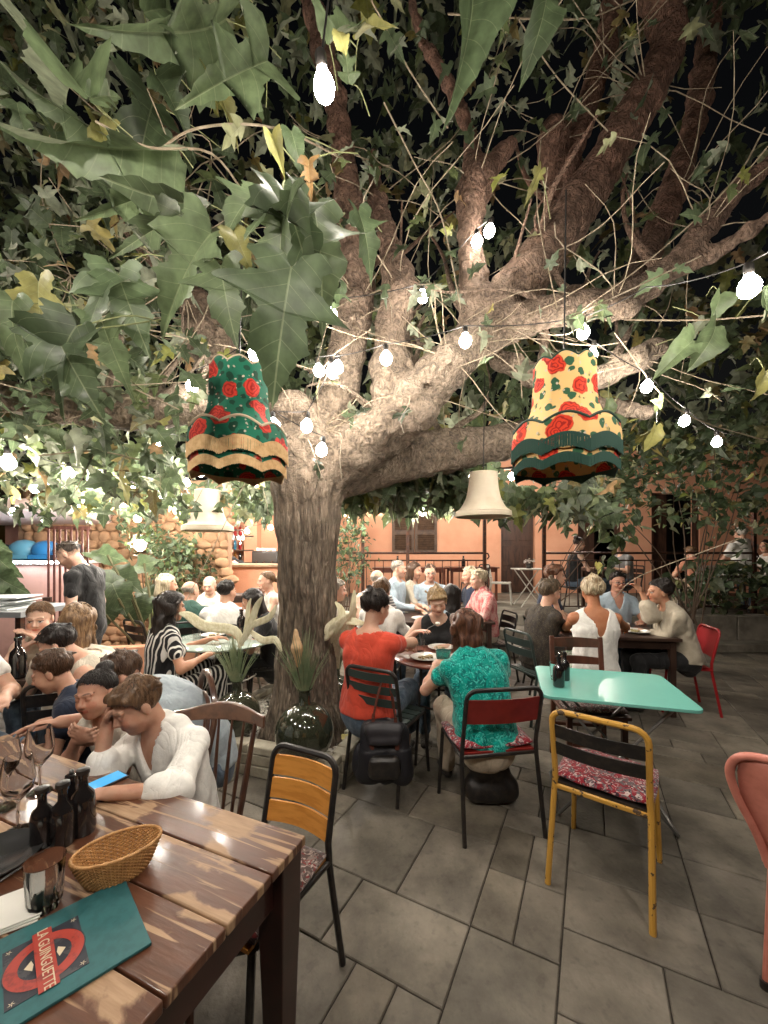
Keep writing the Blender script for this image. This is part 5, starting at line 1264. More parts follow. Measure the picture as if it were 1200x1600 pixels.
# the same strings run on over the tables nearest to the camera
festoon('string of bulbs continuing over the nearest tables', [Vector((-2.0, .9, 2.75)), Vector((-1.0, .2, 2.7)), Vector((.1, -.2, 2.72)), Vector((1.2, -.2, 2.75)), Vector((2.1, .3, 2.75))], skip=(4,), bm=bulb_far)
festoon('string of bulbs high in the leaves over the kiosk and the stone wall', [(20, 800, 4.6), (72, 812, 4.8), (125, 792, 4.8), (192, 792, 5.0), (236, 806, 5.2), (332, 792, 5.2)])
festoon('string of bulbs low in the leaves in front of the left limb', [(-40, 770, 3.2), (55, 762, 3.3), (108, 738, 3.4), (205, 762, 3.6), (312, 738, 3.8)], skip=(0,))
festoon('short string of bulbs in the leaves behind the green lampshade', [(250, 690, 3.4), (345, 705, 3.5), (425, 742, 3.6), (452, 770, 3.9)])
festoon('string of bulbs over the party in front of the trunk', [(520, 770, 4.4), (610, 775, 4.5), (660, 800, 4.6), (735, 745, 4.4), (800, 745, 4.4), (905, 772, 4.4)])
# ------------------------------------------------------------------ lampshades
def floral(name, base, leafc, red, darkred, scale=9.5):
    m = mat(name, base, .85, sheen=.2, spec=.2); n, l, b = nodes(m); tc = n.new('ShaderNodeTexCoord')
    nd_ = n.new('ShaderNodeTexNoise'); nd_.inputs['Scale'].default_value = 22; l.new(tc.outputs['Object'], nd_.inputs[0])
    ad = n.new('ShaderNodeMix'); ad.data_type = 'RGBA'; ad.blend_type = 'ADD'; ad.inputs[0].default_value = .035; l.new(tc.outputs['Object'], ad.inputs[6]); l.new(nd_.outputs['Color'], ad.inputs[7])
    def vor(sc, lo, hi, feature='F1'):
        v = n.new('ShaderNodeTexVoronoi'); v.inputs['Scale'].default_value = sc; v.feature = feature; l.new(ad.outputs[2], v.inputs[0])
        r_ = n.new('ShaderNodeMapRange'); r_.inputs[1].default_value = lo; r_.inputs[2].default_value = hi; r_.inputs[3].default_value = 1; r_.inputs[4].default_value = 0; l.new(v.outputs['Distance'], r_.inputs[0]); return v, r_.outputs[0]
    cur = None
    def over(prev, fac, col):
        x = n.new('ShaderNodeMix'); x.data_type = 'RGBA'; l.new(fac, x.inputs[0]); x.inputs[7].default_value = (*col, 1)
        if prev is None: x.inputs[6].default_value = (*base, 1)
        else: l.new(prev, x.inputs[6])
        return x.outputs[2]
    def gate(v, out, lo):
        s_ = n.new('ShaderNodeSeparateColor'); l.new(v.outputs['Color'], s_.inputs[0]); g_ = n.new('ShaderNodeMath'); g_.operation = 'GREATER_THAN'; g_.inputs[1].default_value = lo; l.new(s_.outputs[0], g_.inputs[0])
        m_ = n.new('ShaderNodeMath'); m_.operation = 'MULTIPLY'; l.new(g_.outputs[0], m_.inputs[0]); l.new(out, m_.inputs[1]); return m_.outputs[0]
    v1, f1 = vor(scale * 2.3, .42, .48); cur = over(cur, gate(v1, f1, .3), leafc)
    v2, f2 = vor(scale * 5.0, .25, .3); cur = over(cur, gate(v2, f2, .6), (.5, .42, .33))
    v3, f3 = vor(scale, .42, .46); g3 = gate(v3, f3, .05); cur = over(cur, g3, darkred)
    # petals: rings inside the rose
    wv = n.new('ShaderNodeMath'); wv.operation = 'SINE'; mu = n.new('ShaderNodeMath'); mu.operation = 'MULTIPLY'; mu.inputs[1].default_value = 48; l.new(v3.outputs['Distance'], mu.inputs[0])
    a2 = n.new('ShaderNodeMath'); a2.operation = 'ADD'; l.new(mu.outputs[0], a2.inputs[0]); nn = n.new('ShaderNodeMath'); nn.operation = 'MULTIPLY'; nn.inputs[1].default_value = 17; l.new(nd_.outputs['Fac'], nn.inputs[0]); l.new(nn.outputs[0], a2.inputs[1]); l.new(a2.outputs[0], wv.inputs[0])
    g4 = n.new('ShaderNodeMath'); g4.operation = 'GREATER_THAN'; g4.inputs[1].default_value = -.25; l.new(wv.outputs[0], g4.inputs[0]); m5 = n.new('ShaderNodeMath'); m5.operation = 'MULTIPLY'; l.new(g3, m5.inputs[0]); l.new(g4.outputs[0], m5.inputs[1])
    cur = over(cur, m5.outputs[0], red); l.new(cur, b.inputs['Base Color'])
    return m
def lampshade(label, c, W_, Hh, M_s, M_f, M_t, cream=False):
    t = thing('lampshade', label, 'lampshade', c); NP = 8; N = 96 if not cream else 40
    def rf(a, i): 
        q = abs(math.sin(a * NP / 2)); return (1 - .05 * q, 0)
    def pan(pr, top_s=0, bot_s=0):
        "bell whose lower and upper edge is scalloped between the ribs"
        b = MB(); m = len(pr)
        def f(a, i):
            q = abs(math.sin(a * NP / 2)); u = i / (m - 1); return (1 - .05 * q * (0 if cream else 1), (top_s * (1 - u) ** 3 - bot_s * u ** 3) * q * (1 if not cream else 0))
        b.lathe(pr, N, rfun=f); return b
    R_ = W_ / 2
    if cream:
        pr = [(R_ * .5, Hh), (R_ * .5, Hh * .96), (R_ * .53, Hh * .7), (R_ * .62, Hh * .42), (R_ * .8, Hh * .2), (R_ * .98, Hh * .1), (R_, 0)]
        sh = pan([tuple(q) for q in spline(pr, 3)]).obj('shade', M_s, t); so = sh.modifiers.new('s', 'SOLIDIFY'); so.thickness = .003
        for z_, r__ in ((Hh, R_ * .5), (Hh * .1, R_ * .985), (0, R_)):
            b = MB(); b.tube([(r__ * math.cos(a), r__ * math.sin(a), z_) for a in np.linspace(0, 2 * PI, 37)], .006, 6, cap=False); b.obj('trim', M_t, t)
    else:
        pr = [(R_ * .58, Hh), (R_ * .59, Hh * .85), (R_ * .61, Hh * .66), (R_ * .68, Hh * .54), (R_ * .84, Hh * .43), (R_ * .97, Hh * .37)]
        prs = [tuple(q) for q in spline(pr, 4)]
        sh = pan(prs, .03, .0).obj('shade', M_s, t); so = sh.modifiers.new('s', 'SOLIDIFY'); so.thickness = .003
        pr2 = [(R_ * .965, Hh * .40), (R_ * 1.0, Hh * .32), (R_ * 1.01, Hh * .22)]
        sk = pan([tuple(q) for q in spline(pr2, 3)], .035, .035); sk = sk.obj('skirt', M_s, t); so = sk.modifiers.new('s', 'SOLIDIFY'); so.thickness = .003
        pr3 = [(R_ * .94, Hh * .26), (R_ * .965, Hh * .07)]; pan(pr3, 0, .0).obj('lining', M_s, t)
        def ring(r__, z_, sc, w=.006):
            b = MB(); b.tube([(r__ * (1 - .05 * abs(math.sin(a * NP / 2))) * math.cos(a), r__ * (1 - .05 * abs(math.sin(a * NP / 2))) * math.sin(a), z_ + sc * abs(math.sin(a * NP / 2))) for a in np.linspace(0, 2 * PI, 121)], w, 6, cap=False); b.obj('trim', M_t, t)
        ring(R_ * .58, Hh, .03, .005); ring(R_ * .975, Hh * .395, .035, .0065)
        for k in range(NP):
            a = 2 * PI * k / NP; b = MB(); b.tube([((r__ + .001) * math.cos(a), (r__ + .001) * math.sin(a), z_) for r__, z_ in prs], .003, 5); b.obj('rib', M_s, t)
        for (rr_, ztop, sc, ln_) in ((R_ * 1.02, Hh * .235, .03, Hh * .125), (R_ * .985, Hh * .07, .03, Hh * .085)):
            fr = MB(); nf = 420
            for k in range(nf):
                a = 2 * PI * k / nf + rc.uniform(-.004, .004); q = abs(math.sin(a * NP / 2)); r__ = rr_ * (1 - .05 * q); z_ = ztop + sc * q; l_ = ln_ * rc.uniform(.95, 1.06); da = .0034
                fr.tube([(r__ * math.cos(a), r__ * math.sin(a), z_), (r__ * 1.006 * math.cos(a), r__ * 1.006 * math.sin(a), z_ - l_)], .0021, 4, cap=False)
            # close woven heading of the fringe
            fr.lathe([(rr_, 0), (rr_ * 1.002, -.012)], 96, rfun=lambda a, i: (1 - .05 * abs(math.sin(a * NP / 2)), ztop + sc * abs(math.sin(a * NP / 2))))
            fr.lathe([(rr_ * .99, 0), (rr_ * .993, -ln_ * .96)], 96, rfun=lambda a, i: (1 - .05 * abs(math.sin(a * NP / 2)), ztop + sc * abs(math.sin(a * NP / 2))))
            stuff(fr.obj('fringe', M_f, t))
    b = MB(); b.tube([(0, 0, Hh - .02), (0.02, .02, Hh + .9)], .004, 6); b.obj('cord', M_cable, t)
    for k in range(3):
        a = 2 * PI * k / 3; b = MB(); b.tube([(0, 0, Hh - .02), (R_ * .52 * math.cos(a), R_ * .52 * math.sin(a), Hh)], .003, 5); b.obj('spider', M_cable, t)
    return t
GREEN = floral('green_rose_cloth', (.015, .15, .09), (.012, .06, .035), (.62, .05, .03), (.35, .02, .015))
YEL = floral('yellow_rose_cloth', (.72, .47, .19), (.03, .10, .05), (.62, .05, .02), (.3, .015, .01))
GOLDF = mat('gold_fringe', (.72, .5, .26), .7, col2=(.6, .38, .18), scale=40); GRF = mat('dark_green_fringe', (.012, .055, .038), .7)
lampshade('green rose patterned lampshade with gold fringe hanging left of the trunk', P(373, 746, 2.0), .485, .525, GREEN, GOLDF, mat('cream_trim', (.6, .48, .34), .7))
lampshade('yellow rose patterned lampshade with dark green fringe hanging right', P(881, 744, 1.95), .50, .525, YEL, GRF, mat('green_trim', (.02, .05, .035), .7))
CREAM = mat('cream_cloth', (.66, .58, .45), .8, col2=(.58, .49, .36), scale=6, bump=.1)
lampshade('plain cream lampshade hanging right of the trunk before the house', P(755, 807, 3.5), .48, .38, CREAM, None, CREAM, True)
lampshade('plain cream lampshade hanging below the green one over the bar', P(325, 829, 3.9), .47, .39, CREAM, None, CREAM, True)
print('lights', time.time() - T0)
# ------------------------------------------------------------------ chairs
def paint(name, col, chip=(.08, .05, .03), amt=.66, rough=.38):
    m = mat(name, col, rough, col2=chip, scale=26, lo=amt, hi=amt + .03, detail=5, rough2=.8, bump=.05)
    return m
BLK = mat('black_enamel', (.013, .012, .012), .35, col2=(.03, .024, .02), scale=30)
YLW = paint('yellow_enamel', (.55, .30, .055), amt=.60); RED = paint('red_enamel', (.30, .012, .015), amt=.72); DRED = mat('dark_red_slat', (.20, .018, .014), .4, col2=(.14, .012, .01), scale=9)
ORG = mat('orange_slat', (.62, .27, .055), .4, col2=(.5, .2, .035), scale=10, stretch=(1, 1, 6)); PINK = mat('pink_enamel', (.55, .2, .15), .4, col2=(.45, .15, .11), scale=14)
GRN = mat('grey_green_enamel', (.035, .05, .045), .4); TURQ = mat('turquoise_enamel', (.16, .47, .40), .26, col2=(.152, .45, .382), scale=5, lo=.3, hi=.8, spec=.5, coat=.1)
BRN = mat('brown_varnish', (.10, .035, .02), .35, col2=(.055, .02, .012), scale=12, stretch=(1, 1, .3), coat=.2)
WIND = mat('windsor_wood', (.055, .022, .014), .3, col2=(.09, .04, .022), scale=14, coat=.3)
WHT = mat('white_enamel', (.55, .53, .48), .4)
def blotch(name, base, c1, c2, c3, sc=15):
    m = mat(name, base, .85, sheen=.2, spec=.2); n, l, b = nodes(m); tc = n.new('ShaderNodeTexCoord'); cur = None
    for i, (c, s_, lo, hi, ds) in enumerate(((c1, sc, .52, .56, 2.5), (c2, sc * 1.6, .57, .6, 3.5), (c3, sc * 2.2, .6, .63, 2.0))):
        mp = n.new('ShaderNodeMapping'); mp.inputs['Location'].default_value = (i * 7.3, i * 3.1, 0); l.new(tc.outputs['Object'], mp.inputs[0])
        no = n.new('ShaderNodeTexNoise'); no.inputs['Scale'].default_value = s_; no.inputs['Detail'].default_value = 2; no.inputs['Distortion'].default_value = ds; l.new(mp.outputs[0], no.inputs[0])
        r_ = n.new('ShaderNodeMapRange'); r_.inputs[1].default_value = lo; r_.inputs[2].default_value = hi; l.new(no.outputs['Fac'], r_.inputs[0])
        x = n.new('ShaderNodeMix'); x.data_type = 'RGBA'; x.inputs[7].default_value = (*c, 1); x.inputs[6].default_value = (*base, 1); l.new(r_.outputs[0], x.inputs[0])
        if cur: l.new(cur, x.inputs[6])
        cur = x.outputs[2]
    l.new(cur, b.inputs['Base Color']); return m
FLOR = blotch('red_floral_cushion', (.24, .014, .025), (.13, .10, .11), (.52, .42, .4), (.03, .02, .03))
FLOR2 = blotch('grey_floral_cushion', (.09, .06, .055), (.22, .17, .15), (.45, .36, .32), (.2, .03, .03))
def arc(c, r, a0, a1, n, f): return [f(c[0] + r * math.cos(a), c[1] + r * math.sin(a)) for a in np.linspace(a0, a1, n)]
def bistro(name, label, loc, face, frame, slat, nsl=2, cushion=None, w=.39, group=None, rt=.0125, z0=.60, z1=.765, gap=.022, top=.82, seat=None, scale=1.0):
    t = thing(name, label, 'chair', (loc[0], loc[1], loc[2] if len(loc) > 2 else 0), R(face - 90), group)
    h = w / 2
    def bk(x, z): return (x, -.19 - max(0, z - .45) * .22, z)
    b = MB(); rc_ = .055; pts = [(-h - .01, -.275, 0), (-h, -.20, .42)] + [bk(-h + .005, z) for z in (.5, .65, top - rc_)]
    pts += arc((-h + .005 + rc_, top - rc_), rc_, PI, PI / 2, 5, bk)[1:] + arc((h - .005 - rc_, top - rc_), rc_, PI / 2, 0, 5, bk) + [bk(h - .005, z) for z in (.65, .5)] + [(h, -.20, .42), (h + .01, -.275, 0)]
    b.tube(pts, rt, 8); b.obj('back_frame', frame, t)
    for sx in (-1, 1):
        b = MB(); b.tube([(sx * (h - .01), .17, .435), (sx * (h + .005), .21, 0)], rt * .95, 8); b.obj('leg', frame, t)
    b = MB(); b.tube([(-h, -.2, .435), (-h + .01, .15, .435), (-h + .05, .185, .435), (h - .05, .185, .435), (h - .01, .15, .435), (h, -.2, .435), (-h, -.2, .435)], rt * .9, 8); b.obj('seat_frame', frame, t)
    sh_ = (z1 - z0 - gap * (nsl - 1)) / nsl
    for k in range(nsl):
        zc = z0 + sh_ / 2 + k * (sh_ + gap); b = MB(); n = 8; V = []
        for i in range(n + 1):
            x = -h + .012 + (w - .024) * i / n; cv = -.025 * math.sin(PI * i / n)
            for dz, dy in ((-sh_ / 2, .004), (sh_ / 2, .004), (sh_ / 2, -.004), (-sh_ / 2, -.004)):
                q = bk(x, zc + dz); V.append((q[0], q[1] + dy + cv, q[2]))
        F_ = [(i * 4 + a, i * 4 + (a + 1) % 4, i * 4 + 4 + (a + 1) % 4, i * 4 + 4 + a) for i in range(n) for a in range(4)] + [(0, 3, 2, 1), (n * 4, n * 4 + 1, n * 4 + 2, n * 4 + 3)]
        b.add(V, F_); b.obj('back_slat', slat, t, edge=30)
    for k in range(5):
        b = MB(); b.box((0, -.16 + k * .078, .447), (w - .02, .066, .012)); b.obj('seat_slat', seat or slat, t)
    if cushion: make_cushion(cushion, t, w)
    if scale != 1: t.scale = (scale,) * 3
    return t
def make_cushion(m, t, w=.39, z=.452, d=.37, yo=0):
    b = MB(); n = 14; V = []; rng = random.Random(2)
    for s_ in (1, -1):
        for j in range(n + 1):
            for i in range(n + 1):
                u, v = i / n * 2 - 1, j / n * 2 - 1; e = (1 - abs(u) ** 5) * (1 - abs(v) ** 5)
                V.append((u * (w / 2 + .012) * (1 - .05 * v * v), yo + v * d / 2 * (1 - .05 * u * u), z + .021 + s_ * (.004 + .021 * e ** .6) + .003 * math.sin(u * 7 + v * 5)))
    N1 = (n + 1) ** 2; F_ = []
    for j in range(n):
        for i in range(n):
            a = j * (n + 1) + i; q = (a, a + 1, a + n + 2, a + n + 1); F_.append(q); F_.append(tuple(x + N1 for x in q[::-1]))
    for i in range(n):
        for (a, b_) in (((i + 1), i), (n * (n + 1) + i, n * (n + 1) + i + 1), (i * (n + 1), (i + 1) * (n + 1)), ((i + 1) * (n + 1) + n, i * (n + 1) + n)):
            F_.append((a, b_, b_ + N1, a + N1))
    b.add(V, F_); b.obj('cushion', m, t, edge=False)
bistro('metal_chair', 'chipped yellow metal chair with black slats and red floral cushion', (1.10, 1.955), 52, YLW, BLK, 2, FLOR, w=.39, z0=.60, z1=.75, rt=.0135)
bistro('metal_chair', 'black chair with a dark red slat under the woman in the teal blouse', (.61, 2.40), 99, BLK, DRED, 1, FLOR, w=.44, z0=.63, z1=.77)
bistro('metal_chair', 'grey green slatted chair under the woman in the orange T-shirt', (.045, 2.75), 60, BLK, GRN, 3, None, w=.38, z0=.58, z1=.80, gap=.03)
bistro('metal_chair', 'black chair with orange slats and a floral cushion at the big table corner', (-.425, 1.325), 244, BLK, ORG, 3, FLOR2, w=.31, z0=.50, z1=.735, gap=.011, top=.775)
bistro('metal_chair', 'bright red metal chair under the woman in the beige shirt', (2.98, 4.02), 165, RED, RED, 1, None, z0=.55, z1=.80)
bistro('metal_chair', 'dark folding chair under the woman in the dark patterned dress', (1.5, 3.83), 20, GRN, GRN, 2, None)
proto = bistro('metal_chair', 'black metal chair of the woman in the black tank top at the round table', (.5, 3.8), 265, BLK, BLK, 2, None)
for lb, x, y, f, z in (('black metal chair of the dark haired woman seen from behind at the long table', .7, 4.2, 100, 0), ('black metal chair of the woman in the white top with short brown hair', -.05, 3.88, 80, 0),
    ('black metal chair of the grey haired woman right of the trunk', -.6, 4.4, 10, 0), ('black metal chair of the man in the plaid shirt', -.1, 5.1, 60, 0), ('black metal chair of the blond diner in the pink shirt', 1.32, 4.95, 190, 0),
    ('black metal chair of the man in the teal polo at the glass table', 2.82, 4.85, 265, 0), ('black metal chair of the young one with curly hair at the dark table', 1.9, 4.5, 350, 0),
    ('black metal chair of the woman in striped clothes', -1.85, 3.2, 60, 0), ('black metal chair of the blonde in the lime top', -2.6, 4.55, 60, 0), ('black metal chair of the bald man in dark green', -2.22, 4.45, 110, 0),
    ('black metal chair of the person in the white T-shirt at the glass table', -1.72, 4.3, 100, 0), ('black metal chair of the dark haired woman in black by the trunk', -1.15, 4.0, 200, 0), ('black metal chair of the blonde with long wavy hair', -1.95, 2.5, 120, 0),
    ('black metal chair on the terrace under the woman in a black tank top', 3.5, 7.35, 0, TZ), ('black metal chair on the terrace of the diner in dark clothes', 4.5, 7.45, 185, TZ), ('black metal chair on the terrace under the white haired man', 6.2, 7.25, 95, TZ),
    ('dark empty chair by the railing post left of the brown door', 1.85, 8.2, 200, TZ)):
    lb = lb.replace('man in the teal polo at the glass table', 'man in glasses and pale blue shirt')
    dup(proto, lb, (x, y, z), R(f - 90))
wc = bistro('metal_chair', 'pale grey metal chair on the terrace under the person in salmon', (5.9, 7.5, TZ), 90, WHT, WHT, 3, None, z0=.55, z1=.8)
dup(wc, 'pale empty metal chair beside the folding table at the brown door', (2.45, 8.3, TZ), R(250))
# brown wooden chair behind the turquoise table
t = thing('wooden_chair', 'dark brown wooden chair with curved back rails behind the turquoise table', 'chair', (1.47, 2.87, 0), R(262 - 90))
for sx in (-1, 1):
    b = MB(); b.bar((sx * .19, -.2, 0), (sx * .18, -.19, .46), .034); b.bar((sx * .18, -.19, .46), (sx * .18, -.25, .90), .034, .026); b.obj('back_post', BRN, t, bevel=.005)
    b = MB(); b.bar((sx * .18, .18, 0), (sx * .175, .17, .45), .036); b.obj('leg', BRN, t, bevel=.004)
for zc in (.86, .72, .60):
    b = MB(); n = 8; V = []
    for i in range(n + 1):
        u = i / n; x = -.18 + .36 * u; cv = -.035 * math.sin(PI * u); y = -.24 + (zc - .86) * -.14 * -1 + cv + (.86 - zc) * .13; ht = (.032 if zc < .86 else .04) + .008 * math.sin(PI * u)
        V += [(x, y + .009, zc - ht), (x, y + .009, zc + ht * .6), (x, y - .009, zc + ht * .6), (x, y - .009, zc - ht)]
    b.add(V, [(i * 4 + a, i * 4 + (a + 1) % 4, i * 4 + 4 + (a + 1) % 4, i * 4 + 4 + a) for i in range(n) for a in range(4)]); b.obj('back_rail', BRN, t, edge=30)
b = MB(); b.box((0, 0, .445), (.42, .42, .025)); b.obj('seat', BRN, t, bevel=.006)
for y_ in (-.18, .17):
    b = MB(); b.bar((-.18, y_, .24), (.18, y_, .24), .022); b.obj('stretcher', BRN, t)
make_cushion(FLOR2, t, .4, .458)
# windsor chair by the boy
t = thing('windsor_chair', 'dark spindle backed wooden chair behind the boy in the white shirt', 'chair', (-.735, 1.44, 0), R(262 - 90)); t.scale = (.82, .95, .93)
def bkp(u, z):   # back curve
    return Vector((u * (.15 + .06 * (z - .45) / .45), -.19 - .18 * (z - .45) - .05 * (1 - u * u) , z))
b = MB(); n = 16; V = []
for i in range(n + 1):
    u = -1.18 + 2.36 * i / n; c = bkp(u, .92); zt = .03 + .018 * math.cos(u * 2.4); 
    if abs(u) > .95: zt = .018
    for dy, dz in ((.011, -.036), (.011, zt), (-.011, zt), (-.011, -.036)): V.append((c.x, c.y + dy, c.z + dz))
b.add(V, [(i * 4 + a, i * 4 + (a + 1) % 4, i * 4 + 4 + (a + 1) % 4, i * 4 + 4 + a) for i in range(n) for a in range(4)] + [(0, 3, 2, 1), (n * 4, n * 4 + 1, n * 4 + 2, n * 4 + 3)])
b.obj('crest_rail', mat('worn_wood', (.14, .065, .035), .3, col2=(.07, .03, .018), scale=9, coat=.3), t, bevel=.006, edge=30)
for k, u in enumerate((-1, -.6, -.2, .2, .6, 1)):
    b = MB(); pts = [tuple(bkp(u * .9, z)) for z in (.455, .6, .75, .895)]; r_ = [.0075, .0105, .0085, .006] if abs(u) < 1 else [.014, .017, .014, .011]
    b.tube(pts, r_, 8); b.obj('spindle', WIND, t)
b = MB(); b.lathe([(.001, .425), (.2, .425), (.215, .44), (.212, .457), (.1, .45), (.001, .448)], 28, rfun=lambda a, i: (1 + .08 * abs(math.cos(a * 2)), 0)); b.obj('seat', WIND, t)
for sx in (-1, 1):
    for sy in (-1, 1):
        b = MB(); b.tube([(sx * .13, sy * .13, .43), (sx * .17, sy * .17, .2), (sx * .2, sy * .2, 0)], [.013, .02, .012], 8); b.obj('leg', WIND, t)
    b = MB(); b.tube([(sx * .17, -.17, .2), (sx * .17, .17, .2)], .009, 6); b.obj('stretcher', WIND, t)
# rounded dark chair just behind it
t = thing('bentwood_chair', 'dark bentwood chair half hidden between the girl and the spindle chair', 'chair', (-1.16, 2.0, 0), R(215 - 90))
b = MB(); b.tube([(-.2, -.2, .0), (-.2, -.19, .45), (-.21, -.24, .7)] + arc((0, .70), .21, PI, 0, 9, lambda x, z: (x, -.25, z))[1:-1] + [(.21, -.24, .7), (.2, -.19, .45), (.2, -.2, 0)], .016, 8); b.obj('back_frame', WIND, t)
b = MB(); b.tube([(-.12, -.2, .45), (-.12, -.23, .68)] + arc((0, .68), .12, PI, 0, 7, lambda x, z: (x, -.24, z))[1:-1] + [(.12, -.23, .68), (.12, -.2, .45)], .011, 8); b.obj('inner_hoop', WIND, t)
b = MB(); b.lathe([(.001, .43), (.2, .43), (.205, .455), (.001, .455)], 24); b.obj('seat', WIND, t)
for sx in (-1, 1): b = MB(); b.tube([(sx * .15, .13, .43), (sx * .18, .17, 0)], .014, 8); b.obj('leg', WIND, t)
# pink chair cut by the right edge
t = thing('metal_chair', 'pink round backed metal chair at the right edge', 'chair', (1.61, 1.385, 0), R(30 - 90))
bq = lambda x, z: (x, -.2 - max(0, z - .45) * .25, z)
sp_ = spline([bq(-.14, .44), bq(-.17, .56), bq(-.215, .68), bq(-.225, .77), bq(-.185, .835), bq(-.09, .86), bq(.09, .86), bq(.185, .835), bq(.225, .77), bq(.215, .68), bq(.17, .56), bq(.14, .44)], 5)
b = MB(); b.tube(sp_, .0145, 10); b.obj('back_frame', PINK, t)
b = MB(); V = []; n = 10
for i in range(n + 1):
    u = i / n; z = .45 + .40 * u; w_ = .13 + .075 * math.sin(u * 2.2)
    for x in (-w_, -w_ * .5, 0, w_ * .5, w_): q = bq(x, z); V.append((q[0], q[1] - .012 * (1 - (x / w_) ** 2), q[2]))
b.add(V, [(i * 5 + k, i * 5 + k + 1, i * 5 + 6 + k, i * 5 + 5 + k) for i in range(n) for k in range(4)]); o = b.obj('splat', PINK, t, edge=False); q = o.modifiers.new('s', 'SOLIDIFY'); q.thickness = .003
for sx in (-1, 1):
    b = MB(); V = []
    for i in range(7):
        u = i / 6; z = .50 + .27 * u; w0 = .135 + .055 * u; w1 = .165 + .05 * math.sin(u * 1.6)
        for x in (w0, w1): V.append(bq(sx * x, z))
b = MB(); b.box((0, 0, .44), (.34, .37, .02)); b.obj('seat', PINK, t, bevel=.012)
for sx in (-1, 1):
    for sy in (-1, 1):
        b = MB(); b.tube([(sx * .14, sy * .16, .435), (sx * (.17 if sy > 0 else .15), sy * .2, 0)], [.017, .012], 8); l_ = b.obj('leg', PINK, t)
        b = MB(); b.lathe([(.001, 0), (.018, 0), (.018, .03), (.001, .03)], 10, (sx * (.17 if sy > 0 else .15), sy * .2, .0)); b.obj('rubber_foot', BLK, l_)

# ------------------------------------------------------------------ tables
def worn_wood():
    m = mat('worn_varnish', (.12, .046, .023), .3, col2=(.06, .023, .013), scale=3, lo=.3, hi=.75, detail=8, stretch=(1, 7, 1), coat=.3, bump=.08, bscale=14)
    n, l, b = nodes(m); tc = [q for q in n if q.type == 'TEX_COORD'][0]
    def noise(sc, st_, lo, hi, det=6, dist=0):
        mp = n.new('ShaderNodeMapping'); mp.inputs['Scale'].default_value = st_; oi = n.new('ShaderNodeObjectInfo'); l.new(tc.outputs['Object'], mp.inputs[0])
        cb = n.new('ShaderNodeCombineXYZ'); mu = n.new('ShaderNodeMath'); mu.operation = 'MULTIPLY'; mu.inputs[1].default_value = 40; l.new(oi.outputs['Random'], mu.inputs[0]); l.new(mu.outputs[0], cb.inputs[0]); l.new(cb.outputs[0], mp.inputs['Location'])
        no = n.new('ShaderNodeTexNoise'); no.inputs['Scale'].default_value = sc; no.inputs['Detail'].default_value = det; no.inputs['Distortion'].default_value = dist; l.new(mp.outputs[0], no.inputs[0])
        r_ = n.new('ShaderNodeMapRange'); r_.inputs[1].default_value = lo; r_.inputs[2].default_value = hi; l.new(no.outputs['Fac'], r_.inputs[0]); return r_.outputs[0]
    patch = noise(2.6, (.9, 15.0, 1), .565, .61, 12, .8)
    # edges of each board wear first: local y near the rim
    se = n.new('ShaderNodeSeparateXYZ'); l.new(tc.outputs['Object'], se.inputs[0]); ab = n.new('ShaderNodeMath'); ab.operation = 'ABSOLUTE'; l.new(se.outputs[1], ab.inputs[0])
    er = n.new('ShaderNodeMapRange'); er.inputs[1].default_value = .035; er.inputs[2].default_value = .072; er.inputs[3].default_value = 0; er.inputs[4].default_value = .16; l.new(ab.outputs[0], er.inputs[0])
    e2 = noise(3.2, (1.1, 2, 1), .3, .7, 9, .4); ad = n.new('ShaderNodeMath'); ad.operation = 'ADD'; l.new(er.outputs[0], ad.inputs[0]); mu2 = n.new('ShaderNodeMath'); mu2.operation = 'MULTIPLY'; mu2.inputs[1].default_value = .8; l.new(e2, mu2.inputs[0]); l.new(mu2.outputs[0], ad.inputs[1])
    th = n.new('ShaderNodeMapRange'); th.inputs[1].default_value = .565; th.inputs[2].default_value = .63; l.new(ad.outputs[0], th.inputs[0])
    mxm = n.new('ShaderNodeMath'); mxm.operation = 'MAXIMUM'; l.new(patch, mxm.inputs[0]); l.new(th.outputs[0], mxm.inputs[1])
    src = b.inputs['Base Color'].links[0].from_socket
    bare = n.new('ShaderNodeMix'); bare.data_type = 'RGBA'; bare.inputs[6].default_value = (.40, .26, .155, 1); bare.inputs[7].default_value = (.26, .155, .085, 1); l.new(noise(9, (1, 9, 1), .35, .7), bare.inputs[0])
    mx = n.new('ShaderNodeMix'); mx.data_type = 'RGBA'; l.new(mxm.outputs[0], mx.inputs[0]); l.new(src, mx.inputs[6]); l.new(bare.outputs[2], mx.inputs[7]); l.new(mx.outputs[2], b.inputs['Base Color'])
    rr_ = n.new('ShaderNodeMapRange'); rr_.inputs[3].default_value = .38; rr_.inputs[4].default_value = .6; l.new(mxm.outputs[0], rr_.inputs[0]); l.new(rr_.outputs[0], b.inputs['Roughness'])
    c2 = n.new('ShaderNodeMapRange'); c2.inputs[3].default_value = .28; c2.inputs[4].default_value = .0; l.new(mxm.outputs[0], c2.inputs[0]); l.new(c2.outputs[0], b.inputs['Coat Weight'])
    return m
WORN = worn_wood(); TDARK = mat('table_leg_stain', (.04, .012, .009), .35, col2=(.025, .009, .007), scale=10, coat=.3)
TC = Vector((-.219, 1.113, 0)); tu = Vector((-.922, .387, 0)); tv = Vector((-.387, -.922, 0)); TANG = math.atan2(tu.y, tu.x)
big = thing('plank_table', 'large worn brown plank table in the foreground', 'table', TC)
for k in range(6):
    w_ = .146; c = tu * 1.15 + tv * (.073 + k * .1475) + Vector((0, 0, .747 + rp.uniform(-.0008, .0008)))
    b = MB(); b.box((0, 0, 0), (2.3, w_ - .003, .026)); o = b.obj('plank', WORN, big, bevel=.0035, loc=c); o.rotation_euler = (0, 0, TANG)
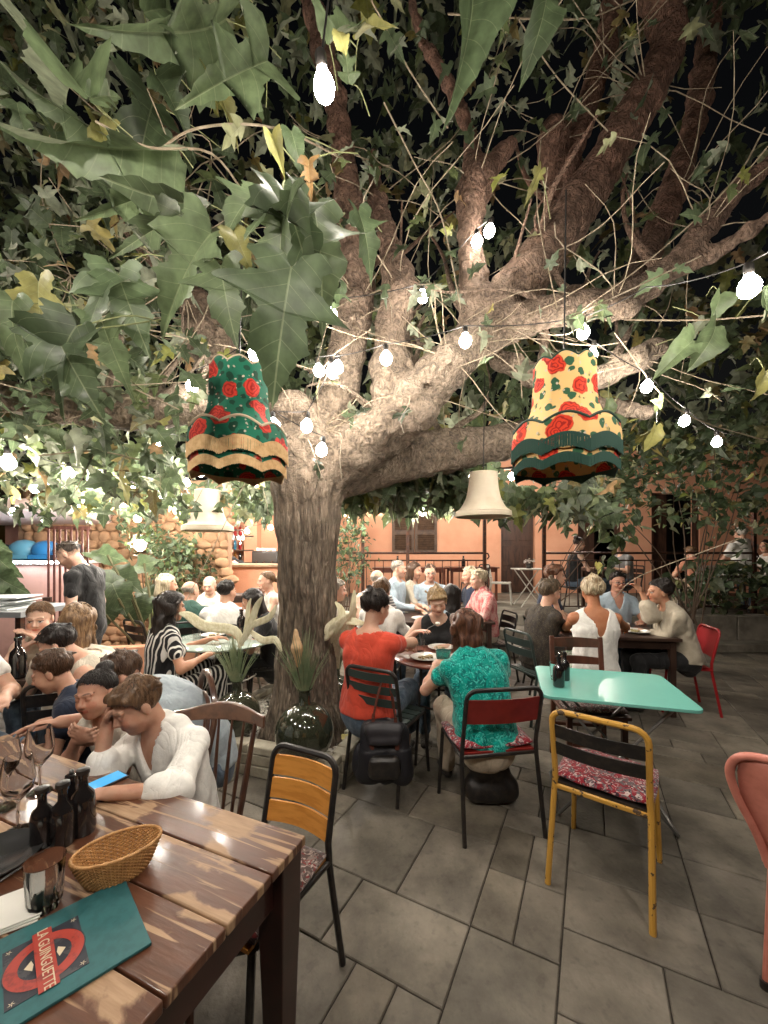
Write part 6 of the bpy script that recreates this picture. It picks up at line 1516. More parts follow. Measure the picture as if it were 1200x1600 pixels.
def tb(a, b_, z): return tu * a + tv * b_ + Vector((0, 0, z))
for (a0, b0, a1, b1) in ((.03, .05, 2.27, .05), (.03, .83, 2.27, .83), (.05, .05, .05, .83), (2.25, .05, 2.25, .83)):
    b = MB(); b.bar(tb(a0, b0, .675), tb(a1, b1, .675), .022, .115); b.obj('apron', TDARK, big)
for a0, b0 in ((.05, .052), (2.2, .075), (.05, .82), (2.2, .82)):
    b = MB(); M_ = Matrix.Rotation(TANG, 3, 'Z'); V = []
    for z, w_ in ((.732, .085), (.55, .08), (0, .05)):
        for sx, sy in ((-1, -1), (1, -1), (1, 1), (-1, 1)): V.append(tuple(tb(a0, b0, z) + M_ @ Vector((sx * w_ / 2, sy * w_ / 2, 0))))
    b.add(V, [(i * 4 + k, i * 4 + 4 + k, i * 4 + 4 + (k + 1) % 4, i * 4 + (k + 1) % 4) for i in range(2) for k in range(4)] + [(0, 1, 2, 3), (11, 10, 9, 8)]); b.obj('leg', TDARK, big, bevel=.004, smooth=False)
# turquoise folding table
tq = thing('folding_table', 'turquoise metal folding table with a folding steel frame', 'table', (1.385, 2.475, 0), R(-17))
b = MB(); W2, D2, cr = .395, .325, .05; pts = []
for cx_, cy_, a0 in ((W2 - cr, D2 - cr, 0), (-W2 + cr, D2 - cr, 90), (-W2 + cr, -D2 + cr, 180), (W2 - cr, -D2 + cr, 270)):
    for k in range(6): a = R(a0 + k * 18); pts.append((cx_ + cr * math.cos(a), cy_ + cr * math.sin(a)))
n = len(pts); V = [(x, y, .735) for x, y in pts] + [(x, y, .716) for x, y in pts]
b.add(V, [tuple(range(n)), tuple(range(2 * n - 1, n - 1, -1))] + [(i, i + n, (i + 1) % n + n, (i + 1) % n) for i in range(n)]); b.obj('table_top', TURQ, tq, bevel=.003, edge=30)
STEEL = mat('grey_steel', (.22, .22, .21), .35, metal=.7)
for sy in (-.24, .24):
    b = MB(); b.tube([(-.3, sy, .712), (.3, sy, 0.01)], .009, 6); b.obj('leg', STEEL, tq)
    b = MB(); b.tube([(.3, sy * .93, .712), (-.3, sy * .93, 0.01)], .009, 6); b.obj('leg', STEEL, tq)
for x_ in (-.3, .3):
    b = MB(); b.tube([(x_, -.24, .015), (x_, .24, .015)], .009, 6); b.obj('stretcher', STEEL, tq)
def round_table(label, c, r, m, h=.745, leg=BLK):
    t = thing('round_table', label, 'table', (c[0], c[1], 0)); b = MB(); b.lathe([(.001, h - .02), (r - .01, h - .02), (r, h - .012), (r, h - .004), (r - .006, h), (.001, h)], 48); b.obj('table_top', m, t)
    for a in (.6, 2.2, 3.8, 5.4):
        b = MB(); b.tube([(.5 * r * math.cos(a), .5 * r * math.sin(a), h - .02), (.85 * r * math.cos(a + .2), .85 * r * math.sin(a + .2), 0)], .011, 6); b.obj('leg', leg, t)
    b = MB(); b.tube([(.6 * r * math.cos(a), .6 * r * math.sin(a), .4) for a in np.linspace(.6, .6 + 2 * PI, 13)], .007, 5); b.obj('ring', leg, t)
    return t
def rect_table(label, c, w, d, rz, m, h=.75, leg=None):
    t = thing('dining_table', label, 'table', (c[0], c[1], c[2] if len(c) > 2 else 0), R(rz)); b = MB(); b.box((0, 0, h - .015), (w, d, .03)); b.obj('table_top', m, t, bevel=.004)
    for sx in (-1, 1):
        for sy in (-1, 1): b = MB(); b.box((sx * (w / 2 - .06), sy * (d / 2 - .06), (h - .03) / 2), (.05, .05, h - .03)); b.obj('leg', leg or m, t)
    b = MB(); b.box((0, d / 2 - .06, h - .07), (w - .14, .02, .08)); b.box((0, -d / 2 + .06, h - .07), (w - .14, .02, .08)); b.obj('apron', leg or m, t)
    return t
TWD = mat('red_brown_table', (.16, .05, .03), .35, col2=(.1, .03, .018), scale=8); DK = mat('dark_table', (.05, .028, .02), .35, col2=(.03, .016, .012), scale=6, stretch=(1, 5, 1))
round_table('small round red brown table shared by the three women', (.43, 3.14), .36, TWD)
round_table('round pale glass topped table in front of the woman in stripes', (-1.5, 3.75), .47, mat('table_glass', (.42, .48, .42), .08, col2=(.38, .45, .4), scale=3, spec=.6), leg=WHT)
rect_table('long table of the big party in front of the terrace railing', (.55, 5.0), 1.5, .75, 0, DK)
rect_table('dark wooden table of the four diners on the right', (2.33, 4.2), 1.05, .85, -8, DK)
rect_table('dark table between the bare shouldered woman and the wavy haired blonde', (-2.4, 2.72), .8, .5, 20, DK)
rect_table('table on the terrace under the shutters', (.55, 8.8, TZ), 1.6, .7, 0, TWD)
rect_table('table on the terrace beside the railing left of the post', (2.0, 9.1, TZ), 1.1, .7, 0, TWD)
rect_table('terrace table between the woman in black and her companion', (4.05, 7.45, TZ), .5, .6, 0, DK)
rect_table('bench like side table behind the glass table diners', (-1.95, 5.9), 1.0, .4, 5, DK, .95)
ft = thing('folding_table', 'pale folding table with crossed legs on the terrace by the brown door', 'table', (2.95, 8.0, TZ))
b = MB(); b.box((0, 0, .74), (.62, .55, .02)); b.obj('table_top', WHT, ft)
for sy in (-.22, .22):
    for sx in (-1, 1): b = MB(); b.tube([(-.26 * sx, sy * (1 - .1 * (sx > 0)), .73), (.26 * sx, sy * (1 - .1 * (sx > 0)), 0)], .011, 6); b.obj('leg', WHT, ft)
print('furniture', time.time() - T0)
# ------------------------------------------------------------------ diners and staff
def pers(label, loc, face, **kw):
    z0 = loc[2] if len(loc) > 2 else 0; a = R(face - 90)
    at = kw.pop('at', None)
    if at:
        W_ = P(*at); h_ = head_local(kw.get('sit', .46), kw.get('s', 1.0), kw.get('hs', 1.0), kw.get('lean', 8), kw.get('side', 0), kw.get('head', (5, 0)))
        dz = W_.z - z0 - h_[2]
        if kw.get('sit', .46) is not None: kw['sit'] = kw.get('sit', .46) + max(-.13, min(.12, dz))
        loc = (W_.x - (math.cos(a) * h_[0] - math.sin(a) * h_[1]), W_.y - (math.sin(a) * h_[0] + math.cos(a) * h_[1]), z0); ca, sa = math.cos(a), math.sin(a)
    def w2l(p):
        x, y = p[0] - loc[0], p[1] - loc[1]; return np.array((x * ca + y * sa, -x * sa + y * ca, p[2] - z0))
    S_ = kw.get('s', 1.0)
    for k in ('hL', 'hR'):
        if k + 'w' in kw: kw[k] = w2l(kw.pop(k + 'w'))
    for k in ('eL', 'eR'):
        if k + 'w' in kw:
            kw[k] = ('t', w2l(kw.pop(k + 'w')))
    for k in ('palmL', 'palmR'):
        if k + 'w' in kw:
            d, n_, c_ = kw.pop(k + 'w'); v2 = lambda v: np.array((v[0] * ca + v[1] * sa, -v[0] * sa + v[1] * ca, v[2])); kw[k] = (v2(d), v2(n_), c_)
    return person(label, loc, face, **kw)
def stripes(name, a, b_, sc, rot=(0, 0, 0), dist=1.0):
    m = mat(name, a, .8, sheen=.1, spec=.2); n, l, b = nodes(m); tc = n.new('ShaderNodeTexCoord'); mp = n.new('ShaderNodeMapping'); mp.inputs['Rotation'].default_value = rot; l.new(tc.outputs['Object'], mp.inputs[0])
    w = n.new('ShaderNodeTexWave'); w.inputs['Scale'].default_value = sc; w.inputs['Distortion'].default_value = dist; w.inputs['Detail Scale'].default_value = 1.2; l.new(mp.outputs[0], w.inputs[0])
    r_ = n.new('ShaderNodeMapRange'); r_.inputs[1].default_value = .62; r_.inputs[2].default_value = .7; l.new(w.outputs['Fac'], r_.inputs[0])
    x = n.new('ShaderNodeMix'); x.data_type = 'RGBA'; x.inputs[6].default_value = (*a, 1); x.inputs[7].default_value = (*b_, 1); l.new(r_.outputs[0], x.inputs[0]); l.new(x.outputs[2], b.inputs['Base Color']); return _cr(m)
def creased(m):
    creases(m); return m
def _cr(m):
    creases(m); return m
def shifting(name, a, b_, c_, sc=22):
    m = fabric_like = mat(name, a, .8, col2=b_, scale=sc, lo=.42, hi=.55, detail=3, spec=.25, bump=.1, bscale=160, stretch=(1, 1, .55)); n, l, b = nodes(m)
    tc = [q for q in n if q.type == 'TEX_COORD'][0]; v = n.new('ShaderNodeTexVoronoi'); v.inputs['Scale'].default_value = sc * 2; l.new(tc.outputs['Object'], v.inputs[0]); r_ = n.new('ShaderNodeMapRange'); r_.inputs[1].default_value = .18; r_.inputs[2].default_value = .26; r_.inputs[3].default_value = .85; r_.inputs[4].default_value = 0; l.new(v.outputs['Distance'], r_.inputs[0])
    x = n.new('ShaderNodeMix'); x.data_type = 'RGBA'; x.inputs[7].default_value = (*c_, 1); l.new(r_.outputs[0], x.inputs[0]); l.new(b.inputs['Base Color'].links[0].from_socket, x.inputs[6]); l.new(x.outputs[2], b.inputs['Base Color']); return _cr(m)
WH = fabric((.78, .76, .71)); CRM = fabric((.58, .52, .42)); BK = fabric((.018, .018, .019)); NV = fabric((.02, .028, .05)); ORT = fabric((.55, .065, .035)); LBL = fabric((.38, .47, .54)); PBL = fabric((.32, .37, .40))
JN = fabric((.07, .10, .14), (.11, .15, .2), scale=24); LIME = fabric((.50, .56, .22)); DGR = fabric((.03, .075, .06)); BEI = fabric((.40, .35, .27)); SAL = fabric((.5, .22, .14)); SAND = fabric((.5, .42, .32)); GRY = fabric((.2, .2, .2))
TEAL = creased(blotch('teal_print_cloth', (.0, .25, .205), (.0, .13, .12), (.06, .46, .39), (.0, .36, .3), 14)); DPAT = shifting('dark_print_cloth', (.03, .025, .022), (.05, .04, .03), (.13, .11, .08), 40)
GPAT = creased(blotch('green_leaf_print', (.5, .52, .42), (.07, .16, .08), (.25, .3, .18), (.03, .07, .04), 9)); PPAT = shifting('pink_print_cloth', (.45, .12, .12), (.55, .3, .27), (.3, .06, .08), 20)
STR = stripes('striped_cloth', (.012, .012, .014), (.62, .6, .56), 8.5, (0, 0, R(20)), 1.5); STRL = stripes('striped_trousers', (.012, .012, .014), (.62, .6, .56), 9, (0, R(35), R(80)), 2.0); PLD = stripes('plaid_cloth', (.12, .12, .13), (.5, .48, .45), 9, (0, R(90), 0), .2)
H_DB = (.016, .011, .009); H_BR = (.075, .038, .02); H_LB = (.16, .09, .045); H_BL = (.42, .29, .15); H_BLW = (.55, .46, .32); H_GR = (.33, .29, .24); H_WH = (.6, .57, .5); H_AU = (.13, .055, .028)
SH = lambda c, **k: dict(kind='short', col=c, **k)
# the children and adults at the big plank table
pers('boy in a rumpled white shirt resting his head on his hand over a phone', (-.80, 1.62), 248, at=(212, 1096, 1.52), sit=.45, s=.80, hs=.84, lean=15, side=6, head=(24, -18, 4), skin=(.50, .28, .19), eyes='down',
     hRw=P(168, 1132, 1.49), eRw=P(125, 1215, 1.38), hLw=P(172, 1240, 1.27), eLw=P(272, 1225, 1.36), palmRw=((.2, .1, .95), (.95, .1, .0), 16), palmLw=((-.95, .0, -.05), (0, 0, -1), 25),
     top=dict(mat=WH, sleeve='half', neck='v', collar=True, loose=.010, o=.012, fold=.005, res=.006, name='shirt'), bottom=dict(mat=NV, kind='shorts'), hair=dict(kind='short', col=(.15, .085, .045), fringe=.02, vol=.003, rough=.006, line=([-.11, -.06, -.02, .015, .04, .1], [-.085, -.065, -.03, .0, .045, .07])),
     res=.0085, hres=.0042, handres=.0042, neck='v')
pers('girl in a white lace top with a dark bun and clasped hands', (-1.20, 1.90), 255, at=(150, 1078, 1.78), sit=.45, s=.74, hs=.84, lean=22, head=(4, 8, 8), fem=False, skin=(.47, .26, .18), eyes='down',
     hRw=P(120, 1155, 1.66), hLw=P(150, 1150, 1.66), palmRw=((.8, -.3, .25), (.1, .9, .1), 30), palmLw=((-.75, -.3, .3), (0, .9, .1), 30),
     top=dict(mat=shifting('white_lace', (.62, .58, .5), (.55, .5, .42), (.7, .66, .58), 30), sleeve='cap', o=.01, fold=.006), bottom=dict(mat=NV, kind='shorts'), hair=dict(kind='bun', col=H_DB, vol=.003), res=.009, hres=.0045, handres=.0045)
pers('small boy in a navy polo looking down in profile', (-1.66, 2.05), 205, at=(80, 1045, 2.05), sit=.48, s=.74, hs=.86, lean=18, head=(22, -5), eyes='down', skin=(.5, .29, .2), top=dict(mat=NV, sleeve='short', collar=True, fold=.006), bottom=dict(mat=NV, kind='shorts'), hair=dict(kind='short', col=H_BR, fringe=.0, vol=.004), res=.011, hres=.0052)
pers('dark haired adult in a white tank top bending over the navy polo boy', (-1.66, 2.52), 200, at=(88, 1003, 2.38), sit=.45, hs=.93, lean=44, side=-4, head=(30, 0), fem=True, skin=SKIN_A, top=dict(mat=CRM, sleeve='none', neck='tank', fold=.006), bottom=dict(mat=JN), hair=dict(kind='short', col=H_DB, vol=.008, rough=.005), res=.012, hres=.007)
pers('man in a pale blue shirt hunched behind the girl with an arm on the table', (-1.12, 2.14), 213, at=(186, 1052, 1.98), sit=.44, lean=46, head=(30, 0), hLw=P(95, 1128, 1.80), eLw=P(170, 1120, 1.9), hRw=P(40, 1140, 1.86), palmLw=((-.9, -.3, .0), (.1, -.2, -1), 20), skin=(.48, .27, .19),
     top=dict(mat=PBL, sleeve='short', fold=.008, loose=.012), bottom=dict(mat=JN), hair=SH(H_BR), res=.011, hres=.007, handres=.0055)
pers('diner in a white shirt half cut off by the left edge', (-2.42, 2.12), 340, sit=.45, lean=10, top=dict(mat=WH, sleeve='short'), bottom=dict(mat=JN), hair=SH(H_BR), res=.013)
pers('bare shouldered woman with pinned up hair eating at the left', (-2.62, 3.02), 300, at=(62, 962, 2.85), hs=.93, lean=20, side=6, head=(12, -8), fem=True, hLw=P(62, 1000, 2.8), hRw=P(40, 1010, 2.75), skin=SKIN_C, top=dict(mat=SAND, sleeve='strapless', neck='none', hem=None), bottom=dict(mat=JN), hair=dict(kind='lowbun', col=H_LB, vol=.002), res=.012, hres=.006)
pers('woman with long wavy blonde hair seen from behind', (-1.98, 2.56), 118, at=(122, 968, 2.6), lean=8, fem=True, skin=SKIN_C, top=dict(mat=CRM, sleeve='short'), bottom=dict(mat=JN), hair=dict(kind='long', col=(.30, .19, .10), col2=(.1, .055, .03), vol=.01, len=.3, rough=.012), res=.013, hres=.007)
pers('waiter in a black T-shirt standing with his head bowed', (-2.70, 3.62), 188, at=(106, 866, 3.6), sit=None, s=.985, lean=6, head=(38, 0), skin=SKIN_C, hLw=(-2.72, 3.45, .86), top=dict(mat=BK, sleeve='short', fold=.008), bottom=dict(mat=BK), hair=dict(kind='short', col=(.06, .045, .035), vol=-.004), beard=(.7, .62, .58), res=.012, hres=.0065, eyes='down')
# round the glass table
pers('woman with long curly dark hair in a black and white striped suit', (-1.84, 3.24), 50, at=(268, 956, 3.3), lean=6, fem=True, skin=SKIN_B, hRw=(-1.45, 3.25, .72), hLw=(-1.55, 3.55, .79), top=dict(mat=STR, sleeve='short', fold=.009, loose=.014), bottom=dict(mat=STRL, kind='trousers'), hair=dict(kind='long', col=H_DB, vol=.016, len=.24, rough=.014), res=.011, hres=.007)
pers('blonde woman in a lime green top behind the striped woman', (-2.6, 4.55), 60, at=(262, 912, 4.7), lean=6, fem=True, top=dict(mat=LIME, sleeve='elbow'), bottom=dict(mat=JN), hair=dict(kind='bob', col=H_BLW, vol=.012, rough=.007), res=.014, hres=.009, head=(4, -20))
pers('bald man in a dark green T-shirt seen from behind', (-2.22, 4.42), 100, at=(298, 922, 4.55), lean=12, wide=1.12, top=dict(mat=DGR, sleeve='short'), bottom=dict(mat=JN), hair=dict(kind='bald', col=H_GR), res=.014, hres=.009, head=(10, -30))
pers('elderly bald man in a white shirt facing the camera', (-2.36, 5.5), 275, at=(327, 912, 5.3), lean=14, wide=1.05, top=dict(mat=WH, sleeve='short', collar=True), bottom=dict(mat=SAND), hair=dict(kind='bald', col=H_WH), res=.014, hres=.008, head=(14, 0), skin=SKIN_C)
pers('dark short haired person in a white T-shirt with a tattooed arm', (-1.74, 4.3), 98, at=(355, 922, 4.4), lean=8, top=dict(mat=WH, sleeve='short', loose=.014, fold=.008), bottom=dict(mat=BK), hair=SH(H_DB, vol=.006), res=.013, hres=.008, head=(4, -35))
pers('dark haired woman in black looking down at her glass', (-1.14, 4.02), 196, at=(393, 945, 3.95), lean=14, fem=True, head=(24, 0), eyes='down', top=dict(mat=BK, sleeve='short'), bottom=dict(mat=BK), hair=dict(kind='long', col=H_DB, vol=.006, len=.2, rough=.005), res=.012, hres=.0075)
pers('woman with tied back brown hair resting her chin on her hand by the trunk', (-1.42, 4.98), 205, at=(416, 905, 4.9), lean=10, fem=True, hRw=P(409, 928, 4.78), eR=(.2, .1, -1), top=dict(mat=WH, sleeve='none', neck='tank'), bottom=dict(mat=JN), hair=dict(kind='lowbun', col=H_LB), res=.014, hres=.008, skin=SKIN_C)
pers('barman in a black polo behind the salmon counter', (bx(357, 7.65), 7.65), 272, at=(357, 852, 7.6), sit=None, s=1.0, lean=6, wide=1.1, top=dict(mat=BK, sleeve='elbow', collar=True), bottom=dict(mat=BK), hair=SH(H_DB), beard=(.55, .45, .4), res=.015, hres=.009, hLw=(bx(375, 7.5), 7.35, 1.36), hRw=(bx(340, 7.5), 7.35, 1.36))
# the three women at the small round table
pers('woman with short dark hair in an orange T-shirt reaching across her plate', (-.02, 2.72), 66, at=(588, 945, 2.78), lean=6, fem=True, head=(12, -22), skin=(.52, .31, .22), wide=1.08, hRw=P(640, 1012, 3.1), eRw=P(690, 985, 2.78), hLw=P(618, 1012, 3.08), palmRw=((-.5, .5, .0), (.3, .3, -.9), 30),
     top=dict(mat=ORT, sleeve='cap', neck='scoop', fold=.006, loose=.012, o=.013), bottom=dict(mat=JN, kind='capri'), hair=dict(kind='short', col=H_DB, vol=.009, rough=.008, line=([-.11, -.06, -.02, .02, .06, .1], [-.09, -.07, -.03, .02, .055, .075])), res=.009, hres=.0055, handres=.005)
pers('woman with half tied long brown hair in a teal print blouse', (.62, 2.36), 100, at=(727, 978, 2.56), s=.95, lean=20, side=-5, fem=True, wide=1.12, head=(16, 4), hRw=P(745, 1045, 2.75), hLw=P(680, 1040, 2.75), skin=SKIN_A,
     top=dict(mat=TEAL, sleeve='cap', fold=.007, loose=.016, o=.014), bottom=dict(mat=SAND), hair=dict(kind='long', col=H_AU, col2=(.04, .014, .008), vol=.008, len=.33, rough=.013), res=.009, hres=.0055)
pers('blonde woman in a black tank top lifting a forkful of food', (.52, 3.78), 262, at=(683, 937, 3.5), lean=18, fem=True, head=(20, 8, 6), hRw=P(650, 988, 3.42), hLw=P(700, 1010, 3.4), eyes='down', skin=(.55, .35, .26), top=dict(mat=BK, sleeve='none', neck='tank'), bottom=dict(mat=JN), hair=dict(kind='short', col=H_BL, col2=(.2, .13, .06), fringe=.015, vol=.006, rough=.007, line=([-.11, -.05, .0, .02, .06, .1], [-.1, -.08, -.05, .02, .055, .072])), res=.010, hres=.0055)
# the large party behind
pers('woman in a white shirt with short brown hair seen from behind', (-.04, 3.92), 75, at=(597, 920, 4.0), lean=8, fem=True, top=dict(mat=WH, sleeve='elbow', fold=.009), bottom=dict(mat=JN), hair=SH(H_LB, vol=.01, rough=.008), res=.013, hres=.008)
pers('grey haired woman in a cream top right of the trunk', (-.60, 4.42), 12, at=(527, 920, 4.4), lean=8, fem=True, hRw=P(560, 935, 4.35), top=dict(mat=CRM, sleeve='elbow'), bottom=dict(mat=SAND), hair=SH(H_GR, vol=.009, rough=.007), res=.013, hres=.008, skin=SKIN_C)
pers('woman with long dark hair and a pale blue top seen from behind', (.70, 4.3), 98, at=(704, 928, 4.2), lean=10, fem=True, top=dict(mat=LBL, sleeve='short'), bottom=dict(mat=JN), hair=dict(kind='long', col=H_DB, vol=.01, len=.26, rough=.006), res=.013, hres=.009)
pers('bald man in a plaid shirt at the long table', (-.12, 5.05), 55, at=(590, 903, 5.1), lean=10, wide=1.1, top=dict(mat=PLD, sleeve='short'), bottom=dict(mat=JN), hair=dict(kind='bald', col=H_GR), res=.014, hres=.009, skin=SKIN_C)
pers('grey haired man in a light blue shirt at the far side of the long table', (.12, 5.66), 330, at=(623, 887, 5.6), sit=.48, s=1.05, lean=2, head=(2, 10), top=dict(mat=LBL, sleeve='long', collar=True), bottom=dict(mat=JN), hair=SH(H_GR), res=.014, hres=.008, skin=SKIN_C)
pers('woman with a brown bob and pale scarf beside the man in light blue', (.46, 5.85), 345, at=(648, 890, 5.8), sit=.48, lean=4, fem=True, top=dict(mat=CRM, sleeve='elbow'), bottom=dict(mat=JN), hair=dict(kind='bob', col=H_BR, vol=.006), res=.015, hres=.009)
pers('man with glasses facing the camera at the long table', (.74, 5.72), 268, at=(672, 893, 5.6), sit=.48, lean=6, glasses=(.02, .02, .02), top=dict(mat=LBL, sleeve='short', collar=True), bottom=dict(mat=JN), hair=SH(H_BR, vol=-.002), res=.014, hres=.008, skin=SKIN_C)
pers('diner with short blond hair in a pink print shirt', (1.34, 4.95), 188, at=(747, 903, 5.0), lean=8, wide=1.12, top=dict(mat=PPAT, sleeve='elbow', loose=.012), bottom=dict(mat=SAND), hair=SH(H_BLW, vol=.009, rough=.008), res=.013, hres=.008, skin=SKIN_C)
pers('diner in navy half hidden behind the blond one in pink', (1.28, 5.5), 195, at=(733, 897, 5.5), lean=4, top=dict(mat=NV, sleeve='short'), bottom=dict(mat=JN), hair=SH(H_BLW, vol=.004), res=.015, hres=.009)
# the four diners on the right
pers('woman with short grey brown hair in a dark patterned dress', (1.53, 3.86), 22, at=(860, 922, 3.9), lean=14, fem=True, head=(10, 0), hRw=P(868, 942, 3.95), eR=(.2, .2, -1), hLw=P(880, 985, 4.1), top=dict(mat=DPAT, sleeve='elbow', loose=.014), bottom=dict(mat=DPAT, kind='long_skirt'), hair=SH((.14, .10, .065), vol=.012, rough=.01), res=.012, hres=.007)
pers('youth with tousled brown hair behind the woman in the dark dress', (1.86, 4.62), 345, at=(868, 897, 4.6), lean=6, top=dict(mat=NV, sleeve='short'), bottom=dict(mat=JN), hair=SH(H_AU, vol=.014, rough=.012), res=.014, hres=.009)
pers('tanned woman in a white sleeveless top with a deep V back', (1.83, 3.44), 84, at=(925, 920, 3.5), lean=4, fem=True, wide=1.1, skin=(.40, .17, .085), hLw=P(880, 985, 4.0), hRw=P(985, 985, 3.9), top=dict(mat=WH, sleeve='none', neck='vback', fold=.006), bottom=dict(mat=GPAT, kind='long_skirt'), hair=SH(H_BLW, vol=.013, rough=.010, col2=(.22, .15, .08), line=([-.12, -.06, -.02, .02, .06, .1], [-.11, -.08, -.03, .02, .055, .075])), res=.0105, hres=.0065)
pers('man with glasses and a pale blue shirt facing the camera on the right', (2.80, 4.86), 262, at=(965, 907, 4.8), lean=4, glasses=(.02, .015, .01), top=dict(mat=LBL, sleeve='short', collar=True, neck='v'), bottom=dict(mat=JN), hair=SH(H_DB, vol=.002), res=.0125, hres=.007, skin=(.5, .27, .19))
pers('dark haired woman in a loose beige shirt gesturing with her hand', (2.86, 3.98), 168, at=(1030, 922, 3.95), lean=24, fem=True, head=(4, 0), hRw=P(1003, 925, 3.95), eRw=P(1020, 975, 3.9), hLw=P(1000, 985, 4.1), skin=SKIN_B, top=dict(mat=BEI, sleeve='half', loose=.028, o=.02, fold=.009), bottom=dict(mat=BK), hair=SH(H_DB, vol=.012, rough=.008), res=.011, hres=.007)
# on the terrace
pers('woman in a black tank top with dark hair up on the terrace', (3.46, 7.35, TZ), 5, at=(905, 848, 7.3), lean=10, fem=True, top=dict(mat=BK, sleeve='none', neck='tank'), bottom=dict(mat=JN), hair=dict(kind='bun', col=H_DB), res=.016, hres=.01, skin=SKIN_C)
pers('terrace diner in dark clothes behind the glossy leaves', (4.55, 7.5, TZ), 185, at=(968, 852, 7.5), lean=8, top=dict(mat=GRY, sleeve='short'), bottom=dict(mat=JN), hair=SH(H_BR), res=.016, hres=.01)
pers('person in a salmon shirt and pale trousers seen from behind on the terrace', (5.9, 7.5, TZ), 92, at=(1078, 868, 7.6), lean=24, wide=1.1, top=dict(mat=SAL, sleeve='short'), bottom=dict(mat=SAND), hair=SH(H_LB), res=.016, hres=.01)
pers('white haired man in a white shirt seen from behind on the terrace', (6.2, 6.98 + .3, TZ), 96, at=(1157, 832, 7.2), sit=.5, lean=0, wide=1.08, s=1.05, top=dict(mat=WH, sleeve='short', loose=.015), bottom=dict(mat=WH), hair=SH(H_WH, vol=.004), res=.015, hres=.01)
pers('terrace diner in white at the right edge', (7.0, 7.6, TZ), 180, at=(1197, 852, 7.5), lean=6, top=dict(mat=WH, sleeve='short'), bottom=dict(mat=JN), hair=SH(H_DB), res=.016, hres=.01)
print('people', time.time() - T0)
# ------------------------------------------------------------------ glass vases with spiky leaves and pale dried flowers
VG = mat('smoked_glass', (.045, .05, .03), .04, spec=.8, coat=.6, ior=1.5); n_, l_, b_ = nodes(VG); b_.inputs['Transmission Weight'].default_value = .35
GSP = mat('grassy_leaf', (.14, .19, .10), .5, col2=(.26, .28, .16), scale=12); HUSK = mat('dried_pale_petal', (.70, .66, .48), .6, col2=(.55, .5, .3), scale=9, stretch=(6, 6, 1))
PLUME = mat('peach_plume', (.62, .42, .24), .8, col2=(.5, .32, .17), scale=14, bump=.5)
def ribbon(pts, w, th=.004):
    b = MB(); sp_ = [Vector(q) for q in spline(pts, 5)]; n = len(sp_); V = []
    for i, p in enumerate(sp_):
        t_ = (sp_[min(i + 1, n - 1)] - sp_[max(i - 1, 0)]).normalized(); s_ = t_.cross(Vector((.3, -1, .25))).normalized(); u = i / (n - 1); ww = w * (math.sin(PI * (u * .86 + .1)) ** .7); nn = t_.cross(s_)
        for a, d in ((-1, .25), (-.5, -.15), (0, .3), (.5, -.15), (1, .25)): V.append(p + s_ * ww * a + nn * ww * d)
    b.add(V, [(i * 5 + k, i * 5 + k + 1, i * 5 + 6 + k, i * 5 + 5 + k) for i in range(n - 1) for k in range(4)]); return b
def vase(label, c, r, petals, plume=None, nl=60, spread=.5, hl=.5):
    t = thing('glass_vase', label, 'vase', c); prof = [(.001, 0)] + [(r * math.sin(a), r - r * math.cos(a)) for a in np.linspace(.25, 2.85, 22)]
    h = 2 * r; prof += [(r * .24, h * .985), (r * .2, h * 1.03), (r * .2, h * 1.2), (r * .26, h * 1.24), (r * .2, h * 1.24), (r * .15, h * 1.02)]
    b = MB(); b.lathe(prof, 40); b.obj('globe', VG, t)
    g = MB()
    for k in range(nl):
        a = rc.uniform(0, 2 * PI); s_ = rc.uniform(.05, 1) * spread; L = rc.uniform(.6, 1) * hl; e = Vector((math.cos(a) * s_ * L, math.sin(a) * s_ * L * .6, L * (1 - .35 * s_)))
        m_ = e * .5 + Vector((0, 0, .06 * L)); e = e - Vector((0, 0, .1 * s_ * L)); g.tube([(0, 0, h * 1.0), tuple(m_ + Vector((0, 0, h * 1.05))), tuple(e + Vector((0, 0, h * 1.1)))], [.004, .0035, .0008], 4, cap=False)
    stuff(g.obj('grassy_leaves', GSP, t))
    for pts, w in petals:
        ribbon([tuple(P(*q) - Vector(c)) for q in pts], w).obj('petal', HUSK, t, edge=False)
    if plume:
        pc, pl_ = plume; S = Sdf(); c0 = np.array(P(*pc[0]) - Vector(c)); c1 = np.array(P(*pc[1]) - Vector(c)); S.cap(c0, (c0 + c1) / 2, pl_ * .4, pl_, .02); S.cap((c0 + c1) / 2, c1, pl_, pl_ * .3, .02)
        S.post.append(lambda X, v: v + .0035 * np.sin(np.arctan2(X[:, 1] - c0[1], X[:, 0] - c0[0]) * 9 + X[:, 2] * 30)); link('plume', sdf_mesh('plume', S, .006, PLUME), t)
        b = MB(); b.tube([(0, 0, h), tuple(c0)], .004, 5); b.obj('stem', GSP, t)
vase('big smoked glass globe vase in front of the trunk with a peach plume', P(476, 1189, 2.66), .195, [], ([(466, 1040, 2.66), (462, 985, 2.66)], .035), 80, .55, .5)
vase('smoked glass globe vase left of the trunk with curling pale petals', (-1.12, 3.02, .15), .175,
     [([(378, 1010, 2.95), (366, 985, 2.95), (320, 978, 2.9), (295, 962, 2.9), (280, 958, 2.9)], .038), ([(372, 1012, 2.95), (388, 985, 2.93), (400, 950, 2.92), (410, 932, 2.9)], .026),
      ([(378, 1000, 2.95), (392, 978, 2.93), (420, 965, 2.9), (432, 945, 2.9)], .026), ([(390, 985, 2.95), (410, 1000, 2.9), (430, 1000, 2.88), (440, 1018, 2.86)], .028), ([(380, 998, 2.95), (386, 970, 2.95), (388, 948, 2.95), (392, 935, 2.95)], .016)], None, 70, .55, .46)
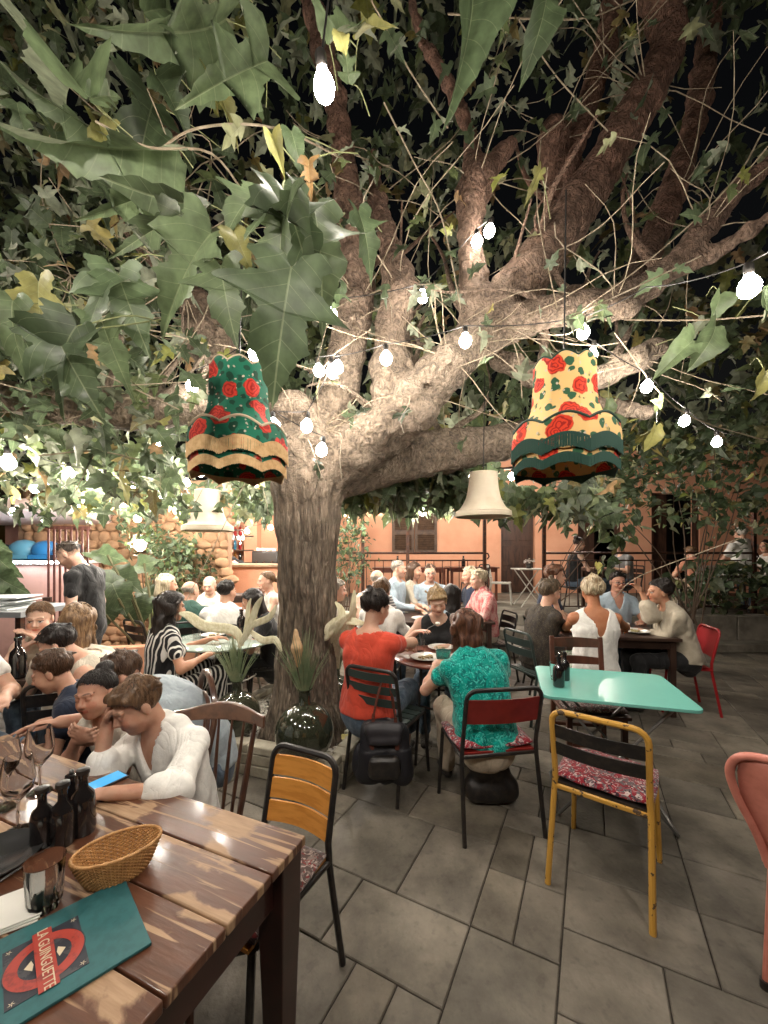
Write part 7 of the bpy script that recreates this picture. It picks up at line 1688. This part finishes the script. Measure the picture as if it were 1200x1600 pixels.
vase('small smoked glass vase right of the trunk with a burst of pale petals', (-.44, 3.72, .15), .13,
     [([(522, 1045, 3.18), (512, 1010, 3.08), (522, 985, 2.98), (547, 960, 2.93)], .05), ([(527, 1045, 3.18), (527, 1010, 3.08), (542, 980, 2.98), (557, 950, 2.93)], .04), ([(517, 1000, 3.08), (502, 1000, 2.98), (532, 970, 2.98), (572, 975, 2.88)], .045),
      ([(527, 1010, 3.08), (532, 980, 2.98), (534, 955, 2.98), (524, 940, 2.98)], .03), ([(532, 1010, 3.08), (547, 985, 2.98), (552, 950, 2.93), (554, 922, 2.93)], .028), ([(532, 1010, 3.08), (557, 1000, 2.98), (577, 985, 2.93), (587, 960, 2.88)], .03)], None, 50, .5, .4)
put = thing('fallen_leaf', 'yellow fallen leaf lying on the planter pebbles', 'leaf', (-.33, 2.95, .17))
for nm in ('leaf',):
    V, Fc, UV = leaf_geo('lobed', fold=.1, droop=.1, cols=2); b = MB(); b.add([(v[0] * .13, v[1] * .13, v[2] * .13 + .004) for v in V], Fc); b.obj('blade', mat('yellow_leaf', (.5, .42, .12), .6), put, edge=False)
# ------------------------------------------------------------------ things on the big table
TT = .7605
def on(px, py, z=TT): return G(px, py, z)
CLR = mat('clear_glass', (1, 1, 1), .0, trans=1.0, ior=1.33, spec=.5)
def glass(name, label, loc, prof, n=28, cat='glass', flute=0, tilt=0):
    t = thing(name, label, cat, loc); b = MB(); b.lathe(prof, n, rfun=(lambda a, i: (1 + flute * math.cos(a * 10) * (1 if i < 4 else 0), 0)) if flute else None); b.obj('glass_body', CLR, t); return t
tumb = [(.001, 0), (.026, 0), (.030, .012), (.033, .05), (.037, .105), (.0385, .108), (.0365, .106), (.0315, .05), (.028, .022), (.001, .02)]
glass('tumbler', 'clear ribbed water tumbler standing beside the menu', on(70, 1418), tumb, 40, flute=.05)
wine = [(.001, 0), (.034, 0), (.034, .003), (.006, .008), (.004, .02), (.004, .085), (.012, .095), (.034, .12), (.040, .15), (.036, .19), (.031, .215), (.030, .215), (.0385, .15), (.032, .122), (.001, .098)]
glass('wine_glass', 'stemmed wine glass at the left edge nearest the dark bottles', on(28, 1300), wine)
glass('wine_glass', 'stemmed wine glass further back at the left edge', on(8, 1262), wine)
glass('wine_glass', 'wine glass in front of the clasped hands', on(62, 1238), wine)
DKG = mat('black_bottle_glass', (.012, .010, .010), .08, spec=.7, coat=.5)
bot = [(.001, 0), (.032, 0), (.034, .006), (.034, .10), (.03, .125), (.014, .145), (.0125, .175), (.016, .178), (.016, .192), (.001, .192)]
for lb, px, py, sc in (('black oil bottle at the left of the condiment set', 66, 1322, .78), ('black vinegar bottle in the middle of the condiment set', 98, 1318, .82), ('tall black bottle nearest the phone in the condiment set', 130, 1300, .88)):
    b = MB(); b.lathe([(r * sc, z * sc) for r, z in bot], 24); t = thing('condiment_bottle', lb, 'bottle', on(px, py)); b.obj('bottle_body', DKG, t); b = MB(); b.lathe([(.001, .19 * sc), (.0165, .19 * sc), (.0165, .203 * sc), (.010, .207 * sc), (.001, .207 * sc)], 16); b.obj('cap', BLK, t)
t = thing('pepper_mill', 'dark round topped pepper mill leaning in the condiment set', 'pepper mill', on(112, 1290)); t.scale = (.8, .8, .8); b = MB(); b.lathe([(.001, 0), (.024, 0), (.026, .01), (.018, .06), (.016, .1), (.022, .13), (.018, .145), (.024, .16), (.02, .185), (.001, .192)], 20); b.obj('mill_body', DKG, t); b = MB(); b.ball((0, 0, .197), .008); b.obj('knob', STEEL, t)
# wicker basket
bk = thing('wicker_basket', 'oval woven wicker bread basket on the big table', 'basket', on(184, 1368)); bk.rotation_euler = (0, 0, R(35))
WK = mat('wicker', (.50, .27, .10), .5, col2=(.36, .18, .06), scale=60, bump=.2)
A_, B_ = .092, .058
def bkr(u): return .66 + .34 * u ** .8
for k in range(17):
    u = k / 16; b = MB(); n = 72; pts = []
    for i in range(n + 1):
        a = 2 * PI * i / n; wv = .0022 * math.cos(a * 36 + (k % 2) * PI); s_ = bkr(u); pts.append(((A_ * s_ + wv) * math.cos(a), (B_ * s_ + wv) * math.sin(a), .004 + u * .066))
    b.tube(pts, .0024, 5, cap=False); b.obj('weave_strand', WK, bk)
wk = MB()
for i in range(36):
    a = 2 * PI * (i + .5) / 36; wk.tube([(A_ * bkr(u) * math.cos(a), B_ * bkr(u) * math.sin(a), .003 + u * .068) for u in (0, .35, .7, 1)], .0017, 5)
stuff(wk.obj('stakes', WK, bk))
b = MB(); n = 96; 
for ph in (0, 2.1, 4.2): b.tube([((A_ + .0022 * math.cos(40 * a + ph)) * math.cos(a), (B_ + .0022 * math.cos(40 * a + ph)) * math.sin(a), .073 + .0022 * math.sin(40 * a + ph)) for a in np.linspace(0, 2 * PI, 240)], .0024, 5, cap=False)
b.obj('rim', WK, bk)
b = MB(); b.lathe([(.001, .004), (.62, .004), (.62, .001), (.001, .001)], 36); 
b.v = [(x * A_, y * B_, z) for x, y, z in b.v]; b.obj('base', WK, bk)
# menu with the round emblem
MT = Vector((0, 0, TT))
menu = thing('menu', 'teal menu board with a red ring emblem reading LA GUINGUETTE', 'menu', on(195, 1376)); menu.rotation_euler = (0, 0, R(-45.2))
TEALM = mat('teal_card', (.025, .115, .12), .6, col2=(.02, .095, .10), scale=50); DKC = mat('dark_print', (.018, .02, .03), .5, col2=(.05, .05, .055), scale=30, lo=.55, hi=.6); REDP = mat('red_print', (.36, .045, .03), .5, col2=(.22, .03, .025), scale=60, lo=.5, hi=.65); CRP = mat('cream_print', (.6, .5, .35), .6)
b = MB(); b.box((.112, -.17, .004), (.224, .34, .006)); b.obj('board', TEALM, menu, bevel=.001)
ex, ey = .116, -.155
b = MB(); b.box((ex, ey, .0076), (.140, .118, .0006)); b.obj('emblem_ground', DKC, menu)
b = MB(); 
def disc(r0, r1, z, m, nm, sx=1.0, sy=1.0):
    b = MB(); n = 56; V = []
    for i in range(n):
        a = 2 * PI * i / n; V += [(ex + r0 * sx * math.cos(a), ey + r0 * sy * math.sin(a), z), (ex + r1 * sx * math.cos(a), ey + r1 * sy * math.sin(a), z)]
    b.add(V, [(2 * i, 2 * i + 1, (2 * i + 3) % (2 * n), (2 * i + 2) % (2 * n)) for i in range(n)]); b.obj(nm, m, menu)
disc(.040, .060, .0084, REDP, 'ring'); disc(.0605, .0622, .0084, DKC, 'ring_outline')
b = MB(); b.box((ex, ey, .0092), (.152, .030, .0006)); b.obj('bar', REDP, menu)
for sx in (-1, 1):
    for sy in (-1, 1):
        b = MB(); 
        for k in range(5): a = k * 2 * PI / 5; b.add([(ex + sx * .062, ey + sy * .050, .0084), (ex + sx * .062 + .006 * math.cos(a), ey + sy * .050 + .006 * math.sin(a), .0084), (ex + sx * .062 + .0025 * math.cos(a + .6), ey + sy * .050 + .0025 * math.sin(a + .6), .0084)], [(0, 1, 2)])
        b.obj('star', CRP, menu)
    b = MB(); b.add([(ex - .012, ey + sx * .02, .0084), (ex, ey + sx * .017, .0084), (ex + .014, ey + sx * .02, .0084), (ex, ey + sx * .031, .0084)], [(0, 1, 2, 3) if sx > 0 else (3, 2, 1, 0)]); b.obj('ornament', CRP, menu)
def text(body, size, loc, rz, m, parent, nm, ext=.0003):
    cu = bpy.data.curves.new(nm, 'FONT'); cu.body = body; cu.size = size; cu.align_x = 'CENTER'; cu.align_y = 'CENTER'; cu.extrude = ext; cu.materials.append(m)
    tmp = bpy.data.objects.new(nm, cu); C.objects.link(tmp); dg = bpy.context.evaluated_depsgraph_get(); me = bpy.data.meshes.new_from_object(tmp.evaluated_get(dg)); bpy.data.objects.remove(tmp)
    o = link(nm, me, parent, loc=loc); o.rotation_euler = (0, 0, rz); return o
o = text('LA GUINGUETTE', .021, (ex, ey, .0102), 0, CRP, menu, 'lettering'); o.scale = (.98, 1.15, 1)
# phone
ph = thing('phone', 'black smartphone with a bright cyan screen under the boy\'s eyes', 'phone', on(160, 1226, TT)); ph.rotation_euler = (0, 0, R(-30))
b = MB(); b.box((0, 0, .005), (.068, .14, .008)); b.obj('phone_body', BLK, ph, bevel=.003)
b = MB(); b.box((0, 0, .0096), (.061, .128, .0008)); b.obj('screen', mat('lit_screen', (.02, .2, .4), .2, emit=((.08, .5, 1.0), .55)), ph)
# napkins, plate, cutlery
NAP = mat('paper_napkin', (.7, .68, .62), .8, bump=.1)
for k in range(3):
    b = MB(); b.box((0, 0, 0), (.13, .11, .004)); o = b.obj('napkin', NAP, None, bevel=.0015, loc=on(8, 1432, TT) + Vector((0, 0, .003 + k * .0045))); o.rotation_euler = (0, 0, R(30 + k * 3)); tag(o, ['white paper napkin at the bottom of the pile by the menu', 'middle napkin of the pile by the menu', 'folded white napkin on top of the pile by the menu'][k], 'napkin')
for lb, px, py, rz in (('steel fork lying at the left edge of the big table', 12, 1372, 75), ('steel knife lying across the plate by the bottles', 20, 1345, 60)):
    t = thing('cutlery', lb, lb.split()[1], on(px, py, TT)); t.rotation_euler = (0, 0, R(rz)); b = MB(); b.tube([(-.08, 0, .004), (0, 0, .006), (.05, 0, .003)], [.004, .003, .0025], 6); b.obj('handle', STEEL, t)
    b = MB(); b.box((.075, 0, .004), (.05, .018, .0015)); b.obj('head', STEEL, t, bevel=.0005)
PLATE = mat('plate_glaze', (.72, .70, .64), .2, spec=.6)
def plate(label, loc, r=.12, m=PLATE, food=None):
    t = thing('plate', label, 'plate', loc); b = MB(); b.lathe([(.001, .006), (r * .6, .006), (r * .72, .012), (r, .02), (r, .023), (r * .7, .016), (r * .6, .010), (.001, .010)][::-1], 32); b.obj('dish', m, t)
    if food:
        b = MB(); 
        for _ in range(14): a = rc.uniform(0, 2 * PI); q = rc.uniform(0, r * .45); b.ball((q * math.cos(a), q * math.sin(a), .018), (rc.uniform(.01, .024), rc.uniform(.01, .02), .010), 6)
        b.obj('food', mat('food', food, .6, col2=tuple(c * .5 for c in food), scale=40), t)
    return t
DPL = mat('dark_plate', (.03, .03, .03), .25)
plate('dark plate at the left edge of the big table', on(-10, 1350, TT), .1, DPL)
plate('white plate with leftovers on the small round table', (.32, 3.02, .747), .12, food=(.4, .3, .15)); plate('white plate nearest the teal bloused woman', (.56, 2.98, .747), .115, food=(.25, .3, .1)); plate('plate in front of the blonde in the black tank top', (.48, 3.34, .747), .11, food=(.5, .4, .25))
plate('white plate in front of the tanned woman', (1.98, 4.0, .752), .12, food=(.3, .2, .1)); plate('white plate nearest the woman in beige', (2.55, 4.02, .752), .13, food=(.35, .3, .15)); plate('plate in front of the man in glasses on the right', (2.62, 4.45, .752), .12, food=(.4, .25, .1))
plate('plate before the woman in the dark dress', (2.0, 4.35, .752), .11, food=(.3, .3, .12))
def small_glass(label, loc, h=.11, r=.035): return glass('drinking_glass', label, loc, [(.001, 0), (r * .8, 0), (r, h), (r * .95, h), (r * .75, .008), (.001, .008)], 16)
t = thing('wine_goblet', 'turquoise tinted glass beside the white plate on the small round table', 'glass', (.43, 2.88, .747)); b = MB(); b.lathe([(.001, .004), (.03, 0), (.03, .004), (.05, .05), (.055, .1), (.052, .1), (.045, .05), (.001, .01)], 24); b.obj('glass_body', mat('turquoise_glass', (.2, .65, .6), .05, trans=.8), t)
for lb, x, y, z in (('tall glass on the glass topped table nearest the striped woman', -1.7, 3.6, .747), ('tall glass in the middle of the glass topped table', -1.5, 3.85, .747), ('tall glass on the glass topped table by the woman in black', -1.3, 3.7, .747),
                    ('glass beside the water bottle at the dark table', 2.3, 4.15, .752), ('glass near the plate of the woman in beige', 2.42, 4.3, .752), ('glass at the left end of the long table', .1, 5.05, .752), ('glass in the middle of the long table', .6, 4.95, .752), ('glass at the right end of the long table', 1.0, 5.05, .752)):
    small_glass(lb, (x, y, z))
for lb, x, y, z, s_ in (('black water bottle in the middle of the glass topped table', -1.42, 3.95, .747, 1.3), ('black bottle standing among the plates of the right hand diners', 2.36, 4.4, .752, 1.1), ('black bottle on the terrace table before the dark door', 4.05, 7.4, TZ + .752, 1.3),
                        ('dark bottle on the table under the shutters', .3, 8.7, TZ + .752, 1.3), ('dark bottle on the terrace table left of the post', 1.8, 9.0, TZ + .752, 1.3), ('black bottle on the table left of the navy polo boy', -2.35, 2.55, .752, 1.35), ('second black bottle next to the bare shouldered woman', -2.22, 2.62, .752, 1.1)):
    t = thing('bottle', lb, 'bottle', (x, y, z)); b = MB(); b.lathe([(r * s_, q * s_) for r, q in bot], 16); b.obj('bottle_body', DKG, t)
plate('white plate on the glass topped table by the striped woman', (-1.66, 3.85, .747), .11, food=(.45, .35, .2)); plate('white plate on the glass topped table before the white T-shirt', (-1.5, 4.02, .747), .10, food=(.3, .35, .12))
plate('white plate at the left end of the long table', (.0, 4.85, .752), .12, food=(.4, .3, .2)); plate('white plate in the middle of the long table', (.45, 4.82, .752), .12, food=(.3, .3, .1)); plate('white plate near the blond diner in pink', (1.05, 4.85, .752), .12, food=(.45, .3, .2))
small_glass('water glass between the plates of the small round table', (.3, 3.25, .747)); small_glass('water glass at the far edge of the small round table', (.62, 3.22, .747))
# condiment set on the turquoise table
for lb, px, py, sc in (('black soy style bottle standing on the turquoise table', 873, 1072, 1.0), ('second black bottle behind it on the turquoise table', 882, 1062, .95)):
    t = thing('condiment_bottle', lb.replace('soy style ', '').replace('behind it', 'half hidden behind the first'), 'bottle', G(px, py, .7375)); b = MB(); b.lathe([(r * sc, z * sc * .95) for r, z in bot], 20); b.obj('bottle_body', DKG, t); b = MB(); b.ball((0, 0, .19 * sc), .013, 8); b.obj('stopper', DKG, t)
t = thing('glass', 'clear tumbler behind the black bottles on the turquoise table', 'glass', G(868, 1062, .7375)); b = MB(); b.lathe(tumb, 20); b.obj('glass_body', CLR, t)
# fork lifted by the blonde
t = thing('fork', 'fork with a white morsel held up by the blonde woman', 'fork', P(668, 982, 3.38)); b = MB(); e = P(684, 974, 3.32) - t.location; b.tube([(0, 0, 0), tuple(e)], .003, 5); b.obj('handle', STEEL, t); b = MB(); b.ball(tuple(e), (.022, .02, .014), 8); b.obj('morsel', PLATE, t)
# handbag on the orange woman's chair
hb_ = thing('handbag', 'large black leather bag with brown straps hanging from the orange woman\'s chair', 'handbag', (.0, 2.47, .10))
S = Sdf(); S.cap((-.12, 0, .09), (.12, 0, .09), .07, .07, .06); S.cap((-.1, 0, .22), (.1, 0, .22), .062, .062, .14); S.cap((-.085, 0, .36), (.085, 0, .36), .055, .055, .12); S.post.append(lambda X, v: v + .012 * (1 - 2.4 * np.abs(nz(X * np.array((1, 1, .45)), 24, 3))))
link('bag_body', sdf_mesh('bag_body', S, .008, mat('black_leather', (.012, .012, .016), .45, bump=.2, bscale=90)), hb_)
S = Sdf(); S.cap((-.06, -.075, .12), (.06, -.075, .12), .03, .03, .03); S.cap((-.06, -.07, .2), (.06, -.07, .2), .03, .03, .1); S.post.append(lambda X, v: v + .004 * nz(X, 40, 8)); link('pocket', sdf_mesh('pocket', S, .007, BLK), hb_)
S = Sdf(); S.cap((-.085, -.04, .38), (.085, -.04, .38), .035, .035, .03); S.cap((-.075, -.075, .31), (.075, -.075, .31), .016, .016, .09); S.post.append(lambda X, v: v + .004 * nz(X, 36, 4)); link('flap', sdf_mesh('flap', S, .007, mat('black_flap', (.022, .02, .024), .5)), hb_)
STRP = mat('brown_strap', (.10, .028, .018), .5)
for y in (-.035, .035):
    b = MB(); sp_ = spline([(-.075, y, .36), (-.055, y * .8, .50), (-.01, y * .5 + .02, .66), (.03, y * .5 + .02, .66), (.06, y * .8, .50), (.08, y, .36)], 5)
    for p, q in zip(sp_, sp_[1:]): b.bar(p, q, .02, .004)
    b.obj('strap', STRP, hb_)
b = MB(); b.box((-.075, -.062, .32), (.025, .012, .12)); b.obj('strap_anchor', STRP, hb_); b = MB(); b.box((.08, -.062, .32), (.025, .012, .12)); b.obj('strap_anchor', STRP, hb_)
# dark bag under the teal woman's chair
bg = thing('shoulder_bag', 'black bag standing on the paving under the teal bloused woman\'s chair', 'bag', (.66, 2.48, 0)); S = Sdf(); S.cap((-.08, 0, .09), (.1, 0, .09), .085, .085, .04); S.cap((-.07, 0, .2), (.08, 0, .2), .05, .05, .06); S.post.append(lambda X, v: v + .006 * nz(X, 28, 5)); link('bag_body', sdf_mesh('bag_body', S, .009, BLK), bg)
# white cloth on the far side of the small table and flowers on terrace table
fl = thing('flower_pot', 'small potted flowers on the pale folding terrace table', 'flower pot', (2.92, 8.0, TZ + .752)); b = MB(); b.lathe([(.001, 0), (.05, 0), (.065, .1), (.001, .1)], 14); b.obj('pot', BLK, fl)
b = MB()
for _ in range(26): b.ball((rc.gauss(0, .06), rc.gauss(0, .05), .14 + rc.gauss(0, .025)), (.02, .02, .016), 6)
stuff(b.obj('blossoms', mat('pale_blossom', (.6, .5, .48), .7, col2=(.12, .15, .08), scale=30), fl))
print('objects', time.time() - T0)
